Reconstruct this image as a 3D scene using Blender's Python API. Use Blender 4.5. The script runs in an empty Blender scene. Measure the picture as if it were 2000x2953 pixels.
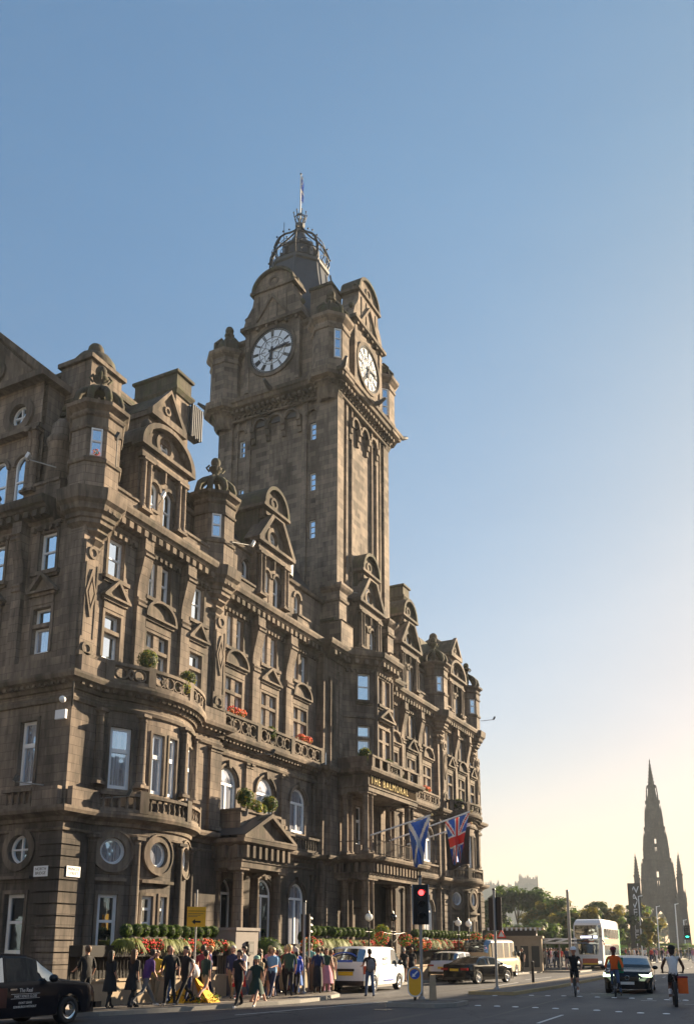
import bpy, bmesh, math, random
from mathutils import Vector, Matrix
random.seed(7)
S = bpy.context.scene
COL = S.collection
PI = math.pi
cos, sin, rad = math.cos, math.sin, math.radians

# ---------------------------------------------------------------- tagging
def tag(o, label, cat, group=None, kind=None):
    if label: o['label'] = label
    if cat: o['category'] = cat
    if group: o['group'] = group
    if kind: o['kind'] = kind
    return o
def empty(name, loc=(0, 0, 0), rz=0.0, label=None, cat=None, group=None):
    o = bpy.data.objects.new(name, None); COL.objects.link(o)
    o.location = loc; o.rotation_euler = (0, 0, rz); o.empty_display_size = .2
    return tag(o, label, cat, group)
def struct(o):
    o['kind'] = 'structure'; return o
def dup(root, loc=None, rz=None, label=None, group=None, scale=None):
    r = root.copy(); COL.objects.link(r)
    if loc is not None: r.location = loc
    if rz is not None: r.rotation_euler = (0, 0, rz)
    if scale is not None: r.scale = (scale,) * 3 if not isinstance(scale, tuple) else scale
    if label: r['label'] = label
    if group: r['group'] = group
    for ch in list(root.children):
        c = ch.copy(); COL.objects.link(c); c.parent = r
        for g in list(ch.children):
            d = g.copy(); COL.objects.link(d); d.parent = c
    return r

# ---------------------------------------------------------------- materials
MATS = {}
def newmat(name):
    m = bpy.data.materials.new(name); m.use_nodes = True
    MATS[name] = m
    nt = m.node_tree
    return m, nt, nt.nodes['Principled BSDF']
def N(nt, t, **kw):
    n = nt.nodes.new(t)
    for k, v in kw.items():
        if k.startswith('i_'):
            key = k[2:]
            n.inputs[int(key) if key.isdigit() else key.replace('_', ' ')].default_value = v
        else: setattr(n, k, v)
    return n
def plain(name, col, rough=.6, metal=0, var=.12, scale=6.0, spec=.5, emit=None, es=0, coat=0, bump=0):
    m, nt, b = newmat(name)
    if var > 0:
        tc = N(nt, 'ShaderNodeTexCoord'); no = N(nt, 'ShaderNodeTexNoise'); no.inputs['Scale'].default_value = scale
        no.inputs['Detail'].default_value = 5
        nt.links.new(tc.outputs['Object'], no.inputs['Vector'])
        mx = N(nt, 'ShaderNodeMix', data_type='RGBA')
        mx.inputs[6].default_value = (col[0] * (1 - var), col[1] * (1 - var), col[2] * (1 - var), 1)
        mx.inputs[7].default_value = (min(1, col[0] * (1 + var)), min(1, col[1] * (1 + var)), min(1, col[2] * (1 + var)), 1)
        nt.links.new(no.outputs[0], mx.inputs[0]); nt.links.new(mx.outputs[2], b.inputs['Base Color'])
        if bump:
            bp = N(nt, 'ShaderNodeBump'); bp.inputs['Strength'].default_value = bump; bp.inputs['Distance'].default_value = .02
            nt.links.new(no.outputs[0], bp.inputs['Height']); nt.links.new(bp.outputs[0], b.inputs['Normal'])
    else:
        b.inputs['Base Color'].default_value = (*col, 1)
    b.inputs['Roughness'].default_value = rough; b.inputs['Metallic'].default_value = metal
    b.inputs['Specular IOR Level'].default_value = spec
    if coat: b.inputs['Coat Weight'].default_value = coat; b.inputs['Coat Roughness'].default_value = .05
    if emit:
        b.inputs['Emission Color'].default_value = (*emit, 1); b.inputs['Emission Strength'].default_value = es
    return m
def ramp(nt, stops, interp='LINEAR'):
    r = N(nt, 'ShaderNodeValToRGB'); cr = r.color_ramp; cr.interpolation = interp
    while len(cr.elements) < len(stops): cr.elements.new(.5)
    for e, (p, c) in zip(cr.elements, stops):
        e.position = p; e.color = (*c, 1) if len(c) == 3 else c
    return r
def stone(name, c1, c2, soot, amount=.5, bw=.75, bh=.31, mortar=.012, sootcol=(.035, .032, .03), moss=0, hi=None):
    """weathered ashlar: courses from the UV map (metres), stains from object-space noise"""
    m, nt, b = newmat(name); L = nt.links
    uv = N(nt, 'ShaderNodeUVMap'); tc = N(nt, 'ShaderNodeTexCoord')
    br = N(nt, 'ShaderNodeTexBrick'); br.offset = .5
    br.inputs['Scale'].default_value = 1; br.inputs['Brick Width'].default_value = bw; br.inputs['Row Height'].default_value = bh
    br.inputs['Mortar Size'].default_value = mortar; br.inputs['Mortar Smooth'].default_value = .4; br.inputs['Bias'].default_value = 0
    br.inputs['Color1'].default_value = (*c1, 1); br.inputs['Color2'].default_value = (*c2, 1)
    br.inputs['Mortar'].default_value = (c2[0] * .62, c2[1] * .62, c2[2] * .62, 1)
    L.new(uv.outputs[0], br.inputs['Vector'])
    n1 = N(nt, 'ShaderNodeTexNoise'); n1.inputs['Scale'].default_value = .55; n1.inputs['Detail'].default_value = 8; n1.inputs['Roughness'].default_value = .62
    mp = N(nt, 'ShaderNodeMapping'); mp.inputs['Scale'].default_value = (1, 1, .35)
    L.new(tc.outputs['Object'], mp.inputs[0]); L.new(mp.outputs[0], n1.inputs['Vector'])
    r1 = ramp(nt, [(soot[0], (0, 0, 0)), (soot[1], (1, 1, 1))]); L.new(n1.outputs[0], r1.inputs[0])
    mu = N(nt, 'ShaderNodeMath', operation='MULTIPLY'); mu.inputs[1].default_value = amount; L.new(r1.outputs[0], mu.inputs[0])
    mx = N(nt, 'ShaderNodeMix', data_type='RGBA'); L.new(mu.outputs[0], mx.inputs[0]); L.new(br.outputs['Color'], mx.inputs[6]); mx.inputs[7].default_value = (*sootcol, 1)
    # fine streaks
    n2 = N(nt, 'ShaderNodeTexNoise'); n2.inputs['Scale'].default_value = 3.2; n2.inputs['Detail'].default_value = 6
    mp2 = N(nt, 'ShaderNodeMapping'); mp2.inputs['Scale'].default_value = (1.7, 1.7, .26); L.new(tc.outputs['Object'], mp2.inputs[0]); L.new(mp2.outputs[0], n2.inputs['Vector'])
    r2 = ramp(nt, [(.3, (.6, .6, .6)), (.72, (1.2, 1.18, 1.15))]); L.new(n2.outputs[0], r2.inputs[0])
    mm = N(nt, 'ShaderNodeMix', data_type='RGBA', blend_type='MULTIPLY'); mm.inputs[0].default_value = 1
    L.new(mx.outputs[2], mm.inputs[6]); L.new(r2.outputs[0], mm.inputs[7])
    out = mm.outputs[2]
    if moss:
        n3 = N(nt, 'ShaderNodeTexNoise'); n3.inputs['Scale'].default_value = 1.7; n3.inputs['Detail'].default_value = 6; L.new(tc.outputs['Object'], n3.inputs['Vector'])
        r3 = ramp(nt, [(.5, (0, 0, 0)), (.62, (moss, moss, moss))]); L.new(n3.outputs[0], r3.inputs[0])
        m3 = N(nt, 'ShaderNodeMix', data_type='RGBA'); L.new(r3.outputs[0], m3.inputs[0]); L.new(out, m3.inputs[6]); m3.inputs[7].default_value = (.07, .085, .035, 1)
        out = m3.outputs[2]
    if hi:   # scattered repaired / paler blocks: random per block
        br2 = N(nt, 'ShaderNodeTexBrick'); br2.offset = .5
        for k, v in (('Scale', 1), ('Brick Width', bw), ('Row Height', bh), ('Mortar Size', .0), ('Bias', hi)): br2.inputs[k].default_value = v
        br2.inputs['Color1'].default_value = (0, 0, 0, 1); br2.inputs['Color2'].default_value = (1, 1, 1, 1)
        mpb = N(nt, 'ShaderNodeMapping'); mpb.inputs['Location'].default_value = (bw * 40, bh * 60, 0)
        L.new(uv.outputs[0], mpb.inputs[0]); L.new(mpb.outputs[0], br2.inputs['Vector'])
        rr = ramp(nt, [(.66, (0, 0, 0)), (.72, (.3, .3, .3))]); L.new(br2.outputs['Color'], rr.inputs[0])
        m4 = N(nt, 'ShaderNodeMix', data_type='RGBA'); L.new(rr.outputs[0], m4.inputs[0]); L.new(out, m4.inputs[6]); m4.inputs[7].default_value = (c1[0] * 1.35, c1[1] * 1.32, c1[2] * 1.3, 1)
        out = m4.outputs[2]
    L.new(out, b.inputs['Base Color'])
    b.inputs['Roughness'].default_value = .88; b.inputs['Specular IOR Level'].default_value = .25
    ad = N(nt, 'ShaderNodeMath', operation='MULTIPLY_ADD'); L.new(n2.outputs[0], ad.inputs[0]); ad.inputs[1].default_value = .5
    inv = N(nt, 'ShaderNodeMath', operation='SUBTRACT'); inv.inputs[0].default_value = 1; L.new(br.outputs['Fac'], inv.inputs[1]); L.new(inv.outputs[0], ad.inputs[2])
    bp = N(nt, 'ShaderNodeBump'); bp.inputs['Strength'].default_value = .55; bp.inputs['Distance'].default_value = .02
    L.new(ad.outputs[0], bp.inputs['Height']); L.new(bp.outputs[0], b.inputs['Normal'])
    return m
M = {}
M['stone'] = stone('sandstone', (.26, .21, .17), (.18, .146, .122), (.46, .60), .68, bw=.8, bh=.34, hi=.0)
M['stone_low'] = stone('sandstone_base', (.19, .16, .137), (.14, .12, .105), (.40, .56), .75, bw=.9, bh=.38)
M['tower'] = stone('tower_stone', (.27, .222, .182), (.19, .157, .133), (.44, .60), .68, bw=.7, bh=.33, hi=.1)
M['trim'] = stone('carved_trim', (.23, .186, .152), (.17, .139, .116), (.43, .58), .75, bw=1.7, bh=3.1, mortar=.004, moss=.12)
M['roofst'] = stone('mossy_coping', (.14, .125, .095), (.10, .092, .07), (.35, .6), .7, bw=1.4, bh=.35, mortar=.01, moss=.45)
M['lead'] = plain('lead_roofing', (.065, .07, .08), .45, .2, .3, 2.0)
M['slate'] = plain('roof_slate', (.05, .055, .065), .6, 0, .35, 6.0)
M['iron'] = plain('black_iron', (.012, .012, .013), .6, 0, .2)
M['white'] = plain('white_paint', (.74, .76, .8), .5, 0, .05)
M['gold'] = plain('gilt', (.6, .5, .28), .9, 0, .05, spec=0)
M['signdark'] = plain('sign_backing', (.05, .04, .03), 1, 0, .1, spec=0)
M['black'] = plain('black_enamel', (.012, .012, .014), .35, 0, .1)
M['pole'] = plain('pole_grey', (.30, .30, .30), .5, .2, .15)
M['darkgrey'] = plain('dark_grey', (.06, .06, .065), .5, 0, .15)
M['palestone'] = plain('pale_stone', (.38, .30, .21), .85, 0, .18, 3, bump=.3)
M['greystone'] = plain('grey_ashlar', (.22, .20, .19), .85, 0, .15, 3, bump=.3)
def glassmat(name, dark, gl, curtain=None, rough=.03):
    m, nt, b = newmat(name); L = nt.links
    out = nt.nodes['Material Output']
    g = N(nt, 'ShaderNodeBsdfGlossy'); g.inputs['Color'].default_value = (.76, .89, 1, 1); g.inputs['Roughness'].default_value = rough
    tc = N(nt, 'ShaderNodeTexCoord'); no = N(nt, 'ShaderNodeTexNoise'); no.inputs['Scale'].default_value = .8; L.new(tc.outputs['Object'], no.inputs['Vector'])
    bp = N(nt, 'ShaderNodeBump'); bp.inputs['Strength'].default_value = .12; bp.inputs['Distance'].default_value = .1; L.new(no.outputs[0], bp.inputs['Height']); L.new(bp.outputs[0], g.inputs['Normal'])
    d = N(nt, 'ShaderNodeBsdfDiffuse'); d.inputs['Color'].default_value = (*dark, 1)
    if curtain:
        w = N(nt, 'ShaderNodeTexNoise'); w.inputs['Scale'].default_value = 5; mp = N(nt, 'ShaderNodeMapping'); mp.inputs['Scale'].default_value = (2.2, 2.2, .05)
        L.new(tc.outputs['Object'], mp.inputs[0]); L.new(mp.outputs[0], w.inputs['Vector'])
        r = ramp(nt, [(.38, (curtain[0] * .45, curtain[1] * .45, curtain[2] * .5)), (.6, curtain)]); L.new(w.outputs[0], r.inputs[0]); L.new(r.outputs[0], d.inputs['Color'])
    mix = N(nt, 'ShaderNodeMixShader'); mix.inputs[0].default_value = gl
    L.new(d.outputs[0], mix.inputs[1]); L.new(g.outputs[0], mix.inputs[2]); L.new(mix.outputs[0], out.inputs['Surface'])
    return m
M['glass'] = glassmat('window_glass', (.012, .014, .018), .85)
M['glassc'] = glassmat('window_glass_curtain', (.3, .3, .33), .6, (.62, .65, .75))
M['glassd'] = glassmat('dim_glass', (.01, .01, .012), .25)
M['carglass'] = glassmat('vehicle_glass', (.02, .025, .03), .32)
# ---------------------------------------------------------------- mesh builder
class MB:
    def __init__(s): s.v = []; s.f = []; s.m = []; s.sm = []; s.mats = []; s.uvs = {}
    def mi(s, mat):
        if isinstance(mat, str): mat = M[mat]
        if mat not in s.mats: s.mats.append(mat)
        return s.mats.index(mat)
    def add(s, pts, faces, mat, smooth=False):
        o = len(s.v); s.v.extend([tuple(p) for p in pts]); k = s.mi(mat)
        for f in faces: s.f.append(tuple(o + i for i in f)); s.m.append(k); s.sm.append(smooth)
    def quad(s, a, b, c, d, mat): s.add([a, b, c, d], [(0, 1, 2, 3)], mat)
    def hexa(s, p, mat, skip=()):   # p: 8 pts, 0-3 bottom ccw, 4-7 top
        F = [(3, 2, 1, 0), (4, 5, 6, 7), (0, 1, 5, 4), (1, 2, 6, 5), (2, 3, 7, 6), (3, 0, 4, 7)]
        s.add(p, [f for i, f in enumerate(F) if i not in skip], mat)
    def box(s, x0, y0, z0, x1, y1, z1, mat):
        s.hexa([(x0, y0, z0), (x1, y0, z0), (x1, y1, z0), (x0, y1, z0), (x0, y0, z1), (x1, y0, z1), (x1, y1, z1), (x0, y1, z1)], mat)
    def rbox(s, c, size, mat, rz=0, rx=0, ry=0):
        R = Matrix.Rotation(rz, 3, 'Z') @ Matrix.Rotation(ry, 3, 'Y') @ Matrix.Rotation(rx, 3, 'X'); c = Vector(c); hx, hy, hz = size[0] / 2, size[1] / 2, size[2] / 2
        s.hexa([c + R @ Vector(q) for q in ((-hx, -hy, -hz), (hx, -hy, -hz), (hx, hy, -hz), (-hx, hy, -hz), (-hx, -hy, hz), (hx, -hy, hz), (hx, hy, hz), (-hx, hy, hz))], mat)
    def tube(s, pts, r, mat, n=8, cap=True, smooth=True):
        pts = [Vector(p) for p in pts]; rr = r if isinstance(r, (list, tuple)) else [r] * len(pts)
        rings = []; up = None
        for i, p in enumerate(pts):
            t = (pts[min(i + 1, len(pts) - 1)] - pts[max(i - 1, 0)])
            if t.length < 1e-9: t = Vector((0, 0, 1))
            t.normalize()
            if up is None: up = t.orthogonal().normalized()
            u = (up - t * up.dot(t))
            u = u.normalized() if u.length > 1e-6 else t.orthogonal().normalized()
            up = u; w = t.cross(u)
            rings.append([p + (u * cos(2 * PI * k / n) + w * sin(2 * PI * k / n)) * rr[i] for k in range(n)])
        V = [q for R_ in rings for q in R_]
        F = [(i * n + k, i * n + (k + 1) % n, (i + 1) * n + (k + 1) % n, (i + 1) * n + k) for i in range(len(pts) - 1) for k in range(n)]
        s.add(V, F, mat, smooth)
        if cap:
            s.add(rings[0], [tuple(range(n))[::-1]], mat); s.add(rings[-1], [tuple(range(n))], mat)
    def lathe(s, c, prof, mat, n=16, smooth=True, ph=0.0, sx=1, sy=1, a0=0, a1=2 * PI):
        full = abs(a1 - a0 - 2 * PI) < 1e-6
        k = n if full else n + 1
        V = [(c[0] + r * cos(ph + a0 + (a1 - a0) * i / n) * sx, c[1] + r * sin(ph + a0 + (a1 - a0) * i / n) * sy, c[2] + z) for r, z in prof for i in range(k)]
        F = []
        for j in range(len(prof) - 1):
            for i in range(n):
                i2 = (i + 1) % k
                F.append((j * k + i, j * k + i2, (j + 1) * k + i2, (j + 1) * k + i))
        s.add(V, F, mat, smooth)
        if full:
            if prof[-1][0] > 1e-4: s.add([V[(len(prof) - 1) * k + i] for i in range(k)], [tuple(range(k))], mat)
            if prof[0][0] > 1e-4: s.add([V[i] for i in range(k)], [tuple(range(k))[::-1]], mat)
    def ball(s, c, r, mat, n=12, m=8, sz=1.0):
        s.lathe(c, [(r * sin(PI * i / m), -r * sz * cos(PI * i / m)) for i in range(m + 1)], mat, n)
    def build(s, name, parent=None, smooth_angle=None):
        me = bpy.data.meshes.new(name); me.from_pydata(s.v, [], s.f)
        for mt in s.mats: me.materials.append(mt)
        me.polygons.foreach_set('material_index', s.m); me.polygons.foreach_set('use_smooth', s.sm)
        uvl = me.uv_layers.new(name='UVMap'); dat = [0.0] * (len(me.loops) * 2)
        me.update()
        vs = s.v
        for p in me.polygons:
            n = p.normal
            if abs(n.z) > .75: ux, uy = 1, 0; flat = True
            else:
                l = math.hypot(n.x, n.y) or 1; ux, uy = -n.y / l, n.x / l; flat = False
            for li in p.loop_indices:
                q = vs[me.loops[li].vertex_index]
                if flat: dat[2 * li], dat[2 * li + 1] = q[0], q[1]
                else: dat[2 * li], dat[2 * li + 1] = q[0] * ux + q[1] * uy, q[2]
        uvl.data.foreach_set('uv', dat)
        me.validate()
        o = bpy.data.objects.new(name, me); COL.objects.link(o)
        if parent: o.parent = parent
        return o
# facade frames: T(s, d, z) with d outward; walking left to right as seen from outside
class Seg:
    def __init__(s, p0, p1):
        s.p0 = Vector(p0); s.p1 = Vector(p1); s.L = (s.p1 - s.p0).length; s.t = (s.p1 - s.p0) / s.L; s.n = Vector((s.t.y, -s.t.x)); s.step = 1e9
    def T(s, a, d, z): q = s.p0 + s.t * a + s.n * d; return (q.x, q.y, z)
class Arc:   # bulging outward, a0..a1 (deg) measured from straight out (-Y), centre c
    def __init__(s, c, r, a0, a1): s.c = c; s.r = r; s.a0 = rad(a0); s.a1 = rad(a1); s.L = r * (s.a1 - s.a0); s.step = .3
    def T(s, a, d, z): t = s.a0 + a / s.r; R = s.r + d; return (s.c[0] + R * sin(t), s.c[1] - R * cos(t), z)
    def at(s, deg): return (rad(deg) - s.a0) * s.r
class Oct(Seg): pass
def srange(fr, a, b):
    n = max(1, int(math.ceil((b - a) / fr.step - 1e-6))); return [a + (b - a) * i / n for i in range(n + 1)]
def fbox(mb, fr, a, b, d0, d1, z0, z1, mat, taper=0):
    ss = srange(fr, a, b)
    for i in range(len(ss) - 1):
        u, w = ss[i], ss[i + 1]
        sk = []
        if i > 0: sk.append(5)
        if i < len(ss) - 2: sk.append(3)
        mb.hexa([fr.T(u, d1, z0), fr.T(w, d1, z0), fr.T(w, d0, z0), fr.T(u, d0, z0), fr.T(u, d1 + taper, z1), fr.T(w, d1 + taper, z1), fr.T(w, d0, z1), fr.T(u, d0, z1)], mat, sk)
def extr(mb, fr, poly, d0, d1, mat, back=False):
    """extrude an (s,z) outline (counter-clockwise seen from outside) from depth d0 to d1"""
    n = len(poly); V = [fr.T(a, d1, z) for a, z in poly] + [fr.T(a, d0, z) for a, z in poly]
    F = [tuple(range(n))] + [(i, n + i, n + (i + 1) % n, (i + 1) % n) for i in range(n)]
    if back: F.append(tuple(range(2 * n - 1, n - 1, -1)))
    mb.add(V, F, mat)
def band(mb, fr, outer, inner, d0, d1, mat, closed=False):
    n = len(outer); V = [fr.T(a, d1, z) for a, z in outer] + [fr.T(a, d1, z) for a, z in inner] + [fr.T(a, d0, z) for a, z in outer] + [fr.T(a, d0, z) for a, z in inner]
    F = []
    for i in range(n if closed else n - 1):
        j = (i + 1) % n
        F += [(i, n + i, n + j, j), (i, j, 2 * n + j, 2 * n + i), (n + i, 3 * n + i, 3 * n + j, n + j)]
    if not closed: F += [(0, 2 * n, 3 * n, n), (n - 1, 2 * n - 1, 4 * n - 1, 3 * n - 1)]
    mb.add(V, F, mat)
def arcpts(sc, zc, rx, rz, a0, a1, n): return [(sc + rx * cos(rad(a0 + (a1 - a0) * i / n)), zc + rz * sin(rad(a0 + (a1 - a0) * i / n))) for i in range(n + 1)]
def sweep(mb, path, prof, mat, closed=False):
    """profile [(d, z)] (bottom to top) swept along plan path, outward = right of travel"""
    P = [Vector(p) for p in path]; n = len(P); offs = []
    for i in range(n):
        a = P[i] - P[i - 1] if (i > 0 or closed) else None
        b = P[(i + 1) % n] - P[i] if (i < n - 1 or closed) else None
        na = Vector((a.y, -a.x)).normalized() if a is not None else None; nb = Vector((b.y, -b.x)).normalized() if b is not None else None
        if na is None: o = nb
        elif nb is None: o = na
        else:
            o = na + nb; o = o / max(.35, o.dot(na))
        offs.append(o)
    k = len(prof); V = [(P[i].x + offs[i].x * d, P[i].y + offs[i].y * d, z) for i in range(n) for d, z in prof]
    F = []
    for i in range(n if closed else n - 1):
        j = (i + 1) % n
        for q in range(k - 1): F.append((i * k + q, j * k + q, j * k + q + 1, i * k + q + 1))
    if not closed: F += [tuple(range(k))[::1], tuple((n - 1) * k + q for q in range(k))[::-1]]
    mb.add(V, F, mat)
def along(path, spacing, inset=.15):
    out = []
    for i in range(len(path) - 1):
        fr = Seg(path[i], path[i + 1])
        if fr.L < spacing * .8: continue
        n = max(1, int((fr.L - 2 * inset) / spacing))
        for k in range(n + 1): out.append((fr, inset + (fr.L - 2 * inset) * k / n))
    return out
def blocks(mb, path, spacing, w, d0, d1, z0, z1, mat):
    for fr, a in along(path, spacing): fbox(mb, fr, a - w / 2, a + w / 2, d0, d1, z0, z1, mat)
def octo(c, a, ph=0): return [(c[0] + a / cos(PI / 8) * cos(PI / 8 + ph + PI / 4 * i), c[1] + a / cos(PI / 8) * sin(PI / 8 + ph + PI / 4 * i)) for i in range(8)][::-1]
# NB: octo returned clockwise so that outward is on the right? (checked: travelling clockwise has outward on the left) -> reversed below
def octp(c, a): return octo(c, a)[::-1]
def wall(mb, fr, s0, s1, z0, z1, ops, mat, reveal=None, depth=.3):
    reveal = reveal or mat
    S_ = {s0, s1}; Z_ = {z0, z1}
    for o in ops:
        k = o[0]
        if k == 'rect': a, b, c, d = o[1:5]
        elif k == 'arch': a, b, c, sp = o[1:5]; d = sp + (b - a) / 2
        else: sc, zc, r = o[1:4]; a, b, c, d = sc - r, sc + r, zc - r, zc + r
        S_ |= {a, b}; Z_ |= {c, d}
    ss = sorted(S_); zz = sorted(Z_); s2 = []
    for i in range(len(ss) - 1): s2 += srange(fr, ss[i], ss[i + 1])[:-1]
    s2.append(ss[-1])
    bb = []
    for o in ops:
        if o[0] == 'rect': bb.append((o[1], o[2], o[3], o[4]))
        elif o[0] == 'arch': bb.append((o[1], o[2], o[3], o[4] + (o[2] - o[1]) / 2))
        else: bb.append((o[1] - o[3], o[1] + o[3], o[2] - o[3], o[2] + o[3]))
    for i in range(len(s2) - 1):
        for j in range(len(zz) - 1):
            cs, cz = (s2[i] + s2[i + 1]) / 2, (zz[j] + zz[j + 1]) / 2
            if any(a < cs < b and c < cz < d for a, b, c, d in bb): continue
            mb.quad(fr.T(s2[i], 0, zz[j]), fr.T(s2[i + 1], 0, zz[j]), fr.T(s2[i + 1], 0, zz[j + 1]), fr.T(s2[i], 0, zz[j + 1]), mat)
    for o in ops:
        D = o[5] if o[0] != 'round' and len(o) > 5 else (o[4] if o[0] == 'round' and len(o) > 4 else depth)
        def rev(pts):
            for p, q in zip(pts, pts[1:]):
                mb.quad(fr.T(p[0], 0, p[1]), fr.T(p[0], -D, p[1]), fr.T(q[0], -D, q[1]), fr.T(q[0], 0, q[1]), reveal)
        if o[0] == 'rect':
            a, b, c, d = o[1:5]; rev([(a, c), (a, d), (b, d), (b, c), (a, c)])
        elif o[0] == 'arch':
            a, b, c, sp = o[1:5]; r = (b - a) / 2; sc = (a + b) / 2; top = sp + r
            ap = arcpts(sc, sp, r, r, 180, 0, 14)
            rev([(a, c)] + ap + [(b, c), (a, c)])
            for p, q in zip(ap, ap[1:]):
                cx = a if (p[0] + q[0]) / 2 < sc else b
                mb.quad(fr.T(p[0], 0, p[1]), fr.T(q[0], 0, q[1]), fr.T(q[0], 0, top), fr.T(p[0], 0, top), mat)
        else:
            sc, zc, r = o[1:4]
            for h, e in ((1, zc + r), (-1, zc - r)):
                ap = arcpts(sc, zc, r, r * h, 180, 0, 14); rev(ap if h == 1 else ap[::-1])
                for p, q in zip(ap, ap[1:]):
                    A = [fr.T(p[0], 0, p[1]), fr.T(q[0], 0, q[1]), fr.T(q[0], 0, e), fr.T(p[0], 0, e)]
                    mb.quad(*(A if h == 1 else A[::-1]), mat)
def ocirc(fr, mb, sc, zc, r0, r1, d0, d1, mat, n=24):
    band(mb, fr, [(sc + r1 * cos(2 * PI * i / n), zc + r1 * sin(2 * PI * i / n)) for i in range(n)], [(sc + r0 * cos(2 * PI * i / n), zc + r0 * sin(2 * PI * i / n)) for i in range(n)], d0, d1, mat, closed=True)
def tymp(mb, fr, poly, sc, zc, r, d0, d1, mat, n=28):
    outer = []; inner = []
    for k in range(n):
        a = 2 * PI * k / n; dx, dz = cos(a), sin(a); best = None
        for p, q in zip(poly, poly[1:] + poly[:1]):
            ex, ez = q[0] - p[0], q[1] - p[1]; den = dx * ez - dz * ex
            if abs(den) < 1e-9: continue
            t = ((p[0] - sc) * ez - (p[1] - zc) * ex) / den; u = ((p[0] - sc) * dz - (p[1] - zc) * dx) / den
            if t > 0 and -1e-6 <= u <= 1 + 1e-6 and (best is None or t < best): best = t
        outer.append((sc + dx * best, zc + dz * best)); inner.append((sc + dx * r, zc + dz * r))
    band(mb, fr, outer, inner, d0, d1, mat, closed=True)
def text(name, body, size, mat, parent, T, extrude=.01, align='CENTER', space=1.0):
    cu = bpy.data.curves.new(name, 'FONT'); cu.body = body; cu.size = size; cu.extrude = extrude; cu.align_x = align; cu.space_character = space; cu.align_y = 'CENTER'
    o = bpy.data.objects.new(name, cu); COL.objects.link(o)
    dg = bpy.context.evaluated_depsgraph_get(); me = bpy.data.meshes.new_from_object(o.evaluated_get(dg)); bpy.data.objects.remove(o)
    for v in me.vertices: v.co = T(v.co)
    me.materials.clear(); me.materials.append(M[mat] if isinstance(mat, str) else mat)
    r = bpy.data.objects.new(name, me); COL.objects.link(r)
    if parent: r.parent = parent
    return r

# ---------------------------------------------------------------- world, sun, camera
SUN_AZ, SUN_EL = rad(-25), rad(19)      # direction towards the sun, from +X towards +Y
sd = Vector((cos(SUN_EL) * cos(SUN_AZ), cos(SUN_EL) * sin(SUN_AZ), sin(SUN_EL)))
W = bpy.data.worlds.new('World'); S.world = W; W.use_nodes = True
wn = W.node_tree; sky = wn.nodes.new('ShaderNodeTexSky'); sky.sky_type = 'NISHITA'; sky.sun_disc = False
sky.sun_elevation = SUN_EL; sky.sun_rotation = PI / 2 - SUN_AZ
sky.altitude = 50; sky.air_density = 1.0; sky.dust_density = .8; sky.ozone_density = 2.0
bg = wn.nodes['Background']; bg.inputs[1].default_value = .052
# soften the glare round the sun and warm the air near the horizon (late-afternoon haze)
def vm(op, a, b_, **k):
    n = wn.nodes.new('ShaderNodeVectorMath'); n.operation = op
    for i, q in enumerate((a, b_)):
        if q is None: continue
        if isinstance(q, tuple): n.inputs[i].default_value = q
        else: wn.links.new(q, n.inputs[i])
    return n.outputs[0]
den = vm('ADD', vm('MULTIPLY', sky.outputs[0], (.085, .085, .085)), (1, 1, 1)); comp = vm('DIVIDE', sky.outputs[0], den)
gt = wn.nodes.new('ShaderNodeTexCoord'); sx = wn.nodes.new('ShaderNodeSeparateXYZ'); wn.links.new(gt.outputs['Generated'], sx.inputs[0])
rz = ramp(wn, [(.0, (1.18, .87, .66)), (.09, (1.12, .90, .75)), (.24, (1.04, .965, .92)), (.42, (.955, 1.0, 1.0)), (.7, (.80, 1.0, 1.06))]); wn.links.new(sx.outputs[2], rz.inputs[0])
fin = vm('MULTIPLY', comp, rz.outputs[0]); fin = vm('MULTIPLY', fin, (1.27, 1.27, 1.27))
dt = wn.nodes.new('ShaderNodeVectorMath'); dt.operation = 'DOT_PRODUCT'; wn.links.new(gt.outputs['Generated'], dt.inputs[0]); dt.inputs[1].default_value = tuple(sd)
rs = ramp(wn, [(.45, (1, 1, 1)), (.74, (1.07, 1.0, .95)), (.92, (1.12, .95, .82))]); wn.links.new(dt.outputs['Value'], rs.inputs[0])
fin = vm('MULTIPLY', fin, rs.outputs[0])
cn = wn.nodes.new('ShaderNodeTexNoise'); cn.inputs['Scale'].default_value = 2.2; cn.inputs['Detail'].default_value = 7; cm = wn.nodes.new('ShaderNodeMapping'); cm.inputs['Scale'].default_value = (1, 1, 3.5); cm.inputs['Rotation'].default_value = (.3, .1, .4); wn.links.new(gt.outputs['Generated'], cm.inputs[0]); wn.links.new(cm.outputs[0], cn.inputs['Vector'])
rc = ramp(wn, [(.3, (.965, .97, .975)), (.7, (1.05, 1.04, 1.03))]); wn.links.new(cn.outputs[0], rc.inputs[0]); fin = vm('MULTIPLY', fin, rc.outputs[0]); wn.links.new(fin, bg.inputs[0])
sl = bpy.data.lights.new('sun', 'SUN'); sl.energy = 5.0; sl.angle = rad(.6); sl.color = (1, .79, .53)
so = bpy.data.objects.new('sun', sl); COL.objects.link(so)
sd = Vector((cos(SUN_EL) * cos(SUN_AZ), cos(SUN_EL) * sin(SUN_AZ), sin(SUN_EL)))
so.rotation_euler = sd.to_track_quat('Z', 'Y').to_euler(); so.location = sd * 100
cam = bpy.data.cameras.new('camera'); co = bpy.data.objects.new('camera', cam); COL.objects.link(co); S.camera = co
cam.sensor_fit = 'HORIZONTAL'; cam.sensor_width = 36; cam.lens = 2608 / 2000 * 36
cam.shift_x = -(1030 - 1000) / 2000; cam.shift_y = (2126 - 1476.5) / 2000
cam.clip_start = .1; cam.clip_end = 6000
TH, AL = rad(13.14), rad(26.67)
fwd = Vector((cos(TH) * cos(AL), cos(TH) * sin(AL), sin(TH)))
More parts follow.
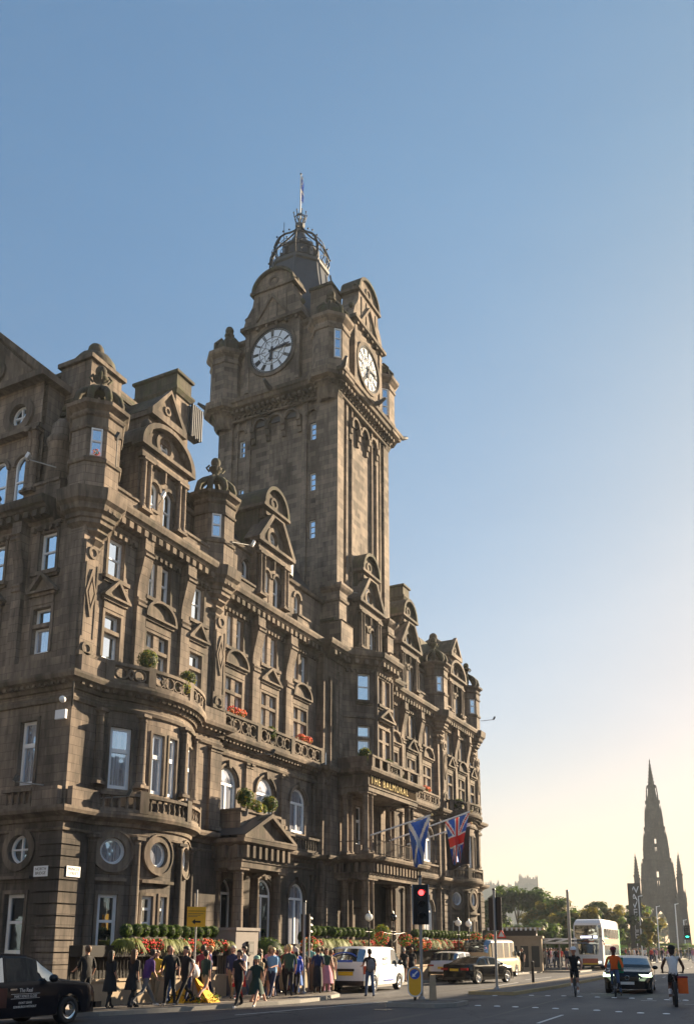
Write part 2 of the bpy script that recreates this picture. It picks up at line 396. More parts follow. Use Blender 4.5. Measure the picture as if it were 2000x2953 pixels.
co.location = (0, 0, 1.87); co.rotation_euler = fwd.to_track_quat('-Z', 'Y').to_euler()
S.view_settings.view_transform = 'Standard'; S.view_settings.look = 'None'; S.view_settings.exposure = 1.85; S.view_settings.gamma = 1
S.cycles.max_bounces = 5; S.cycles.diffuse_bounces = 3; S.cycles.glossy_bounces = 3; S.cycles.transparent_max_bounces = 8; S.cycles.use_denoising = True
S.cycles.sample_clamp_indirect = 6
# ================================================================ THE HOTEL
hotel = empty('hotel_building', (24.2, 24, 0), 0, 'grand dark sandstone hotel with turrets, gables and a tall clock tower on the street corner', 'hotel')
class Off:   # parent helper: parts keep world coordinates although the root sits at the corner
    pass
HOTEL_PARTS = []
def part(mb, name, parent=None):
    o = mb.build(name); p = parent or hotel
    o.parent = p
    o.matrix_parent_inverse = Matrix.Identity(4)
    if p is hotel: o.location = (-24.2, -24, 0)
    return o
F1 = Seg((0, 24.0), (90, 24.0)); F2 = Seg((0, 24.7), (90, 24.7)); FC = Seg((0, 24.2), (90, 24.2)); F3 = Seg((0, 24.35), (90, 24.35))
FN = Seg((24.2, 100), (24.2, 0))           # s = 100 - Y
BOW = Arc((28.65, 27.85), 4.85, -37.5, 37.5); BOW2 = Arc((66.3, 28.2), 4.85, -35, 35)
bowpath = [BOW.T(s, 0, 0)[:2] for s in srange(BOW, 0, BOW.L)]; bowpath2 = [BOW2.T(s, 0, 0)[:2] for s in srange(BOW2, 0, BOW2.L)]

# ---- windows
def win(fr, a, b, z0, z1, d=.3, style='sash', glass='glass', parent=None, fw=.085, name='window'):
    m = MB(); g = MB(); dz = -d
    def bar(x0, x1, y0, y1, p=.05): fbox(m, fr, x0, x1, dz - .02, dz + p, y0, y1, 'white')
    if style == 'arch':
        r = (b - a) / 2; sc = (a + b) / 2; sp = z1 - r
        bar(a, a + fw, z0, sp); bar(b - fw, b, z0, sp); bar(a + fw, b - fw, z0, z0 + fw * 1.3)
        band(m, fr, arcpts(sc, sp, r, r, 0, 180, 14), arcpts(sc, sp, r - fw, r - fw, 0, 180, 14), dz - .02, dz + .05, 'white')
        bar(a + fw, b - fw, sp - .06, sp + .06, .06)
        if z0 < sp - 1: bar(sc - .06, sc + .06, z0 + fw * 1.3, sp - .06)
        g.add([fr.T(x, dz, z) for x, z in [(a, z0), (b, z0)] + arcpts(sc, sp, r, r, 0, 180, 14)], [tuple(range(17))], glass)
    elif style == 'archsmall':
        r = (b - a) / 2; sc = (a + b) / 2; sp = z1 - r
        bar(a, a + fw, z0, sp); bar(b - fw, b, z0, sp); bar(a + fw, b - fw, z0, z0 + fw)
        band(m, fr, arcpts(sc, sp, r, r, 0, 180, 12), arcpts(sc, sp, r - fw, r - fw, 0, 180, 12), dz - .02, dz + .05, 'white')
        zm = (z0 + sp) / 2 + .1; bar(a + fw, b - fw, zm - .035, zm + .035)
        g.add([fr.T(x, dz, z) for x, z in [(a, z0), (b, z0)] + arcpts(sc, sp, r, r, 0, 180, 12)], [tuple(range(15))], glass)
    elif style in ('round', 'roundplain'):
        sc = (a + b) / 2; zc = (z0 + z1) / 2; r = (b - a) / 2
        ocirc(fr, m, sc, zc, r - fw, r, dz - .02, dz + .05, 'white')
        if style == 'round': bar(sc - .03, sc + .03, zc - r + fw, zc + r - fw); bar(sc - r + fw, sc - .03, zc - .03, zc + .03); bar(sc + .03, sc + r - fw, zc - .03, zc + .03)
        g.add([fr.T(sc + r * cos(2 * PI * i / 20), dz, zc + r * sin(2 * PI * i / 20)) for i in range(20)], [tuple(range(20))], glass)
    else:
        bar(a, a + fw, z0, z1); bar(b - fw, b, z0, z1); bar(a + fw, b - fw, z0, z0 + fw * 1.2); bar(a + fw, b - fw, z1 - fw, z1)
        if style == 'sash': zm = (z0 + z1) / 2 + .04; bar(a + fw, b - fw, zm - .035, zm + .035)
        if style == 'tran': zm = z0 + (z1 - z0) * .62; bar(a + fw, b - fw, zm - .08, zm + .08, .07)
        if style == 'low': zm = z0 + (z1 - z0) * .56; bar(a + fw, b - fw, zm - .05, zm + .05, .07)
        if style == 'grid':
            for q in (.33, .66): zm = z0 + (z1 - z0) * q; bar(a + fw, b - fw, zm - .02, zm + .02)
        ss = srange(fr, a, b)
        for u, w in zip(ss, ss[1:]): g.quad(fr.T(u, dz, z0), fr.T(w, dz, z0), fr.T(w, dz, z1), fr.T(u, dz, z1), glass)
    if parent is None:
        o = part(m, name); p = g.build('pane'); p.parent = o
        return o
    for q in range(len(g.f)): m.add([g.v[i] for i in g.f[q]], [tuple(range(len(g.f[q])))], glass)
    o = m.build('window'); o.parent = parent
    return o
def architrave(mb, fr, a, b, z0, z1, w=.13, p=.07, mat='trim'):
    fbox(mb, fr, a - w, a, 0, p, z0, z1, mat); fbox(mb, fr, b, b + w, 0, p, z0, z1, mat); fbox(mb, fr, a - w, b + w, 0, p + .002, z1, z1 + w, mat)
def sill(mb, fr, a, b, z, h=.16, p=.2, mat='trim'): fbox(mb, fr, a, b, 0, p, z - h, z, mat); fbox(mb, fr, a + .04, b - .04, 0, p * .5, z - h * 1.7, z - h, mat)
def pediment(mb, fr, sc, hw, z, h, p=.32, kind='tri', mat='trim', t=.14):
    fbox(mb, fr, sc - hw, sc + hw, 0, p, z, z + .09, mat); fbox(mb, fr, sc - hw + .06, sc + hw - .06, 0, p * .6, z - .12, z, mat)
    if kind == 'tri':
        o = [(sc + hw, z + .09), (sc, z + h), (sc - hw, z + .09)]; i = [(sc + hw - t * 2.2, z + .09), (sc, z + h - t * 1.35), (sc - hw + t * 2.2, z + .09)]
    else:
        o = arcpts(sc, z + .09, hw, h - .09, 0, 180, 14); i = arcpts(sc, z + .09, hw - t * 1.2, h - .09 - t, 0, 180, 14)
    band(mb, fr, o, i, 0, p, mat); extr(mb, fr, i, 0, .1, mat)
def baluster(mb, x, y, z0, z1, r=.075, mat='trim'):
    h = z1 - z0; mb.lathe((x, y, z0), [(r, 0), (r, h * .08), (r * .55, h * .14), (r * 1.05, h * .32), (r * .8, h * .5), (r * .45, h * .75), (r * .8, h * .92), (r * .8, h)], mat, 8)
def balustrade(mb, fr, a, b, d, z0, z1, mat='trim', posts=True, sp=.27, t=.2):
    fbox(mb, fr, a, b, d - t, d, z0, z0 + .13, mat); fbox(mb, fr, a, b, d - t - .03, d + .04, z1 - .12, z1, mat)
    n = max(2, int((b - a) / sp))
    for i in range(n):
        x, y, _ = fr.T(a + (b - a) * (i + .5) / n, d - t / 2, 0); baluster(mb, x, y, z0 + .13, z1 - .12, mat=mat)
    if mb is bal: flushb()
def pierced(mb, fr, a, b, d, z0, z1, mat='trim', t=.14):
    fbox(mb, fr, a, b, d - t - .02, d + .02, z0, z0 + .12, mat); fbox(mb, fr, a, b, d - t - .06, d + .06, z1 - .13, z1, mat)
    h = z1 - z0 - .25; zc = z0 + .12 + h / 2; n = max(1, round((b - a) / (h * 1.75))); w = (b - a) / n
    for i in range(n):
        c = a + w * (i + .5)
        ocirc(fr, mb, c - w * .26, zc, h * .39, h * .48, d - t, d, mat, 14); ocirc(fr, mb, c + w * .26, zc, h * .39, h * .48, d - t, d, mat, 12)
        q = h * .47; band(mb, fr, [(c + q * .7, zc), (c, zc + q), (c - q * .7, zc), (c, zc - q)], [(c + q * .35, zc), (c, zc + q * .5), (c - q * .35, zc), (c, zc - q * .5)], d - t + .01, d - .01, mat, closed=True)
        fbox(mb, fr, c - w / 2 - .03, c - w / 2 + .03, d - t + .02, d - .02, z0 + .12, z1 - .13, mat)
    if mb is bal: flushb()
def column(mb, x, y, z0, z1, r=.2, mat='stone', square=False, n=14):
    h = z1 - z0
    mb.box(x - r * 1.4, y - r * 1.4, z0, x + r * 1.4, y + r * 1.4, z0 + .12, mat)
    mb.lathe((x, y, z0 + .12), [(r * 1.3, 0), (r * 1.35, .06), (r * 1.05, .13), (r, .2), (r * .97, h * .4), (r * .84, h - .42), (r * .95, h - .4), (r * .86, h - .36), (r * .9, h - .3), (r * 1.3, h - .22)], mat, n)
    mb.box(x - r * 1.35, y - r * 1.35, z1 - .12, x + r * 1.35, y + r * 1.35, z1, mat)
def pilaster(mb, fr, a, b, z0, z1, p=.14, mat='stone', cap=True):
    fbox(mb, fr, a, b, 0, p, z0 + .2, z1 - .24, mat); fbox(mb, fr, a - .05, b + .05, 0, p + .06, z0, z0 + .2, mat)
    if cap:
        fbox(mb, fr, a - .04, b + .04, 0, p + .04, z1 - .24, z1 - .18, 'trim'); fbox(mb, fr, a - .02, b + .02, 0, p + .02, z1 - .18, z1 - .1, 'trim'); fbox(mb, fr, a - .08, b + .08, 0, p + .09, z1 - .1, z1, 'trim')
def console(mb, fr, a, b, mat='stone'):
    """tall pilaster whose top swells out to carry the main cornice"""
    prof = [(.2, 12.0), (.2, 15.62), (.27, 15.66), (.27, 15.78), (.2, 15.82), (.26, 15.9), (.26, 15.98), (.17, 16.02), (.18, 16.4), (.24, 16.8), (.34, 17.2), (.42, 17.55), (.45, 17.75), (.52, 17.8), (.52, 17.9), (.46, 17.93), (.54, 18.0), (.46, 18.08), (.46, 18.56)]
    V = []; 
    for s in (a, b): V += [fr.T(s, 0, 12.0)] + [fr.T(s, d, z) for d, z in prof] + [fr.T(s, 0, 18.56)]
    n = len(prof) + 2; F = [(i, n + i, n + i + 1, i + 1) for i in range(n - 1)] + [tuple(range(n)), tuple(range(2 * n - 1, n - 1, -1))]
    mb.add(V, F, mat)
CORN = [(0, 18.42), (.1, 18.42), (.14, 18.56), (.2, 18.58), (.5, 18.86), (.56, 18.88), (.62, 18.98), (.72, 19.02), (.78, 19.2), (.78, 19.32), (.0, 19.42)]
def main_cornice(mb, path):
    sweep(mb, path, CORN, 'trim'); blocks(mb, path, .46, .24, .1, .54, 18.57, 18.84, 'trim')
def frieze_dentils(mb, fr, a, b): 
    fbox(mb, fr, a, b, 0, .1, 18.28, 18.4, 'trim'); n = max(2, int((b - a) / .3))
    for i in range(n): s = a + (b - a) * (i + .5) / n; fbox(mb, fr, s - .08, s + .08, 0, .16, 18.1, 18.28, 'trim')
STR2 = [(0, 11.3), (.12, 11.32), (.16, 11.45), (.42, 11.62), (.5, 11.64), (.55, 11.78), (.55, 11.88), (0, 11.92)]
STR1 = [(0, 6.35), (.1, 6.37), (.14, 6.5), (.38, 6.62), (.45, 6.64), (.5, 6.76), (.5, 6.86), (0, 6.9)]
def string2(mb, path): sweep(mb, path, STR2, 'trim'); blocks(mb, path, .3, .14, .12, .36, 11.46, 11.6, 'trim'); sweep(mb, path, [(0, 10.84), (.1, 10.86), (.14, 10.98), (.08, 11.05), (.08, 11.12), (0, 11.13)], 'trim')
def string1(mb, path): sweep(mb, path, STR1, 'trim'); sweep(mb, path, [(0, 6.0), (.08, 6.02), (.1, 6.1), (0, 6.14)], 'trim')

walls = MB(); low = MB(); corn = MB(); trimm = MB(); bal = MB()
def flush():
    global trimm
    if trimm.v: part(trimm, 'window_surround')
    trimm = MB()
def flushb():
    global bal
    if bal.v: part(bal, 'balustrade')
    bal = MB()
# ---- upper bays: floors 2 and 3
def bay(fr, sc, kind, ped, wallops, glass='glass'):
    sc += .06
    if kind == 1: L3 = L2 = [(sc - .46, sc + .46)]; hw = .46
    else: L3 = L2 = [(sc - .72, sc - .17), (sc + .17, sc + .72)]; hw = .72
    for a, b in L3:
        wallops.append(('rect', a, b, 16.33, 18.02)); win(fr, a, b, 16.33, 18.02, .2, 'sash', glass)
    sill(trimm, fr, sc - hw - .26, sc + hw + .26, 16.32); fbox(trimm, fr, sc - hw - .12, sc - hw, 0, .06, 16.32, 18.1, 'trim'); fbox(trimm, fr, sc + hw, sc + hw + .12, 0, .06, 16.32, 18.1, 'trim')
    for a, b in L2:
        wallops.append(('rect', a, b, 12.95, 14.0)); wallops.append(('rect', a, b, 14.14, 14.8))
        win(fr, a, b, 12.95, 14.0, .2, 'plain', random.choice(['glass', 'glass', 'glassc']), fw=.08); win(fr, a, b, 14.14, 14.8, .2, 'plain', random.choice(['glass', 'glass', 'glassc', 'glassd']), fw=.08)
    architrave(trimm, fr, sc - hw, sc + hw, 12.95, 14.8); fbox(trimm, fr, sc - hw, sc + hw, 0, .05, 13.99, 14.15, 'trim')
    fbox(trimm, fr, sc - hw - .12, sc + hw + .12, 0, .1, 14.94, 15.3, 'trim')
    pediment(trimm, fr, sc, hw + .3, 15.38, .86 if kind == 1 else .9, .3, ped, t=.11)
    flush()
def upper(fr, x0, x1, bays, consoles, strips, z0=11.9):
    global trimm
    ops = []
    for sc, k, p in bays: bay(fr, sc, k, p, ops)
    wall(walls, fr, x0, x1, z0, 18.5, ops, M['stone'])
    for a, b in consoles: console(walls, fr, a, b)
    ed = sorted([x0 + .05] + [v for c in consoles for v in c] + [x1 - .05])
    for i in range(0, len(ed) - 1, 2): frieze_dentils(trimm, fr, ed[i] + .05, ed[i + 1] - .05)
    if trimm.v: part(trimm, 'carved_frieze')
    trimm = MB()
    for a, b in strips:  # corner strips with carved ring and lozenge
        fbox(walls, fr, a, b, 0, .14, 11.9, 17.3, 'stone'); c = (a + b) / 2; w = (b - a)
        ocirc(fr, trimm, c, 16.85, w * .2, w * .34, .14, .2, 'trim'); ocirc(fr, trimm, c, 12.95, w * .2, w * .36, .14, .2, 'trim')
        for o1, i1 in ((.38, .27), (.18, .0)):
            O = [(c + w * o1, 15.2), (c, 15.2 + o1 * 2.6), (c - w * o1, 15.2), (c, 15.2 - o1 * 2.6)]
            I = [(c + w * i1, 15.2), (c, 15.2 + i1 * 2.6), (c - w * i1, 15.2), (c, 15.2 - i1 * 2.6)]
            band(trimm, fr, O, I, .14, .2, 'trim', closed=True)
        fbox(trimm, fr, a + w * .08, a + w * .14, .14, .17, 13.4, 16.4, 'trim'); fbox(trimm, fr, b - w * .14, b - w * .08, .14, .17, 13.4, 16.4, 'trim')
        fbox(trimm, fr, a - .04, b + .04, 0, .2, 12.6, 12.78, 'trim')
        part(trimm, 'carved_strip'); trimm = MB()
upper(F1, 24.2, 33.6, [(25.95, 1, 'tri'), (28.7, 2, 'seg'), (31.4, 1, 'tri')], [(27.22, 27.78), (30.15, 30.75)], [(24.2, 24.95), (32.75, 33.6)])
upper(F2, 33.6, 44.2, [(35.45, 2, 'seg'), (38.66, 2, 'tri'), (41.92, 2, 'seg')], [(36.98, 37.65), (40.25, 40.95)], [])
upper(F2, 53.1, 62.0, [(54.4, 2, 'seg'), (57.4, 2, 'tri'), (60.3, 2, 'seg')], [(55.65, 56.2), (58.6, 59.15)], [])
upper(F3, 61.9, 71.0, [(64.1, 1, 'tri'), (66.6, 2, 'seg'), (69.1, 1, 'tri')], [(65.05, 65.5), (67.75, 68.2)], [(62.5, 63.4), (70.2, 71.0)])
ops = []
for sc in (100 - 25.92, 100 - 28.75, 100 - 31.3, 100 - 34.1): bay(FN, sc, 1, 'tri', ops)
wall(walls, FN, 60, 76, 11.9, 18.5, ops, M['stone'])
for a in (100 - 27.45, 100 - 30.3, 100 - 33.0): console(walls, FN, a, a + .5); 
for a, b in ((60.1, 66.9), (67.55, 69.6), (70.3, 72.4), (73.2, 74.8)): frieze_dentils(trimm, FN, a, b)
fbox(walls, FN, 75.15, 76, 0, .1, 11.9, 17.3, 'stone')
# returns between the planes
walls.box(33.3, 24.02, 11.9, 33.598, 24.9, 18.5, 'stone'); walls.box(61.9, 24.37, 0.0, 62.2, 24.95, 19, 'stone')
walls.box(70.7, 24.36, 0, 70.998, 34, 19.2, 'stone'); walls.box(24.5, 24.3, .1, 24.9, 24.8, 19, 'stone')

flush()
# ---- centre block with its canted bay
wall(walls, FC, 44.2, 46.3, 6.85, 18.5, [], M['stone']); wall(walls, FC, 51.3, 53.1, 0, 18.5, [], M['stone'])
CB = [(46.2, 24.2), (47.7, 22.7), (49.95, 22.7), (51.45, 24.2)]
Sd = Seg(CB[0], CB[1]); Fr = Seg(CB[1], CB[2]); Se = Seg(CB[2], CB[3])
a, b = .95, 1.75
wall(walls, Sd, 0, Sd.L, 11.85, 18.5, [('rect', a, b, 16.4, 18.1), ('rect', a, b, 13.1, 14.0), ('rect', a, b, 14.14, 14.85)], M['stone'])
win(Sd, a, b, 16.4, 18.1, .22, 'sash', 'glass'); win(Sd, a, b, 13.1, 14.0, .22, 'plain', 'glassc'); win(Sd, a, b, 14.14, 14.85, .22, 'plain', 'glass')
architrave(trimm, Sd, a, b, 16.4, 18.1, .1, .05); architrave(trimm, Sd, a, b, 13.1, 14.85, .1, .05); sill(trimm, Sd, a - .15, b + .15, 16.4); flush()
ops = []
for x0, x1 in ((.28, .88), (1.3, 1.9)):
    ops += [('rect', x0, x1, 16.3, 18.0), ('rect', x0, x1, 13.0, 14.0), ('rect', x0, x1, 14.14, 14.85)]
    win(Fr, x0, x1, 16.3, 18.0, .25, 'sash', 'glass'); win(Fr, x0, x1, 13.0, 14.0, .25, 'plain', 'glass'); win(Fr, x0, x1, 14.14, 14.85, .25, 'plain', 'glass')
wall(walls, Fr, 0, Fr.L, 11.85, 18.5, ops, M['stone']); wall(walls, Se, 0, Se.L, 11.85, 18.5, [], M['stone'])
architrave(trimm, Fr, .28, 1.9, 16.3, 18.0, .1, .05); architrave(trimm, Fr, .28, 1.9, 13.0, 14.85, .1, .05); sill(trimm, Fr, .1, 2.1, 16.3)
pediment(trimm, Fr, 1.1, 1.1, 15.35, .8, .35, 'tri')
for f in (Sd, Fr, Se): frieze_dentils(trimm, f, .1, f.L - .1); fbox(trimm, f, -.03, f.L + .03, 0, .09, 15.28, 15.4, 'trim')
for p in CB[1:3]: walls.lathe((p[0], p[1], 11.9), [(.13, 0), (.13, 6.5)], 'trim', 8)
# centre pilaster strip under turret three
fbox(walls, FC, 44.45, 45.4, 0, .16, 6.9, 17.3, 'stone'); fbox(trimm, FC, 44.7, 44.95, .16, .2, 12.4, 17.0, 'trim'); fbox(walls, FC, 45.6, 45.95, 0, .1, 6.9, 17.9, 'stone')
walls.box(43.9, 24.22, 0, 44.198, 24.95, 19, 'stone'); walls.box(53.102, 24.22, 0, 53.4, 24.95, 19, 'stone')

flush()
# ---- main cornice, paths run left to right
P_NB = [(24.2, 40.0), (24.2, 25.6)]
main_cornice(corn, P_NB); main_cornice(corn, [(25.6, 24.0), (32.0, 24.0)]); main_cornice(corn, [(33.9, 24.7), (44.1, 24.7)])
main_cornice(corn, [(44.2, 24.7), (44.2, 24.2), CB[0], CB[1], CB[2], CB[3], (53.1, 24.2), (53.1, 24.7), (61.5, 24.7)]); main_cornice(corn, [(63.0, 24.35), (69.0, 24.35)])
# ---- parapet above the cornice
PAR = [(-.28, 19.36), (.02, 19.36), (.02, 20.2), (.1, 20.22), (.1, 20.34), (-.36, 20.36)]
PLO = [(-.28, 19.36), (.02, 19.36), (.02, 19.6), (.08, 19.62), (.08, 19.7), (-.36, 19.72)]
par = MB()
for pth, hi in (([(24.5, 24.0), (27.1, 24.0)], 1), ([(27.1, 24.0), (27.9, 24.0)], 0), ([(27.9, 24), (28.35, 24)], 1), ([(28.35, 24), (29.6, 24)], 0), ([(30.2, 24.0), (32.9, 24.0)], 1), ([(34.0, 24.7), (37.2, 24.7)], 1), ([(37.2, 24.7), (38.0, 24.7)], 0), ([(38, 24.7), (38.45, 24.7)], 1), ([(38.45, 24.7), (41.6, 24.7)], 0), ([(41.6, 24.7), (43.0, 24.7)], 1), ([(43.0, 24.7), (44.2, 24.7)], 0),
                ([(53.3, 24.7), (56.0, 24.7)], 1), ([(56, 24.7), (59.2, 24.7)], 0), ([(59.2, 24.7), (60.6, 24.7)], 1), ([(60.6, 24.7), (61.9, 24.7)], 0), ([(63.3, 24.35), (65.2, 24.35)], 1), ([(65.2, 24.35), (66.9, 24.35)], 0), ([(66.9, 24.35), (69.4, 24.35)], 1), ([(46.6, 23.6), (47.9, 22.5 + .35), (49.8, 22.85), (50.9, 23.7)], 0), ([(24.2, 40), (24.2, 30.0)], 0), ([(24.2, 27.5), (24.2, 25.5)], 1)):
    par = MB(); sweep(par, pth, PAR if hi else PLO, 'stone' if hi else 'trim'); part(par, 'parapet')

# ---- first floor (z 6.9 .. 11.3) and ground floor
ops = []; lops = []
def arched(fr, sc, hw, z0, zt, lst, glass='glassc', style='arch', dep=.2, ring=.22):
    hw += .08; sc += .04; zt += .05
    lst.append(('arch', sc - hw, sc + hw, z0, zt - hw, dep)); win(fr, sc - hw, sc + hw, z0, zt, dep - .06, style, glass, fw=.11, name='arched_window')
    for k, (r0, p) in enumerate(((hw + .02, .06), (hw + .12, .12))):
        band(trimm, fr, arcpts(sc, zt - hw, r0 + .1, r0 + .1, 0, 180, 16), arcpts(sc, zt - hw, r0, r0, 0, 180, 16), 0, p, 'trim')
    extr(trimm, fr, [(sc - .09, zt - .02), (sc + .09, zt - .02), (sc + .14, zt + .34), (sc - .14, zt + .34)], 0, .2, 'trim')
    flush()
for sc in (35.25, 38.62, 41.93): arched(F2, sc, .72, 7.9, 10.25, ops)
arched(F2, 57.4, .72, 7.9, 10.25, ops); arched(F2, 60.3, .72, 7.9, 10.25, ops)
wall(walls, F2, 33.6, 62.0, 6.7, 11.9, ops, M['stone'], depth=.32)
for a in (33.75, 36.75, 37.05, 40.1, 40.4, 43.45, 55.7, 58.7, 61.5): pilaster(walls, F2, a, a + .3, 7.9, 10.8, .12)
ops = []
for sc, w, zt in ((41.93, .72, 5.15), (38.62, .72, 5.15), (57.4, .72, 5.15), (60.3, .72, 5.15)):
    arched(F2, sc, w, 1.6, zt, ops, 'glassd' if sc == 38.62 else 'glassc')
ops.append(('arch', 35.02, 36.42, .6, 4.4)); dw = win(F2, 35.02, 36.42, .6, 5.1, .5, 'arch', 'glassd', name='entrance_door')
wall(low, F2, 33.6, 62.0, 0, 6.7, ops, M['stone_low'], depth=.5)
for a in (33.75, 36.75, 37.05, 40.1, 40.4, 43.4, 55.7, 58.7): pilaster(low, F2, a, a + .32, 1.4, 5.75, .1, 'stone_low')
# rusticated piers
def rustic(fr, a, b, z0, z1, d=.0, h=.42, mat='stone_low'):
    z = z0
    while z < z1 - .1: fbox(low, fr, a, b, d, d + .12, z, min(z1, z + h - .05), mat); z += h
rustic(FC, 44.2, 45.5, .3, 5.6); rustic(F2, 33.65, 34.35, .3, 5.6); wall(low, FC, 44.2, 53.1, 0, 6.85, [('arch', 45.95, 46.75, .3, 3.6), ('rect', 47.6, 50.4, .3, 4.2)], M['stone_low'], depth=1.2)
wall(walls, FC, 46.2, 51.5, 6.85, 11.9, [('rect', 46.55, 47.0, 7.9, 10.3), ('rect', 48.0, 48.9, 7.9, 10.2), ('rect', 49.6, 50.3, 7.9, 10.2)], M['stone'])
win(FC, 46.55, 47.0, 7.9, 10.3, .25, 'tran', 'glass'); win(FC, 48.0, 48.9, 7.9, 10.2, .25, 'tran', 'glassd'); win(FC, 49.6, 50.3, 7.9, 10.2, .25, 'tran', 'glassd')
win(FC, 47.6, 50.4, .3, 4.2, 1.1, 'plain', 'glassd', name='entrance_door'); win(FC, 45.95, 46.75, .3, 4.0, 1.1, 'arch', 'glassd', name='arched_window')
# bow, block one and block two
def lowblock(fr, bow, xa, xb, x0, x1, bows):
    ops = []; l = []
    w = lambda d: bow.at(d)
    for a, b in ((w(-32.3), w(-22)), (w(-10.8), w(-3.2)), (w(.6), w(6.8)), (w(20), w(29))):
        ops.append(('rect', a, b, 7.8, 10.22)); win(bow, a, b, 7.8, 10.22, .13, 'tran', 'glassc', fw=.12)
        architrave(trimm, bow, a, b, 7.8, 10.22, .1, .05); flush()
    wall(walls, bow, 0, bow.L, 6.7, 11.9, ops, M['stone'], depth=.24)
    for a, b in ((w(-33.2), w(-24.3)), (w(-12.2), w(-5.5)), (w(-1), w(4))):
        zb = 1.58 if a < w(-30) else 2.7
        l.append(('rect', a, b, zb, 3.82)); win(bow, a, b, zb, 3.82, .13, 'low', 'glassd', fw=.12); architrave(trimm, bow, a, b, zb, 3.82, .12, .05); flush()
    fbox(trimm, bow, w(-36), w(-21.5), 0, .18, 4.3, 4.42, 'trim'); fbox(trimm, bow, w(-14), w(6), 0, .22, 4.3, 4.42, 'trim')
    for c in (-27.9, -3.6, 22):
        c = w(c); l.append(('round', c, 5.43, .5, .25)); win(bow, c - .5, c + .5, 4.93, 5.93, .12, 'roundplain', 'glassc', fw=.1, name='round_window'); ocirc(bow, trimm, c, 5.43, .5, .74, 0, .1, 'trim'); ocirc(bow, trimm, c, 5.43, .74, .82, 0, .15, 'trim'); flush()
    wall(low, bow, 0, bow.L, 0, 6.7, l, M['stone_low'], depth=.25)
    for dg in (-37.2, -17, 12, 31):   # engaged columns
        x, y, _ = bow.T(w(dg), .1, 0); column(walls, x, y, 7.9, 10.85, .17, 'stone', n=12)
        column(low, x, y, 1.4, 6.0, .18, 'stone_low', n=12)
    return [bow.T(s, 0, 0)[:2] for s in srange(bow, 0, bow.L)]
bp1 = lowblock(F1, BOW, 25.7, 31.6, 24.2, 33.6, 1); bp2 = lowblock(F3, BOW2, 63.5, 69.1, 61.9, 71, 1)
for fr, a, b in ((F1, 24.2, 25.69), (F1, 31.61, 33.6), (F3, 61.9, 63.52), (F3, 69.08, 71.0)):
    wall(walls, fr, a, b, 6.7, 11.9, [], M['stone']); wall(low, fr, a, b, 0, 6.7, [], M['stone_low'])
rustic(F1, 24.08, 25.0, .9, 5.9, 0); rustic(FN, 75.0, 76.0, .9, 5.9, 0); rustic(F3, 70.0, 71.12, .9, 5.9, 0)
pilaster(walls, F1, 32.75, 33.6, 7.0, 10.8, .16); pilaster(walls, F3, 62.5, 63.3, 7.0, 10.8, .16); rustic(F3, 62.3, 63.3, .3, 5.8)
fbox(low, F1, 31.7, 33.6, 0, .05, .3, 6.0, 'stone_low')
# North Bridge side
ops = []; l = []
for y in (26.05, 28.75, 31.3, 34.1):
    s = 100 - y; ops.append(('rect', s - .42, s + .42, 7.8, 10.27)); win(FN, s - .42, s + .42, 7.8, 10.27, .18, 'tran', 'glassc' if y < 27 else 'glass', fw=.12); architrave(trimm, FN, s - .42, s + .42, 7.8, 10.27)
    l.append(('round', s, 5.4, .53, .25)); win(FN, s - .53, s + .53, 4.87, 5.93, .18, 'round', 'glass', name='round_window'); ocirc(FN, trimm, s, 5.4, .53, .8, 0, .09, 'trim')
    l.append(('rect', s - .5, s + .5, 1.5, 3.78)); win(FN, s - .5, s + .5, 1.5, 3.78, .22, 'low', 'glassd', fw=.13); architrave(trimm, FN, s - .5, s + .5, 1.5, 3.78, .14, .06); fbox(trimm, FN, s - .8, s + .8, 0, .2, 4.3, 4.42, 'trim'); flush()
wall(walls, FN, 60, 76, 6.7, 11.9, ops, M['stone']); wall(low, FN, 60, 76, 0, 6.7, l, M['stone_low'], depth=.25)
# plinth courses
base = [(0, 0), (.16, 0), (.16, 1.28), (.2, 1.32), (.2, 1.42), (0, 1.46)]
sweep(low, [(24.2, 40), (24.2, 24), (25.6, 24)] + bp1 + [(31.7, 24), (33.6, 24), (33.6, 24.7), (35.0, 24.7)], base, 'stone_low')
sweep(low, [(36.5, 24.7), (44.2, 24.7), (44.2, 24.2), (45.9, 24.2)], base, 'stone_low'); sweep(low, [(53.1, 24.7), (61.9, 24.7), (61.9, 24.35)] + bp2 + [(71, 24.35), (71, 34)], base, 'stone_low')
pth = [(24.2, 40), (24.2, 24), (25.69, 24)] + bp1[1:-1] + [(31.61, 24), (33.6, 24), (33.6, 24.7), (44.2, 24.7), (44.2, 24.2), (45.35, 24.2)]
pth2 = [(52.35, 24.2), (53.1, 24.2), (53.1, 24.7), (61.9, 24.7), (61.9, 24.35), (63.52, 24.35)] + bp2[1:-1] + [(69.08, 24.35), (71, 24.35), (71, 34)]
string2(corn, pth); string1(corn, pth); string2(corn, pth2); string1(corn, pth2)
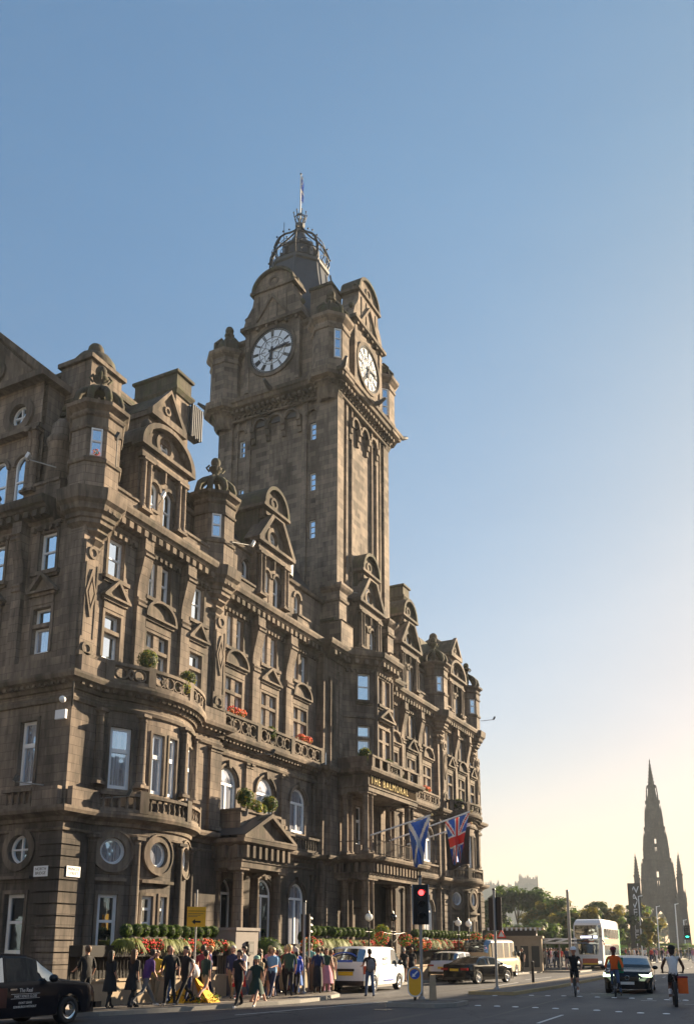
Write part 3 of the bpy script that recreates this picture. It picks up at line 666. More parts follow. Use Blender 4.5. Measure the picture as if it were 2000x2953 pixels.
# balconies
pierced(bal, F2, 34.3, 37.15, .42, 11.92, 12.86); pierced(bal, F2, 37.5, 40.45, .42, 11.92, 12.86); pierced(bal, F2, 40.8, 43.7, .42, 11.92, 12.86)
for a in (34.0, 37.15, 40.45, 43.7): fbox(bal, F2, a, a + .35, 0.2, .48, 11.92, 12.9, 'trim')
flushb()
pierced(bal, F2, 53.4, 57.2, .42, 11.92, 12.8); fbox(bal, F2, 57.2, 57.5, .2, .48, 11.92, 12.86, 'trim'); pierced(bal, F2, 57.5, 61.6, .42, 11.92, 12.8)
flushb()
for bw in (BOW, BOW2):
    for a, b in ((-34, -18), (-14.5, 8), (11.5, 33)): pierced(bal, bw, bw.at(a), bw.at(b), .42, 11.92, 12.7)
    for a in (-37, -18, 8, 33): fbox(bal, bw, bw.at(a), bw.at(a) + .3, .2, .48, 11.92, 12.74, 'trim')
    for a, b in ((-36, -19), (-14.5, 10.5), (14.5, 30)): balustrade(bal, bw, bw.at(a), bw.at(b), .42, 6.88, 7.62)
    for a in (-19, 10.5, 30): fbox(bal, bw, bw.at(a), bw.at(a) + .36, .16, .48, 6.88, 7.75, 'trim')
    flushb()
flushb()
fbox(bal, F1, 24.2, 25.8, .1, .34, 11.92, 12.6, 'stone'); fbox(bal, F1, 24.2, 25.9, .1, .34, 6.88, 7.6, 'stone'); fbox(bal, FN, 74.7, 75.94, .1, .34, 6.88, 7.6, 'stone'); fbox(bal, FN, 60, 76, .1, .3, 11.92, 12.55, 'stone')
fbox(bal, F1, 31.6, 33.6, .1, .3, 11.92, 12.5, 'stone'); balustrade(bal, FN, 73.2, 74.7, .36, 6.88, 7.6)
flushb()
balustrade(bal, F2, 40.6, 43.9, .36, 6.9, 7.72); balustrade(bal, F2, 56.0, 61.5, .36, 6.9, 7.7); fbox(bal, F2, 40.1, 40.6, .1, .42, 6.9, 7.8, 'trim')

flushb()
# ---- left portico
po = MB(); PF = Seg((0, 22.55), (60, 22.55)); x0, x1 = 33.5, 37.3
PP = [(x0, 24.7), (x0, 22.55), (x1, 22.55), (x1, 24.7)]
po.box(x0, 22.56, 5.35, x1, 24.68, 6.7, 'trim')
sweep(po, PP, [(0, 5.35), (.04, 5.35), (.04, 5.6), (.1, 5.62), (.1, 5.68), (.03, 5.7), (.03, 6.3), (.12, 6.34), (.3, 6.42), (.36, 6.44), (.4, 6.6), (0, 6.7)], 'trim')
blocks(po, PP, .48, .2, .03, .26, 5.78, 6.32, 'trim')
pediment(po, PF, (x0 + x1) / 2, 2.25, 6.62, 1.3, .4, 'tri', t=.15); po.add([(x0 - .35, 22.2, 6.75), (x1 + .35, 22.2, 6.75), ((x0 + x1) / 2, 22.2, 7.9), (x0 - .35, 24.3, 6.75), (x1 + .35, 24.3, 6.75), ((x0 + x1) / 2, 24.3, 7.9)], [(0, 2, 5, 3), (1, 4, 5, 2)], 'lead')
for x in (x0 + .32, x1 - .32):
    for y in (22.9, 24.1): column(po, x, y, 1.0, 5.36, .26, 'stone')
    po.box(x - .42, 22.5, 0, x + .42, 24.5, 1.0, 'stone_low')
po.box(34.0, 23.2, 6.7, 34.2, 24.66, 7.95, 'stone'); po.box(34.0, 23.0, 6.7, 37.3, 23.2, 7.95, 'stone'); po.box(33.9, 22.9, 7.95, 37.4, 23.3, 8.07, 'trim'); po.box(33.9, 23.3, 7.95, 34.3, 24.66, 8.07, 'trim'); po.box(37.1, 23.2, 6.7, 37.3, 24.66, 7.95, 'stone')
part(po, 'portico')

# ---- central porch, balcony and name board
ce = MB(); x0, x1 = 45.35, 52.35; CY = 22.1; PP = [(x0, 24.2), (x0, CY), (x1, CY), (x1, 24.2)]
ce.box(x0, CY + .01, 5.7, x1, 24.18, 6.84, 'trim')
sweep(ce, PP, [(0, 5.66), (.05, 5.66), (.05, 5.85), (.1, 5.87), (.1, 5.95), (.03, 5.97), (.03, 6.5), (.2, 6.56), (.5, 6.64), (.56, 6.66), (.62, 6.8), (.62, 6.88), (0, 6.92)], 'trim')
blocks(ce, PP, .42, .18, .03, .3, 6.0, 6.5, 'trim')
for x in (x0 + .25, x0 + .85, x1 - .85, x1 - .25):
    for y in (CY + .3, 23.7):
        column(ce, x, y, .5, 5.68, .24, 'stone'); column(ce, x, y, 7.0, 10.55, .2, 'stone')
ce.box(x0, CY, 0, x0 + 1.1, 24.1, .5, 'stone_low'); ce.box(x1 - 1.1, CY, 0, x1, 24.1, .5, 'stone_low')
ce.box(x0, CY + .01, 10.56, x1, 24.18, 11.3, 'trim')
sweep(ce, PP, [(0, 10.54), (.04, 10.54), (.04, 10.78), (.1, 10.8), (.1, 10.88), (.02, 10.9), (.02, 11.5), (.1, 11.54), (.34, 11.62), (.4, 11.64), (.44, 11.78), (.44, 11.86), (0, 11.9)], 'trim')
ce.box(x0 + .1, CY + .08, 11.3, x1 - .1, 24.18, 11.88, 'trim')
CF = Seg((0, CY), (90, CY)); LF = Seg((x0, 100), (x0, 0))
fbox(bal, LF, 76.0, 77.85, 0, .12, 11.9, 12.56, 'stone')
for a in (x0 + .05, x0 + 1.05, x0 + 2.1, x1 - 3.1, x1 - 1.9, x1 - .4): fbox(bal, CF, a, a + .34, 0, .25, 11.9, 12.64, 'trim')
fbox(bal, CF, x0, x1, 0, .28, 12.5, 12.62, 'trim'); pierced(bal, CF, x0 + 2.5, x1 - 3.1, .2, 11.9, 12.52)
part(ce, 'porch')
rl = MB()
for i in range(8):
    x = x0 + .1 + (x1 - x0 - .2) * i / 7; rl.tube([(x, CY - .45, 6.9), (x, CY - .45, 8.05)], .035, 'trim', 6); rl.ball((x, CY - .45, 8.1), .06, 'trim', 6, 4)
for z in (7.0, 7.75): rl.tube([(x0 + .1, 24.1, z), (x0 + .1, CY - .45, z), (x1 - .1, CY - .45, z)], .03, 'trim', 6)
for i in range(40): x = x0 + .2 + (x1 - x0 - .4) * i / 39; rl.tube([(x, CY - .44, 7.0), (x, CY - .44, 7.75)], .01, 'iron', 4, False)
part(rl, 'balcony_railing')
_nb = MB(); fbox(_nb, CF, x0 + .15, x1 - .15, 0, .035, 10.93, 11.5, 'signdark'); part(_nb, 'name_board')
nm = text('name_sign', 'THE BALMORAL', .62, 'gold', hotel, lambda c: (x0 + .25 + c.x * .95 - 24.2, CY - .05 - c.z - 24, 11.2 + c.y), .012, 'LEFT', 1.32)
# ---- turrets
def turret(c, name='turret', a=.95, z0=19.35, orange=False):
    m = MB(); P = octp(c, a); 
    def ring(pr, mat='trim'): sweep(m, P, pr, mat, closed=True)
    ring([(0, z0 - .3), (0, 22.3)], 'stone')
    ring([(-.72, 17.15), (-.6, 17.25), (-.66, 17.35), (-.5, 17.5), (-.44, 17.52), (-.46, 17.62), (-.3, 17.75), (-.26, 17.78), (-.28, 17.88), (-.12, 18.02), (-.08, 18.04), (-.08, 18.2), (.0, 18.24), (.02, 18.4), (.16, 18.5), (.22, 18.72), (.36, 18.86), (.4, 19.1), (.42, 19.34), (0, 19.44)])
    m.lathe((c[0] - .15, c[1] - .15, 16.75), [(.12, 0), (.4, .15), (.5, .3), (.45, .42), (.62, .6)], 'trim', 8, False, PI / 8)
    fr8 = [Seg(P[i], P[(i + 1) % 8]) for i in range(8)]
    for f in fr8: 
        for q in (.3, .62): fbox(m, f, f.L * q - .07, f.L * q + .07, .0, .2, 18.5, 18.68, 'trim')
    ring([(0, 20.55), (.07, 20.58), (.1, 20.7), (.07, 20.76), (0, 20.78)])
    ring([(0, 22.0), (.07, 22.02), (.1, 22.12), (.03, 22.16), (.03, 22.55), (.1, 22.6), (.14, 22.68), (.04, 22.72), (.05, 22.85), (.16, 22.95), (.27, 23.02), (.3, 23.16), (0, 23.24)])
    o = part(m, name)
    for f in fr8:
        mid = f.T(f.L / 2, 1, 0); nx, ny = mid[0] - c[0], mid[1] - c[1]
        if nx < -.4 and ny < -.4: win(f, f.L / 2 - .22, f.L / 2 + .22, 20.8, 22.0, -.03, 'sash', 'glass', parent=o, fw=.06)
    k = MB(); 
    k.lathe((c[0], c[1], 23.2), [(.85, 0), (.85, .12), (.6, .14)], 'roofst', 8, False, PI / 8)
    for i in range(8):
        an = PI / 8 + PI / 4 * i
        pts = [(c[0] + r * cos(an), c[1] + r * sin(an), 23.25 + z) for r, z in ((.84, 0), (.95, .25), (.86, .58), (.62, .84), (.36, 1.02), (.2, 1.15))]
        k.tube(pts, [.13, .16, .16, .14, .12, .1], 'roofst', 6)
    k.lathe((c[0], c[1], 24.2), [(.26, 0), (.3, .1), (.2, .2), (.16, .5), (.3, .6), (.34, .7), (.2, .8), (.12, .85)], 'roofst', 10); k.ball((c[0], c[1], 25.22), .24, 'roofst', 12, 8, 1.1)
    for i in range(4): an = PI / 4 + PI / 2 * i; k.tube([(c[0] + .3 * cos(an), c[1] + .3 * sin(an), 24.7), (c[0] + .45 * cos(an), c[1] + .45 * sin(an), 24.88), (c[0] + .3 * cos(an), c[1] + .3 * sin(an), 25.05)], .05, 'roofst', 5)
    co_ = k.build('crown'); co_.parent = o
    if orange:
        fl = MB(); 
        for i in range(30): fl.ball((c[0] - .78 + random.uniform(-.28, .28), c[1] - .9 + random.uniform(-.1, .1) , 20.83 + random.uniform(0, .1)), .06, 'orangefl', 6, 4)
        q = fl.build('window_box_flowers'); q.parent = o
    return o
M['orangefl'] = plain('orange_blossom', (.75, .16, .02), .7, 0, .3, 20); M['redfl'] = plain('red_blossom', (.6, .03, .02), .7, 0, .4, 20)
turret((24.88, 24.41), orange=False); turret((33.0, 24.4)); turret((62.4, 24.75)); turret((69.8, 24.75))

# ---- gabled dormers
def gable(fr, sc, kind):
    m = MB(); wl = []; hw = 1.55 if kind != 'tower' else 1.6
    ops = []
    for q in (-.5, .5): ops.append(('arch', sc + q - .3, sc + q + .3, 19.9, 21.42, .2))
    ops_up = [('round', sc, 23.72, .42, .2)]
    zt = 23.1
    wall(m, fr, sc - hw, sc + hw, 19.4, zt, ops, M['stone'], depth=.2)
    for s, d in ((sc - hw, 1), (sc + hw, -1)):
        A = [fr.T(s, 0, 19.4), fr.T(s, -3.2, 19.4), fr.T(s, -3.2, zt), fr.T(s, 0, zt)]; m.quad(*(A if d < 0 else A[::-1]), 'stone')
    for q in (-.5, .5): band(m, fr, arcpts(sc + q, 21.42, .46, .46, 0, 180, 12), arcpts(sc + q, 21.42, .32, .32, 0, 180, 12), 0, .09, 'trim')
    for s in (sc - hw + .17, sc - hw + .52, sc + hw - .17, sc + hw - .52):
        x, y, _ = fr.T(s, .16, 0); column(m, x, y, 20.0, 22.45, .13, 'stone', n=10)
    fbox(m, fr, sc - hw - .1, sc + hw + .1, 0, .26, 22.45, 22.62, 'trim'); fbox(m, fr, sc - hw - .05, sc + hw + .05, 0, .2, 22.62, 22.9, 'stone'); fbox(m, fr, sc - hw - .3, sc + hw + .3, -.2, .42, 22.95, 23.12, 'trim'); fbox(m, fr, sc - .04, sc + .04, .02, .24, 21.9, 22.4, 'trim')
    if kind == 'seg':      # segmental pediment below, triangle above
        H = 1.42; o = arcpts(sc, 23.1, hw + .3, H, 0, 180, 18); i = arcpts(sc, 23.1, hw + .02, H - .2, 0, 180, 18)
        band(m, fr, o, i, -1.5, .42, 'trim')
        tymp(m, fr, i, sc, 23.72, .42, -.22, .02, 'stone')
        ocirc(fr, m, sc, 23.72, .42, .62, 0, .12, 'trim')
        fbox(m, fr, sc - 1.1, sc + 1.1, -3, -.02, 23.9, 24.75, 'stone'); fbox(m, fr, sc - 1.22, sc + 1.22, -3, .3, 24.72, 24.95, 'trim')
        pediment(m, fr, sc, 1.22, 24.95, 1.6, .3, 'tri', t=.14); extr(m, fr, [(sc - 1.2, 25.0), (sc + 1.2, 25.0), (sc, 26.45)], -3, 0, 'roofst')
        ocirc(fr, m, sc, 25.5, .12, .22, .1, .16, 'trim', 12)
        for q in (-1, 1): x, y, _ = fr.T(sc + q * 1.3, .1, 0); m.ball((x, y, 24.0), .28, 'trim', 10, 6, 1.3)
    else:                  # triangle below, round-topped block above
        hh = hw + .35
        band(m, fr, [(sc + hh, 23.12), (sc + .62, 24.9), (sc - .62, 24.9), (sc - hh, 23.12)], [(sc + hh - .35, 23.12), (sc + .4, 24.8), (sc - .4, 24.8), (sc - hh + .35, 23.12)], -.6, .42, 'trim')
        tymp(m, fr, [(sc - hh + .35, 23.12), (sc + hh - .35, 23.12), (sc + .62, 24.85), (sc - .62, 24.85)], sc, 23.72, .42, -.22, .04, 'stone'); fbox(m, fr, sc - 1.0, sc + 1.0, -.2, .0, 24.7, 25.2, 'stone'); ocirc(fr, m, sc, 23.72, .42, .64, 0, .12, 'trim')
        fbox(m, fr, sc - 1.05, sc + 1.05, -3, -.23, 23.1, 25.22, 'roofst')
        fbox(m, fr, sc - .9, sc - .3, 0, .16, 24.85, 25.05, 'trim'); fbox(m, fr, sc + .3, sc + .9, 0, .16, 24.85, 25.05, 'trim')
        fbox(m, fr, sc - 1.35, sc + 1.35, -3, .34, 25.2, 25.36, 'trim')
        o = arcpts(sc, 25.36, 1.28, 1.4, 0, 180, 16); i = arcpts(sc, 25.36, 1.08, 1.2, 0, 180, 16)
        band(m, fr, o, i, -3, .34, 'roofst'); extr(m, fr, i, -2.9, .06, 'trim'); ocirc(fr, m, sc, 25.85, .2, .36, .06, .12, 'trim', 12)
    o = part(m, 'dormer_gable')
    for q in (-.5, .5): win(fr, sc + q - .3, sc + q + .3, 19.9, 21.72, .16, 'archsmall', 'glass', parent=o, fw=.065)
    win(fr, sc - .42, sc + .42, 23.3, 24.14, .16, 'round', 'glass', parent=o, fw=.065)
    return o
G1 = Seg((0, 24.15), (90, 24.15)); GC = Seg((0, 23.9), (90, 23.9)); G3 = Seg((0, 24.5), (90, 24.5))
gable(G1, 28.75, 'seg'); gable(Seg((0, 24.8), (90, 24.8)), 38.95, 'tri'); gable(GC, 49.1, 'tri'); gable(Seg((0, 24.8), (90, 24.8)), 57.45, 'tri'); gable(G3, 66.2, 'seg')
# North Bridge gable, broader
nb = MB(); GN = Seg((24.35, 100), (24.35, 0)); ops = []; cs = 70.15
for q in (-2.0, -.67, .67, 2.0): ops.append(('arch', cs + q - .44, cs + q + .44, 19.9, 21.55, .14))
wall(nb, GN, cs - 3.0, cs + 3.0, 19.4, 22.9, ops, M['stone'], depth=.22)
for q in (-2.0, -.67, .67, 2.0): band(nb, GN, arcpts(cs + q, 21.55, .6, .6, 0, 180, 12), arcpts(cs + q, 21.55, .44, .44, 0, 180, 12), 0, .1, 'trim')
fbox(nb, GN, cs - 3.1, cs + 3.1, 0, .35, 22.9, 23.1, 'trim')
wall(nb, GN, cs - 2.8, cs + 2.8, 23.1, 25.3, [('round', cs + 1.5, 24.0, .5, .22), ('round', cs - 1.5, 24.0, .5, .22)], M['stone'], depth=.22)
for q in (-1.5, 1.5): ocirc(GN, nb, cs + q, 24.0, .5, .85, 0, .12, 'trim')
fbox(nb, GN, cs - 2.8, cs + 2.8, -4, -.25, 19.4, 25.3, 'stone'); fbox(nb, GN, cs - 3.15, cs + 3.15, -4, .45, 25.3, 25.6, 'trim')
pediment(nb, GN, cs, 3.1, 25.6, 2.9, .35, 'tri', t=.2); band(nb, GN, [(cs + 2.3, 25.85), (cs, 28.0), (cs - 2.3, 25.85)], [(cs + 1.95, 25.85), (cs, 27.7), (cs - 1.95, 25.85)], .1, .22, 'trim'); ocirc(GN, nb, cs, 26.5, .3, .5, .1, .2, 'trim'); extr(nb, GN, [(cs - 3.05, 25.62), (cs + 3.05, 25.62), (cs, 28.45)], -4, 0, 'roofst')
for s in (cs + 2.8, cs + 2.55): x, y, _ = GN.T(s, .2, 0); column(nb, x, y, 20.0, 22.9, .16, 'stone')
x, y, _ = GN.T(cs + 3.75, -.3, 0); nb.lathe((x, y, 19.4), [(.55, 0), (.5, 2.6), (.56, 2.7), (.6, 2.9), (.45, 3.1), (.42, 3.6), (.2, 3.9)], 'stone', 14)
nbo = part(nb, 'dormer_gable')
for q in (-2.0, -.67, .67, 2.0): win(GN, cs + q - .44, cs + q + .44, 19.9, 21.99, .08, 'archsmall', 'glass', parent=nbo)
for q in (-1.5, 1.5): win(GN, cs + q - .5, cs + q + .5, 23.5, 24.5, .18, 'round', 'glass', parent=nbo)

# ---- attic storey and roofs
at_ = MB()
FA = Seg((0, 25.15), (90, 25.15)); ops = []
for sc in (31.35, 36.95, 42.3, 54.6, 60.2): ops.append(('arch', sc - .32, sc + .32, 20.2, 21.5, .25)); band(at_, FA, arcpts(sc, 21.5, .5, .5, 0, 180, 12), arcpts(sc, 21.5, .34, .34, 0, 180, 12), 0, .08, 'trim')
wall(at_, FA, 24.9, 62.5, 19.3, 22.3, ops, M['stone'], depth=.25)
for sc in (31.35, 36.95, 42.3, 54.6, 60.2): win(FA, sc - .32, sc + .32, 20.2, 21.82, .22, 'archsmall', 'glass', fw=.05, name='arched_window')
wall(at_, Seg((0, 25.0), (90, 25.0)), 62.5, 70.7, 19.3, 22.3, [], M['stone']); at_.box(70.4, 25.02, 19.3, 70.7, 34, 22.3, 'stone')
sweep(at_, [(24.9, 25.15), (62.4, 25.15)], [(0, 22.2), (.14, 22.25), (.2, 22.4), (0, 22.5)], 'trim')
wall(at_, Seg((24.6, 100), (24.6, 0)), 60, 74.8, 19.3, 22.3, [], M['stone'])
part(at_, 'attic_wall')
rf = MB()
def slope(x0, y0, x1, y1, z0, z1, ins, mat, top='lead'):
    b_ = [(x0, y0, z0), (x1, y0, z0), (x1, y1, z0), (x0, y1, z0)]; t_ = [(x0 + ins, y0 + ins, z1), (x1 - ins, y0 + ins, z1), (x1 - ins, y1 - ins, z1), (x0 + ins, y1 - ins, z1)]
    rf.hexa(b_ + t_, mat)
slope(25.0, 25.3, 32.8, 40, 22.3, 26.9, 1.1, 'roofst'); slope(33.2, 25.4, 62.2, 40, 22.3, 25.6, 2.2, 'slate'); slope(62.6, 25.3, 70.6, 38, 22.2, 26.2, 1.2, 'roofst')
for i in range(11): z = 22.6 + i * .38; k = (z - 22.3) / 4.6 * 1.1; sweep(rf, [(25.0 + k, 39), (25.0 + k, 25.3 + k), (32.8 - k, 25.3 + k)], [(0, z), (.1, z + .02), (.1, z + .14), (0, z + .3)], 'roofst')
rf.box(26.0, 26.4, 26.85, 31.8, 39, 27.02, 'trim')
for cx, cy, zz in ((26.5, 26.4, 26.3), (68.6, 27.2, 26.2)):
    rf.box(cx - .95, cy - .75, zz - 1.5, cx + .95, cy + 1.0, zz + .5, 'stone'); rf.box(cx - 1.1, cy - .9, zz + .4, cx + 1.1, cy + 1.1, zz + .6, 'trim')
    rf.lathe((cx, cy, zz + .6), [(.95, 0), (.9, .3), (.7, .6), (.4, .78), (.42, .82), (.4, .86)], 'roofst', 16); rf.ball((cx, cy, zz + 1.6), .36, 'roofst', 14, 8, 1.05)
rf.tube([(34.5, 26.6, 25.3), (44, 26.6, 25.3)], .1, 'lead', 6)
rf.lathe((40.9, 25.3, 22.4), [(.6, 0), (.62, .9), (.5, 1.3), (.2, 1.55), (0, 1.6)], 'slate', 14)
part(rf, 'roof')
def chimney(x0, y0, x1, y1, z0, z1, pots):
    c = MB(); c.box(x0, y0, z0, x1, y1, z1 - .9, 'stone'); P = [(x0, y1), (x0, y0), (x1, y0), (x1, y1)]
    P = [(x0, y0), (x1, y0), (x1, y1), (x0, y1)]
    sweep(c, P, [(0, z1 - 1.3), (.08, z1 - 1.25), (.2, z1 - 1.05), (.2, z1 - .95), (.05, z1 - .9), (.05, z1 - .18), (.16, z1 - .14), (.16, z1), (-.2, z1 + .02)], 'roofst', closed=True); c.box(x0 - .02, y0 - .02, z1 - 1, x1 + .02, y1 + .02, z1 - .01, 'roofst')
    for i in range(pots):
        t = (i + .5) / pots; x, y = (x0 + x1) / 2, y0 + (y1 - y0) * t
        c.lathe((x, y, z1), [(.2, 0), (.2, .1), (.16, .16), (.15, .2)], 'roofst', 8)
    return part(c, 'chimney')
chimney(31.25, 25.65, 32.3, 28.2, 22, 29.7, 5); chimney(62.0, 27.1, 63.1, 33.5, 22, 30.2, 8)
du = MB()
for i in range(6): x = 32.3 + i * .15; du.tube([(x, 25.45, 26.6 + (i % 2) * .1), (x, 25.45, 28.4)], .08, 'slate', 6)
du.box(32.2, 25.55, 26.7, 33.1, 25.9, 28.3, 'slate'); part(du, 'metal_duct')
part(walls, 'wall'); part(low, 'ground_floor_wall'); part(corn, 'cornice'); flush(); flushb()
# back and top closures
bk = MB(); bk.box(25.0, 39.9, 0, 70.8, 40.0, 22.3, 'stone'); bk.box(24.3, 39.8, 0, 25.0, 40, 22.3, 'stone'); bk.box(24.5, 24.3, 19.2, 70.6, 39.9, 19.3, 'lead'); part(bk, 'rear_wall')

# ================================================================ clock tower (part of the hotel)
tw = MB(); TX0, TX1, TY0, TY1 = 45.4, 53.1, 24.2, 33.4
TL = Seg((TX0, 100), (TX0, 0)); TF = Seg((0, TY0), (90, TY0)); cy_ = (TY0 + TY1) / 2; cx_ = (TX0 + TX1) / 2
zb, zt = 19.3, 36.9
# left face: s = 100 - Y
wins = [(26.12, z) for z in (33.85, 30.25, 26.95)] + [(31.6, z) for z in (34.0, 30.45, 27.2)]
ops = [('rect', 100 - y - .22, 100 - y + .22, z, z + 1.25, .22) for y, z in wins]
PL = Seg((TX0 + .22, 100), (TX0 + .22, 0)); PFt = Seg((0, TY0 + .22), (90, TY0 + .22))
wall(tw, PL, 100 - TY1, 100 - TY0, zb, zt, [('rect', 100 - y - .22, 100 - y + .22, z, z + 1.25, .22) for y, z in wins], M['tower'])
wall(tw, PFt, TX0, TX1, zb, zt, [], M['tower'])
fbox(tw, TL, 100 - TY1, 100 - 32.3, -.2, 0, zb, zt, 'tower'); fbox(tw, TL, 100 - 25.75, 100 - TY0, -.2, 0, zb, zt, 'tower')
for a, b in ((31.95, 31.85), (31.2, 30.85), (26.85, 26.5)): fbox(tw, TL, 100 - a, 100 - b, -.2, -.06, zb, zt, 'tower')
fbox(tw, TF, TX0 + .002, 46.25, -.2, 0, zb, zt, 'tower'); fbox(tw, TF, 52.3, TX1, -.2, 0, zb, zt, 'tower')
for a, b in ((46.7, 46.95), (47.5, 47.62), (50.5, 50.62), (51.2, 51.5), (51.75, 51.9)): fbox(tw, TF, a, b, -.2, -.05, zb, zt, 'tower')
tw.box(TX0 + .6, TY0 + .23, zb, TX1 - .001, TY1 - .001, zt, 'tower')
tw.box(TX1 - .3, TY0 + .21, zb, TX1, TY1, zt + .001, 'tower')
for z in (21.0,): 
    sweep(tw, [(TX0, TY1), (TX0, TY0 - .0)], [(0, 19.35), (.25, 19.35), (.25, 21.0), (.35, 21.05), (.35, 21.2), (0, 21.3)], 'roofst')
# piers flanking the tower gable
for xa, xb in ((45.35, 46.3), (52.3, 53.2)):
    PP = [(xa, 25.2), (xa, 24.0), (xb, 24.0), (xb, 25.2)]
    sweep(tw, PP, [(0, 19.4), (.3, 19.4), (.3, 20.9), (.38, 20.95), (.05, 21.1), (0, 21.15), (0, 22.3), (.1, 22.36), (.14, 22.5), (.05, 22.55), (.05, 22.95), (.2, 23.1), (.3, 23.25), (.3, 23.4), (0, 23.5)], 'tower')
# blind arcade under the cornice
def arcade(fr, ss, z, dz=0):
    for s in ss:
        band(tw, fr, arcpts(s, z, .58, .58, 0, 180, 12), arcpts(s, z, .42, .42, 0, 180, 12), -.2, .12, 'trim')
        extr(tw, fr, arcpts(s, z, .42, .42, 0, 180, 12), -.2, -.1, 'darkgrey')
    for s in [ss[0] - .58] + [q + .58 for q in ss]:
        for k in range(3): fbox(tw, fr, s - .14, s + .14, -.2, .16 - .11 * k, z - .42 - .4 * k, z - .02 - .4 * k, 'trim')
arcade(TL, [100 - 30.05, 100 - 28.85, 100 - 27.65], 35.85); arcade(TF, [47.9, 49.25, 50.6], 35.55)
for y in (31.6, 26.12): band(tw, TL, arcpts(100 - y, 35.6, .48, .48, 0, 180, 12), arcpts(100 - y, 35.6, .36, .36, 0, 180, 12), -.2, .0, 'trim')
TP = [(TX0, TY1), (TX0, TY0), (TX1, TY0), (TX1, TY1)]
for P_ in (TP,):
    sweep(tw, P_, [(0, 36.55), (.1, 36.58), (.14, 36.7), (.05, 36.75), (.05, 36.95), (.2, 37.0), (.22, 37.2), (.6, 37.32), (.66, 37.35), (.72, 37.55), (.82, 37.62), (.85, 37.85), (0, 38.0)], 'trim')
    blocks(tw, P_, .4, .2, .2, .52, 37.02, 37.22, 'trim'); blocks(tw, P_, .4, .17, .05, .2, 36.76, 36.92, 'trim')
tw.box(TX0 + .1, TY0 + .1, 36.8, TX1 - .1, TY1, 38.4, 'tower')
# gargoyles
for x, y, dx, dy in ((TX0 - .8, 28.8, -1, 0), (TX0 - .7, TY0 - .7, -.7, -.7), (49.25, TY0 - .8, 0, -1), (TX1 + .6, TY0 - .6, .9, -.4), (TX0 - .7, TY1 + .4, -.8, .6)):
    tw.tube([(x - dx * .3, y - dy * .3, 37.75), (x + dx * .35, y + dy * .35, 37.8), (x + dx * .8, y + dy * .8, 38.0)], [.2, .17, .1], 'darkgrey', 6)
tower = part(tw, 'clock_tower')
for y, z in wins: win(PL, 100 - y - .22, 100 - y + .22, z, z + 1.25, .16, 'grid', 'glass', parent=tower, fw=.065)
# belfry stage
bf = MB(); bx0, bx1, by0, by1 = TX0 + .15, TX1 - .15, TY0 + .15, TY1 - .15
bf.box(bx0, by0, 38.0, bx1, by1, 43.0, 'tower'); sweep(bf, [(bx0, by1), (bx0, by0), (bx1, by0), (bx1, by1)], [(0, 42.5), (.2, 42.6), (.25, 42.8), (0, 42.9)], 'trim')
sweep(bf, [(bx0, by1), (bx0, by0), (bx1, by0), (bx1, by1)], [(0, 38.0), (.12, 38.02), (.12, 38.55), (0, 38.65)], 'tower')
CLOCKS = []
def clockbay(fr, sc, zc, r, hwid):
    fbox(bf, fr, sc - hwid, sc + hwid, -.4, .28, 38.0, 43.2, 'tower'); fbox(bf, fr, sc - hwid - .05, sc - hwid + .3, .28, .36, 38.4, 42.9, 'tower'); fbox(bf, fr, sc + hwid - .3, sc + hwid + .05, .28, .36, 38.4, 42.9, 'tower')
    ocirc(fr, bf, sc, zc, r, r + .22, .28, .4, 'trim', 40)
    fbox(bf, fr, sc - hwid - .35, sc + hwid + .35, -.6, .6, 43.15, 43.4, 'trim')
    for k in range(6): s = sc - hwid + .2 + (2 * hwid - .4) * k / 5; fbox(bf, fr, s - .1, s + .1, .28, .5, 42.92, 43.14, 'trim')
    sl_ = [(sc - hwid - .3, 43.4), (sc + hwid + .3, 43.4), (sc + hwid + .05, 44.2), (sc + hwid - .45, 45.0), (sc + hwid - .6, 45.9), (sc - hwid + .6, 45.9), (sc - hwid + .45, 45.0), (sc - hwid - .05, 44.2)]
    extr(bf, fr, sl_, -.9, .35, 'tower', back=True)
    for q in (-1.1, -.35, .35, 1.1): fbox(bf, fr, sc + q - .04, sc + q + .04, .35, .4, 43.5, 45.6, 'trim')
    band(bf, fr, [(sc + 1.5, 43.42), (sc, 45.5), (sc - 1.5, 43.42)], [(sc + 1.3, 43.42), (sc, 45.2), (sc - 1.3, 43.42)], .35, .5, 'trim')
    fbox(bf, fr, sc - hwid + .3, sc + hwid - .3, -1.0, .5, 45.88, 46.08, 'trim')
    o = arcpts(sc, 46.08, hwid - .42, 1.45, 0, 180, 18); i = arcpts(sc, 46.08, hwid - .6, 1.25, 0, 180, 18)
    band(bf, fr, o, i, -1.0, .5, 'roofst'); extr(bf, fr, i, -.95, .3, 'tower', back=True); ocirc(fr, bf, sc, 46.55, .25, .4, .3, .38, 'trim', 16)
    x, y, _ = fr.T(sc, -.2, 0); bf.lathe((x, y, 47.5), [(.16, 0), (.12, .12)], 'roofst', 8); bf.ball((x, y, 47.8), .26, 'roofst', 12, 8)
    for q in (-1, 1): x, y, _ = fr.T(sc + q * (hwid + .1), .1, 0); bf.ball((x, y, 44.3), .2, 'roofst', 8, 6); x, y, _ = fr.T(sc + q * (hwid - .4), .1, 0); bf.ball((x, y, 46.2), .18, 'roofst', 8, 6)
    CLOCKS.append((fr, sc, zc, r))
clockbay(Seg((TX0 + .05, 100), (TX0 + .05, 0)), 100 - 29.1, 41.1, 1.7, 2.1); clockbay(Seg((0, TY0 + .05), (90, TY0 + .05)), 49.3, 40.6, 1.6, 2.05)
clockbay(Seg((TX1 - .05, 0), (TX1 - .05, 100)), 29.1, 41.1, 1.6, 2.0)
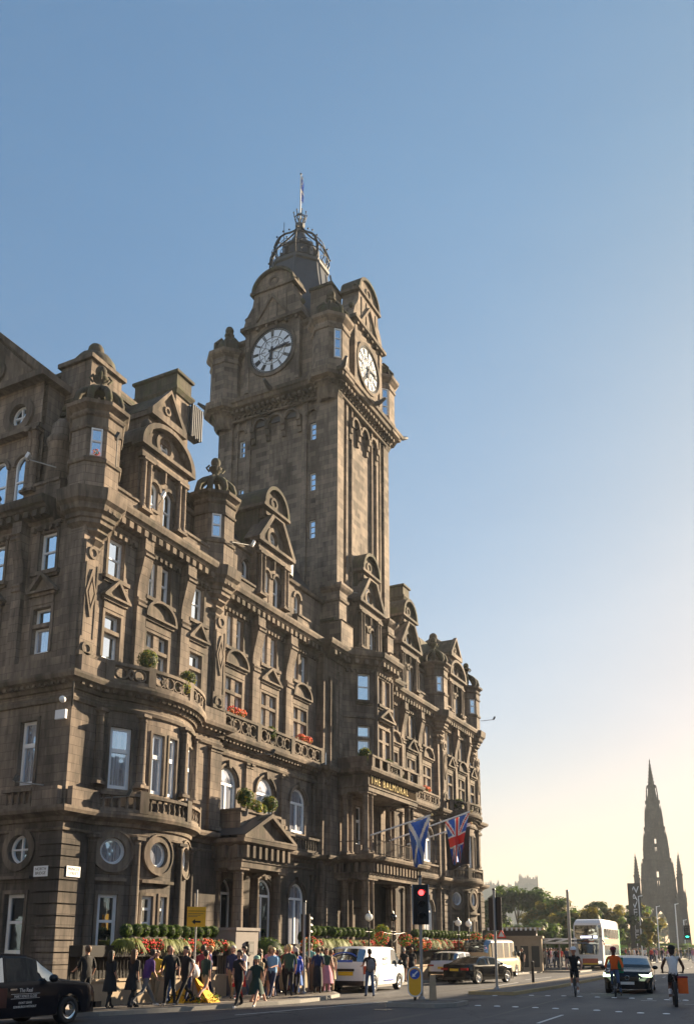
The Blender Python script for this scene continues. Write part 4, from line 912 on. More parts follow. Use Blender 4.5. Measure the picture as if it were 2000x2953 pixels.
for k, (ax, ay) in enumerate(((TX0 + .25, TY0 + .7), (TX1 - .25, TY0 + .7), (TX0 + .25, TY1 - .4), (TX1 - .25, TY1 - .4))):
    P = octp((ax, ay), 1.12)
    sweep(bf, P, [(-.5, 36.2), (-.35, 36.5), (-.3, 36.9), (-.1, 37.3), (-.02, 37.5)], 'trim', closed=True)
    sweep(bf, P, [(0, 37.2), (0, 37.3), (.32, 37.4), (.36, 37.6), (.4, 37.85), (.05, 38.02), (.05, 38.6), (0, 38.7), (0, 40.9), (.08, 40.95), (.1, 41.1), (.02, 41.15), (.02, 41.4), (.12, 41.5), (.3, 41.7), (.34, 41.9), (0, 42.0)], 'tower', closed=True)
    bf.lathe((ax, ay, 42.0), [(1.15, 0), (1.15, .2), (1.0, .3), (1.02, .6), (.85, 1.0), (.5, 1.3), (.22, 1.45), (.2, 1.7), (.34, 1.8), (.36, 1.9), (.15, 2.0)], 'roofst', 8, False, PI / 8); bf.ball((ax, ay, 44.25), .3, 'roofst', 12, 8, 1.1)
    for i in range(8): an = PI / 8 + PI / 4 * i; bf.tube([(ax + 1.1 * cos(an), ay + 1.1 * sin(an), 42.1), (ax + 1.1 * cos(an), ay + 1.1 * sin(an), 42.7), (ax + .6 * cos(an), ay + .6 * sin(an), 43.3)], .12, 'roofst', 5)
    if k < 2:
        fr = Seg(P[3], P[4])
        for f in [Seg(P[i], P[(i + 1) % 8]) for i in range(8)]:
            mid = f.T(f.L / 2, 1, 0); nx, ny = mid[0] - ax, mid[1] - ay
            if nx < -.4 and ny < -.4: TW_F = f; win(f, f.L / 2 - .1, f.L / 2 + .36, 38.75, 40.85, -.03, 'grid', 'glass', parent=tower, fw=.065)
for x, y in ((bx0 + .35, by0 + 1.0), (bx1 - 1.35, by0 + 1.0)): bf.box(x + .6, y, 43, x + 2.1, y + 1.6, 45.9, 'tower'); bf.box(x + .5, y - .1, 45.9, x + 2.2, y + 1.7, 46.1, 'roofst')
bo = bf.build('belfry_stage'); bo.parent = tower
M['dial'] = glassmat('opal_dial', (.8, .82, .86), .15, rough=.3)
for fr, sc, zc, r in CLOCKS[:2]:
    k = MB(); k.add([fr.T(sc + r * cos(2 * PI * i / 40), .3, zc + r * sin(2 * PI * i / 40)) for i in range(40)], [tuple(range(40))], 'dial')
    ocirc(fr, k, sc, zc, r * .955, r, .3, .36, 'black', 40); ocirc(fr, k, sc, zc, r * .90, r * .925, .3, .33, 'black', 40); ocirc(fr, k, sc, zc, r * .58, r * .6, .3, .32, 'black', 36)
    def spoke(an, r0, r1, w, d1=.33):
        ca, sa = sin(an), cos(an); w /= 2
        extr(k, fr, [(sc + ca * r0 + sa * w, zc + sa * r0 - ca * w), (sc + ca * r1 + sa * w, zc + sa * r1 - ca * w), (sc + ca * r1 - sa * w, zc + sa * r1 + ca * w), (sc + ca * r0 - sa * w, zc + sa * r0 + ca * w)][::-1], .3, d1, 'black')
    for i in range(60): spoke(2 * PI * i / 60, r * .925, r * .96, .05)
    num = [3, 1, 2, 3, 3, 2, 3, 4, 5, 3, 2, 3]
    for h in range(12):
        an = 2 * PI * h / 12; n = num[h]
        for q in range(n):
            da = (q - (n - 1) / 2) * .055; spoke(an + da, r * .63, r * .88, .045)
        spoke(an, r * .3 if h % 2 else r * .45, r * .6, .025, .32)
    ro = k.build('clock_face'); ro.parent = tower
    # leaded pentagon pattern
    k = MB()
    pts = [(sin(2 * PI * (i + .5) / 12) * r * .44, cos(2 * PI * (i + .5) / 12) * r * .44) for i in range(12)]
    for i in range(12):
        p, q = pts[i], pts[(i + 1) % 12]; f_ = .85 if i % 2 else 1.2
        mdp = ((p[0] + q[0]) / 2 * f_, (p[1] + q[1]) / 2 * f_)
        for u, v in ((p, mdp), (mdp, q)): k.tube([fr.T(sc + u[0], .325, zc + u[1]), fr.T(sc + v[0], .325, zc + v[1])], .016, 'black', 4)
    for i in range(6): an = 2 * PI * i / 6; k.tube([fr.T(sc, .325, zc), fr.T(sc + sin(an) * r * .4, .325, zc + cos(an) * r * .4)], .014, 'black', 4)
    ro = k.build('dial_leading'); ro.parent = tower
    for nm_, an, ln, w in (('hour_hand', rad(188), r * .5, .13), ('minute_hand', rad(83), r * .82, .09)):
        k = MB(); ca, sa = sin(an), cos(an); P_ = [(-.25, w * .6), (.55 * ln, w * .7), (.7 * ln, w * 1.2), (ln, .01)]
        poly = [(sc + ca * t + sa * q, zc + sa * t - ca * q) for t, q in P_] + [(sc + ca * t - sa * q, zc + sa * t + ca * q) for t, q in P_[::-1]]
        extr(k, fr, poly[::-1], .36, .4, 'black'); ro = k.build(nm_); ro.parent = tower
# lead spire, crown and flagstaff
sp = MB(); C0 = (cx_ + .1, 29.6)
sp.lathe((*C0, 0), [(3.3, 42.9), (3.2, 44.5), (2.9, 46.5), (2.55, 48.3), (2.3, 49.6), (2.18, 50.7), (2.3, 50.8), (2.35, 51.0), (2.1, 51.1), (1.5, 51.2), (1.45, 51.4), (1.25, 51.5), (1.2, 53.0), (1.35, 53.1), (1.35, 53.25), (1.0, 53.4), (.75, 54.0), (.35, 54.8), (.22, 55.3), (.34, 55.5), (.4, 55.75), (.2, 55.9)], 'lead', 8, False, PI / 8)
for i in range(8): an = PI / 8 + PI / 4 * i; sp.tube([(C0[0] + r_ * cos(an), C0[1] + r_ * sin(an), z) for r_, z in ((3.5, 43), (3.1, 46.5), (2.75, 48.3), (2.4, 50.7))], .07, 'lead', 5); sp.rbox((C0[0] + 1.35 * cos(an), C0[1] + 1.35 * sin(an), 52.2), (.35, .3, 1.7), 'lead', an)
s1 = sp.build('lead_spire'); s1.parent = tower
ir = MB()
for i in range(8):
    an = PI / 8 + PI / 4 * i
    for off, tr in ((0, .075), (.28, .05)):
        pts = [(C0[0] + (r_ - off * .6) * cos(an), C0[1] + (r_ - off * .6) * sin(an), z + off * .5) for r_, z in ((2.2, 51.0), (2.45, 51.6), (2.42, 52.4), (2.1, 53.3), (1.55, 54.0), (.95, 54.5), (.5, 55.0), (.25, 55.5))]
        ir.tube(pts, tr, 'iron', 5)
    for r_, z in ((2.45, 52.0), (2.2, 53.1), (1.6, 54.0), (1.0, 54.55)): ir.ball((C0[0] + (r_ + .1) * cos(an), C0[1] + (r_ + .1) * sin(an), z + .15), .08, 'iron', 6, 4); ir.tube([(C0[0] + r_ * cos(an), C0[1] + r_ * sin(an), z), (C0[0] + (r_ - .25) * cos(an), C0[1] + (r_ - .25) * sin(an), z + .1)], .03, 'iron', 4)
    for z0_ in (51.5, 52.3):
        a2 = an + PI / 8; ir.tube([(C0[0] + 2.3 * cos(a2 + .2 * cos(t * PI / 4)), C0[1] + 2.3 * sin(a2 + .2 * cos(t * PI / 4)), z0_ + .3 * sin(t * PI / 4)) for t in range(9)], .025, 'iron', 4)
for z, r_ in ((51.15, 2.3), (51.9, 2.45), (53.3, 2.1)): ir.tube([(C0[0] + r_ * cos(2 * PI * t / 24), C0[1] + r_ * sin(2 * PI * t / 24), z) for t in range(25)], .04, 'iron', 5)
for i in range(8):
    an = PI / 4 * i; ir.tube([(C0[0] + r_ * cos(an), C0[1] + r_ * sin(an), z) for r_, z in ((.2, 55.9), (.42, 56.15), (.48, 56.5), (.55, 56.8))], .035, 'iron', 5); ir.tube([(C0[0] + r_ * cos(an), C0[1] + r_ * sin(an), z) for r_, z in ((.46, 56.45), (.3, 56.75), (.05, 56.9))], .03, 'iron', 5); ir.ball((C0[0] + .56 * cos(an), C0[1] + .56 * sin(an), 56.9), .07, 'iron', 6, 4)
ir.tube([(C0[0] + .46 * cos(2 * PI * t / 16), C0[1] + .46 * sin(2 * PI * t / 16), 56.4) for t in range(17)], .03, 'iron', 5)
ir.tube([(C0[0] - 1.2, C0[1] + .8, 52), (C0[0] - 1.2, C0[1] + .8, 55.4)], .025, 'iron', 4)
s2 = ir.build('iron_crown'); s2.parent = tower
fp = MB(); fp.tube([(*C0, 55.5), (*C0, 60.9)], [.07, .045], 'white', 6); fp.ball((*C0, 60.95), .09, 'iron', 6, 4); s3 = fp.build('flagpole'); s3.parent = tower

for o_ in (s1, s2, s3):      # fit the spire to the photograph's height
    for v in o_.data.vertices:
        k = 1 if o_ is s3 else .96 if o_ is s1 else .9
        v.co.x = C0[0] + (v.co.x - C0[0]) * k; v.co.y = C0[1] + (v.co.y - C0[1]) * k
        if v.co.z > 46: v.co.z = 46 + (v.co.z - 46) * (.895)
# ================================================================ ground, road, pavements
def asphalt():
    m, nt, b = newmat('asphalt'); L = nt.links; tc = N(nt, 'ShaderNodeTexCoord')
    n1 = N(nt, 'ShaderNodeTexNoise'); n1.inputs['Scale'].default_value = .35; n1.inputs['Detail'].default_value = 6; mp = N(nt, 'ShaderNodeMapping'); mp.inputs['Scale'].default_value = (.35, 1.6, 1); mp.inputs['Rotation'].default_value = (0, 0, rad(8))
    L.new(tc.outputs['Object'], mp.inputs[0]); L.new(mp.outputs[0], n1.inputs['Vector'])
    r = ramp(nt, [(.3, (.035, .036, .042)), (.5, (.06, .06, .066)), (.7, (.105, .1, .095))]); L.new(n1.outputs[0], r.inputs[0])
    n2 = N(nt, 'ShaderNodeTexNoise'); n2.inputs['Scale'].default_value = 28; n2.inputs['Detail'].default_value = 4; L.new(tc.outputs['Object'], n2.inputs['Vector'])
    r2 = ramp(nt, [(.3, (.65, .65, .65)), (.7, (1.35, 1.35, 1.35))]); L.new(n2.outputs[0], r2.inputs[0])
    mm = N(nt, 'ShaderNodeMix', data_type='RGBA', blend_type='MULTIPLY'); mm.inputs[0].default_value = 1; L.new(r.outputs[0], mm.inputs[6]); L.new(r2.outputs[0], mm.inputs[7])
    v = N(nt, 'ShaderNodeTexVoronoi', feature='DISTANCE_TO_EDGE'); v.inputs['Scale'].default_value = .23; n3 = N(nt, 'ShaderNodeTexNoise'); n3.inputs['Scale'].default_value = 1.2; L.new(tc.outputs['Object'], n3.inputs['Vector'])
    va = N(nt, 'ShaderNodeVectorMath', operation='ADD'); L.new(tc.outputs['Object'], va.inputs[0]); L.new(n3.outputs['Color'], va.inputs[1]); L.new(va.outputs[0], v.inputs['Vector'])
    r3 = ramp(nt, [(.004, (.35, .35, .35)), (.012, (1, 1, 1))]); L.new(v.outputs['Distance'], r3.inputs[0])
    m2 = N(nt, 'ShaderNodeMix', data_type='RGBA', blend_type='MULTIPLY'); m2.inputs[0].default_value = .8; L.new(mm.outputs[2], m2.inputs[6]); L.new(r3.outputs[0], m2.inputs[7])
    L.new(m2.outputs[2], b.inputs['Base Color']); b.inputs['Roughness'].default_value = .72
    bp = N(nt, 'ShaderNodeBump'); bp.inputs['Strength'].default_value = .5; bp.inputs['Distance'].default_value = .015; L.new(n2.outputs[0], bp.inputs['Height']); L.new(bp.outputs[0], b.inputs['Normal'])
    return m
M['asphalt'] = asphalt()
M['paving'] = stone('paving_flags', (.22, .20, .18), (.18, .165, .15), (.45, .7), .4, bw=.6, bh=.6, mortar=.012)
M['kerb'] = plain('kerb_granite', (.26, .25, .23), .8, 0, .2, 8, bump=.2); M['kerby'] = plain('worn_yellow_kerb', (.38, .30, .16), .8, 0, .25, 5)
M['grassg'] = plain('far_ground', (.10, .12, .05), .9, 0, .3, .05)
M['road_white'] = plain('road_paint', (.62, .62, .6), .7, 0, .25, 12); M['road_red'] = plain('red_surfacing', (.16, .07, .055), .85, 0, .25, 6)
g = MB(); g.quad((-290, -290, -.02), (1390, -290, -.02), (1390, 1390, -.02), (-290, 1390, -.02), 'grassg'); struct(g.build('ground'))
g = MB(); g.quad((-60, -60, 0), (700, -60, 0), (700, 20.5, 0), (-60, 20.5, 0), 'asphalt'); g.quad((-60, 20.5, 0), (20.5, 20.5, 0), (20.5, 200, 0), (-60, 200, 0), 'asphalt'); struct(g.build('road'))
def slab(name, poly, z, kerbmat='kerb', topmat='paving', z0=-.01):
    m = MB(); n = len(poly); c = Vector((sum(p[0] for p in poly) / n, sum(p[1] for p in poly) / n)); inn = []
    for i, p in enumerate(poly):
        a = Vector(poly[i - 1]); b = Vector(poly[(i + 1) % n]); p = Vector(p); e1 = (p - a).normalized(); e2 = (b - p).normalized()
        nn = Vector((-(e1.y + e2.y), e1.x + e2.x)); nn = nn.normalized() * (.15 / max(.4, nn.normalized().dot(Vector((-e1.y, e1.x))))); inn.append(p + nn)
    V = [(p[0], p[1], z0) for p in poly] + [(p[0], p[1], z) for p in poly] + [(p.x, p.y, z) for p in inn]
    F = [];
    for i in range(n): j = (i + 1) % n; F += [(i, j, n + j, n + i), (n + i, n + j, 2 * n + j, 2 * n + i)]
    m.add(V, F, kerbmat); m.add([(p.x, p.y, z - .001) for p in inn], [tuple(range(n))], topmat)
    return struct(m.build(name))
kl = [(19.2, 24), (19.25, 20.6), (19.7, 19.2), (20.45, 18.4), (21.9, 17.9), (23.5, 17.5), (27.2, 16.66), (28.4, 16.5), (29.8, 16.55), (32.7, 17.2), (34.2, 18.2), (35.6, 19.5), (37, 19.75), (72, 19.9), (73, 17.2), (200, 23.5), (420, 40)]
slab('pavement', kl + [(420, 120), (71.5, 120), (71.5, 24.0), (24.1, 24.0), (24.1, 120), (19.2, 120)], .12)
slab('traffic_island', [(27.85, 12.95), (28.0, 11.3), (28.8, 10.85), (30.3, 11.0), (30.7, 12.2), (30.4, 13.1), (28.8, 13.3)], .13)
slab('traffic_island', [(36.65, 13.3), (36.8, 11.4), (44, 11.5), (72, 13.2), (72, 15.0), (46, 13.5)], .13, 'kerby')
slab('pavement_north', [(-20, -16), (500, 6), (500, -30), (-20, -30)], .12)
mk = MB()
def patch(x, y, lx, ly, mat='road_white', rz=0, z=.004): 
    c, s_ = cos(rz), sin(rz); mk.add([(x + a * c - b * s_, y + a * s_ + b * c, z) for a, b in ((-lx / 2, -ly / 2), (lx / 2, -ly / 2), (lx / 2, ly / 2), (-lx / 2, ly / 2))], [(0, 1, 2, 3)], mat)
M['tar'] = plain('tar_patch', (.032, .032, .036), .85, 0, .3, 10, bump=.3); M['tarl'] = plain('worn_tar', (.12, .115, .105), .85, 0, .25, 10, bump=.3)
random.seed(9)
for _ in range(16): patch(random.uniform(16, 60), random.uniform(2, 16), random.uniform(.8, 4), random.uniform(.25, .9), random.choice(['tar', 'tar', 'tarl']), rad(random.uniform(-6, 6)), .0015 + _ * .0001)
patch(31, 14.9, 26, .18, 'tar', rad(2), .0036); patch(34, 9.0, 30, .12, 'tarl', rad(3), .0038)
patch(35.35, 5.9, .12, .55, rz=rad(0)); patch(25.2, 6.8, 3.2, .1, rz=rad(3)); patch(43.7, 8.1, 7.6, .12, rz=rad(1.5)); patch(66, 10.6, 3, .12); patch(39.9, 8.2, .15, 1.6); patch(33.7, 4.2, .1, .5)
for i in range(14): patch(52 + i * 6, 3.5 + i * .28, 2.4, .12, rz=rad(3)); patch(50 + i * 7, 8.6 + i * .5, 2.0, .12, rz=rad(4))
patch(43.5, 7.6, 7, .5, 'road_red', rad(1.5), .003); patch(48, 15.2, 5, .1, rz=rad(4)); patch(27, 14.6, 9, .1, rz=rad(-8)); patch(58, 16.3, 6, .1)
struct(mk.build('road_markings'))
M['bronze'] = plain('brown_metal', (.16, .12, .08), .6, .1, .2, 3)
M['stud'] = plain('stud_white', (.85, .86, .86), .4, 0, .05)
sm = MB(); sm.lathe((0, 0, 0), [(.11, 0), (.1, .012), (.05, .018), (0, .018)], 'stud', 10)
st0 = None
pts = [(37.07, 10.09), (37.3, 9.5), (37.1, 8.82), (36.97, 8.1), (36.8, 7.42), (36.75, 6.75), (36.5, 6.05), (36.25, 5.4), (36.21, 4.73), (29.5, 7.8), (29.55, 7.19), (29.2, 6.44), (28.85, 5.71), (28.6, 5.03), (28.6, 4.3), (29.81, 10.49), (29.79, 9.82), (29.69, 9.17), (29.63, 8.49), (37.08, 10.76), (36.24, 12.02)]
for x, y in pts:
    if st0 is None: st0 = sm.build('road_stud'); tag(st0, 'white metal road stud set in the asphalt across the crossing', 'road stud', 'studs marking the pedestrian crossing'); st0.location = (x, y, 0)
    else: q = dup(st0, (x, y, 0))
mhm = MB(); mhm.lathe((0, 0, 0), [(.33, .002), (.33, .008), (.28, .009), (0, .008)], 'darkgrey', 18)
q = mhm.build('manhole_cover'); q.location = (26.5, 12.4, 0); tag(q, 'round iron manhole cover in the road before the walking crowd', 'manhole cover')
q = dup(q, (24.0, 14.6, 0), label='round iron manhole cover in the road nearest the black taxi')
# ================================================================ foliage helpers
def leafmat(name, a, b_):
    m, nt, b = newmat(name); L = nt.links; tc = N(nt, 'ShaderNodeTexCoord'); n = N(nt, 'ShaderNodeTexNoise'); n.inputs['Scale'].default_value = 1.5; n.inputs['Detail'].default_value = 5; L.new(tc.outputs['Object'], n.inputs['Vector'])
    r = ramp(nt, [(.35, a), (.65, b_)]); L.new(n.outputs[0], r.inputs[0]); L.new(r.outputs[0], b.inputs['Base Color']); b.inputs['Roughness'].default_value = .6; b.inputs['Specular IOR Level'].default_value = .3
    tr = N(nt, 'ShaderNodeBsdfTranslucent'); hs = N(nt, 'ShaderNodeMix', data_type='RGBA', blend_type='MULTIPLY'); hs.inputs[0].default_value = 1; L.new(r.outputs[0], hs.inputs[6]); hs.inputs[7].default_value = (2.2, 2.2, 1.2, 1); L.new(hs.outputs[2], tr.inputs['Color'])
    mx = N(nt, 'ShaderNodeMixShader'); mx.inputs[0].default_value = .45; L.new(b.outputs[0], mx.inputs[1]); L.new(tr.outputs[0], mx.inputs[2]); L.new(mx.outputs[0], nt.nodes['Material Output'].inputs['Surface'])
    return m
M['leaf'] = leafmat('foliage', (.035, .065, .018), (.08, .12, .035)); M['leafd'] = leafmat('dark_foliage', (.02, .04, .014), (.045, .075, .025)); M['leafy'] = leafmat('yellow_foliage', (.10, .09, .02), (.17, .14, .035)); M['grassy'] = leafmat('trailing_grass', (.12, .15, .04), (.22, .25, .08))
M['bark'] = plain('bark', (.06, .05, .04), .9, 0, .3, 4)
def leafq(m, c, n, s, mat):
    n = Vector(n).normalized(); u = n.orthogonal().normalized(); w = n.cross(u); a = random.uniform(0, 6.28); u, w = u * cos(a) + w * sin(a), w * cos(a) - u * sin(a); c = Vector(c)
    m.add([c - u * s, c + w * s * .5, c + u * s, c - w * s * .5], [(0, 1, 2, 3)], mat)
def shell(m, c, r, n, s, mats, sz=1.0, fill=.25):
    for _ in range(n):
        v = Vector((random.gauss(0, 1), random.gauss(0, 1), random.gauss(0, 1))).normalized(); k = 1 - fill * random.random() ** 2
        p = (c[0] + v.x * r * k, c[1] + v.y * r * k, c[2] + v.z * r * sz * k); q = v + Vector((random.uniform(-.7, .7), random.uniform(-.7, .7), random.uniform(-.7, .7)))
        leafq(m, p, q, s * random.uniform(.7, 1.3), random.choice(mats))
# topiary balls on the planter wall
tb = MB(); tb.ball((0, 0, 0), .2, 'leafd', 12, 8); shell(tb, (0, 0, 0), .225, 420, .035, ['leaf', 'leafd', 'leaf'], fill=.1)
tball = tb.build('topiary_ball'); tag(tball, 'clipped round box ball in the row left of the grey stone pier', 'topiary ball', 'clipped box balls along the planter nearest the corner')
bx = [24.0 + .44 * i for i in range(12)]; first = True
for i, x in enumerate(bx):
    loc = (x, 20.6 + random.uniform(-.05, .05), 2.44 + random.uniform(-.02, .03)); s = random.uniform(.92, 1.08)
    if first: tball.location = loc; first = False
    else: dup(tball, loc, random.uniform(0, 6), scale=s)
for i in range(13): dup(tball, (38.15 + .53 * i, 21.6, 2.66 + random.uniform(-.03, .03)), random.uniform(0, 6), scale=random.uniform(1.0, 1.15), label='clipped round box ball in the row above the white van', group='clipped box balls along the planter behind the van')
for i in range(20): dup(tball, (50.6 + .6 * i, 21.6, 2.72 + random.uniform(-.03, .03)), random.uniform(0, 6), scale=random.uniform(1.0, 1.2), label='clipped round box ball in the far row behind the parked cars', group='clipped box balls along the far planter')
# planter troughs and railings
def planter(x0, x1, y, label, zt=1.95):
    r = empty('planter_wall', ((x0 + x1) / 2, y, .12), 0, label, 'planter wall'); o = (-(x0 + x1) / 2, -y, -.12)
    def pt(mb, nm): q = mb.build(nm); q.parent = r; q.location = o
    m = MB(); m.box(x0, y - .2, .0, x1, y + .2, .84, 'palestone'); m.box(x0 - .05, y - .25, .84, x1 + .05, y + .25, .92, 'palestone'); pt(m, 'low_wall')
    m = MB(); m.box(x0, y - .22, zt - .35, x1, y + .28, zt, 'black'); m.box(x0, y + .3, .1, x1, y + .34, zt, 'black'); pt(m, 'trough')
    m = MB(); n = int((x1 - x0) / .16)
    for i in range(n + 1): x = x0 + (x1 - x0) * i / n; m.tube([(x, y - .05, .9), (x, y - .05, zt - .3)], .014, 'iron', 5, False)
    m.tube([(x0, y - .05, zt - .35), (x1, y - .05, zt - .35)], .025, 'iron', 5); pt(m, 'railing')
planter(21.6, 29.35, 20.45, 'low sandstone wall with black railings and flower troughs under the box balls beside the pier')
planter(35.2, 44.6, 21.5, 'low sandstone wall with railings and flower troughs behind the white van', 2.05); planter(49.8, 63.5, 21.5, 'low sandstone wall with railings and flower troughs behind the parked cars', 2.1)
# flower clumps
def clump(kind):
    m = MB()
    if kind == 'grass':
        for _ in range(170):
            a = random.uniform(0, 6.28); r0 = random.uniform(0, .12); L_ = random.uniform(.3, .62); pts = []
            for t in range(5): q = t / 4; pts.append((cos(a) * (r0 + L_ * .75 * q), sin(a) * (r0 + L_ * .75 * q) * .8 - .05, .1 + .3 * q - 1.0 * L_ * q * q * 1.15))
            w = .009
            for p, q in zip(pts, pts[1:]): m.add([(p[0] - w, p[1], p[2]), (p[0] + w, p[1], p[2]), (q[0] + w, q[1], q[2]), (q[0] - w, q[1], q[2])], [(0, 1, 2, 3)], 'grassy')
        shell(m, (0, 0, 0), .2, 60, .05, ['leaf', 'grassy'])
    else:
        fm = {'red': 'redfl', 'orange': 'orangefl'}[kind]
        shell(m, (0, 0, -.05), .3, 160, .05, ['leaf', 'leafd', 'leaf'], .8)
        for _ in range(70):
            v = Vector((random.gauss(0, 1), random.gauss(0, 1) - .4, random.gauss(0, .8))).normalized(); m.ball((v.x * .33, v.y * .3, v.z * .26 - .05), random.uniform(.02, .04), fm, 6, 4)
    return m
prot = {}
for kind, nm, lab in (('grass', 'trailing_grass', 'pale trailing grass'), ('red', 'geranium', 'red flowering geranium'), ('orange', 'begonia', 'orange flowering begonia')):
    prot[kind] = (clump(kind), nm, lab)
def rowclumps(xs, y, z, grp, where, sc=1.0):
    made = {}
    for x in xs:
        k = random.choice(['grass', 'red', 'orange', 'grass']); mb_, nm, lab = prot[k]; L_ = '%s clump spilling from the trough %s' % (lab, where); G_ = '%s clumps %s' % (lab, grp)
        if prot[k][0].__class__ is MB and not hasattr(mb_, 'obj'):
            mb_.obj = mb_.build(nm); tag(mb_.obj, L_, 'flowering plant', G_, 'thing'); mb_.obj.location = (x, y, z); mb_.obj.scale = (sc,) * 3
        else: dup(mb_.obj, (x, y, z), random.uniform(-.4, .4), L_, G_, sc * random.uniform(.85, 1.15))
random.seed(11)
rowclumps([23.4 + .42 * i for i in range(15)], 20.3, 2.0, 'by the corner', 'beside the grey stone pier')
rowclumps([37.6 + .5 * i for i in range(15)], 21.3, 2.1, 'behind the van', 'behind the white van', 1.15); rowclumps([50.2 + .55 * i for i in range(22)], 21.3, 2.15, 'behind the parked cars', 'behind the parked cars', 1.25)
# pier with fittings
r = empty('stone_pier', (30.3, 20.4, .12), 0, 'square grey stone pier with a wall lantern box before the portico', 'stone pier')
m = MB(); m.box(-.8, -.4, -.12, .75, .8, 2.4, 'greystone'); q = m.build('shaft'); q.parent = r
m = MB(); m.box(-.86, -.46, 2.4, .81, .86, 2.52, 'greystone'); q = m.build('coping'); q.parent = r
m = MB(); m.box(-.1, -.52, 1.5, .3, -.4, 2.0, 'iron'); m.box(-.05, -.535, 1.6, .25, -.522, 1.9, 'darkgrey'); q = m.build('menu_case'); q.parent = r
m = MB(); m.box(-.28, -.28, 0, .28, .28, 1.0, 'palestone'); m.box(-.34, -.34, 1.0, .34, .34, 1.1, 'palestone'); q = m.build('gate_pier'); q.location = (28.0, 20.3, .1); tag(q, 'short pale sandstone gate pier left of the grey stone pier', 'gate pier')
dup(q, (35.0, 21.3, .1), label='short pale sandstone gate pier behind the litter bin')
def bushball(x, y, z, r_, label, mats=('leafd', 'leaf')):
    m = MB(); m.ball((0, 0, 0), r_ * .9, 'leafd', 14, 10); shell(m, (0, 0, 0), r_, 900, .045, list(mats), fill=.12); m.tube([(0, 0, -z + .1), (0, 0, -r_ * .8)], .06, 'bark', 6)
    q = m.build('round_bush'); q.location = (x, y, z); tag(q, label, 'bush'); return q
bushball(33.0, 20.8, 1.55, .78, 'large dark clipped round bush below the portico column')
bushball(36.4, 21.0, 2.35, .28, 'small clipped bush ball behind the pedestrian signal')
m = MB(); shell(m, (0, 0, 0), .5, 700, .06, ['leaf', 'leafd', 'leafy'], 1.1); q = m.build('shrub'); q.location = (46.0, 21.6, 2.6); tag(q, 'loose leafy shrub behind the lamp post hung with flower baskets', 'bush')
# balcony plants (stand on the balconies: things of their own)
def topiary(x, y, z, r_, h, label):
    R_ = empty('potted_tree', (x, y, z), 0, label, 'potted tree')
    m = MB(); m.lathe((0, 0, 0), [(.1, 0), (.16, .05), (.2, .3), (.22, .32)], 'greystone', 10); q = m.build('pot'); q.parent = R_
    m = MB(); m.tube([(0, 0, .3), (.02, 0, h)], .03, 'bark', 6); q = m.build('stem'); q.parent = R_
    m = MB(); m.ball((0, 0, h + r_ * .6), r_ * .8, 'leafd', 12, 8); shell(m, (0, 0, h + r_ * .6), r_, 520, .055, ['leaf', 'leafd', 'leafy', 'leaf'], fill=.2); q = m.build('foliage'); q.parent = R_
    return R_
topiary(27.35, 23.2, 12.0, .42, .95, 'lollipop shaped potted tree on the curved balcony, the left one'); topiary(29.6, 22.9, 12.0, .36, .75, 'lollipop shaped potted tree on the curved balcony beside a spilling fern')
m = MB(); shell(m, (0, 0, 0), .3, 260, .06, ['leafy', 'leaf'], 1.3); q = m.build('fern'); q.location = (29.15, 22.75, 12.45); tag(q, 'yellow green fern spilling on the curved balcony', 'potted plant')
topiary(34.4, 23.05, 7.75, .42, .62, 'round headed potted tree at the left end of the portico roof'); topiary(36.5, 23.05, 7.75, .4, .62, 'round headed potted tree at the right end of the portico roof')
m = MB(); shell(m, (0, 0, 0), .38, 420, .07, ['leafy', 'leaf'], .9); shell(m, (.55, 0, -.05), .3, 300, .07, ['leaf', 'leafy'], .9); q = m.build('shrub'); q.location = (35.3, 23.1, 8.3); tag(q, 'bright green leafy shrub on the portico roof between the potted trees', 'bush')
topiary(38.7, 24.5, 11.93, .34, .6, 'dark potted ball tree on the long balcony under the clock tower wing'); topiary(45.9, 22.6, 11.93, .4, .62, 'potted ball tree at the corner of the name board balcony')
topiary(48.7, 22.4, 11.93, .36, .5, 'small bright potted tree further along the name board balcony'); topiary(51.6, 22.4, 11.8, .3, .35, 'low potted bush at the far end of the name board balcony')
topiary(65.1, 24.0, 11.93, .42, .5, 'potted ball tree on the far curved balcony, left of two'); topiary(68.3, 24.0, 11.93, .45, .35, 'spreading potted bush on the far curved balcony, right of two')
def flowerheap(x, y, z, w, lab):
    m = MB(); 
    for i in range(int(w / .28)):
        cx = -w / 2 + .14 + i * .28; shell(m, (cx, 0, .1), .18, 60, .05, ['leaf', 'leafd']); 
        for _ in range(45):
            v = Vector((random.gauss(0, 1), random.gauss(0, 1), random.gauss(0, 1))).normalized(); m.ball((cx + v.x * .24, v.y * .22, .16 + v.z * .2), random.uniform(.025, .05), random.choice(['orangefl', 'orangefl', 'redfl']), 6, 4)
    q = m.build('flower_box'); q.location = (x, y, z); tag(q, lab, 'flower box'); q.scale = (.55, .55, .5) if w < .6 else (1, 1, 1)
flowerheap(35.5, 24.35, 12.9, 1.25, 'heap of orange flowers on the balcony rail below the first paired windows'); flowerheap(42.05, 24.35, 12.9, 1.2, 'heap of orange flowers on the balcony rail below the third paired windows'); flowerheap(59.6, 24.35, 12.85, 1.0, 'heap of orange flowers on the far balcony rail beyond the name board')
flowerheap(24.1, 23.55, 20.78, .5, 'small orange flowers in the sill of the corner turret window')
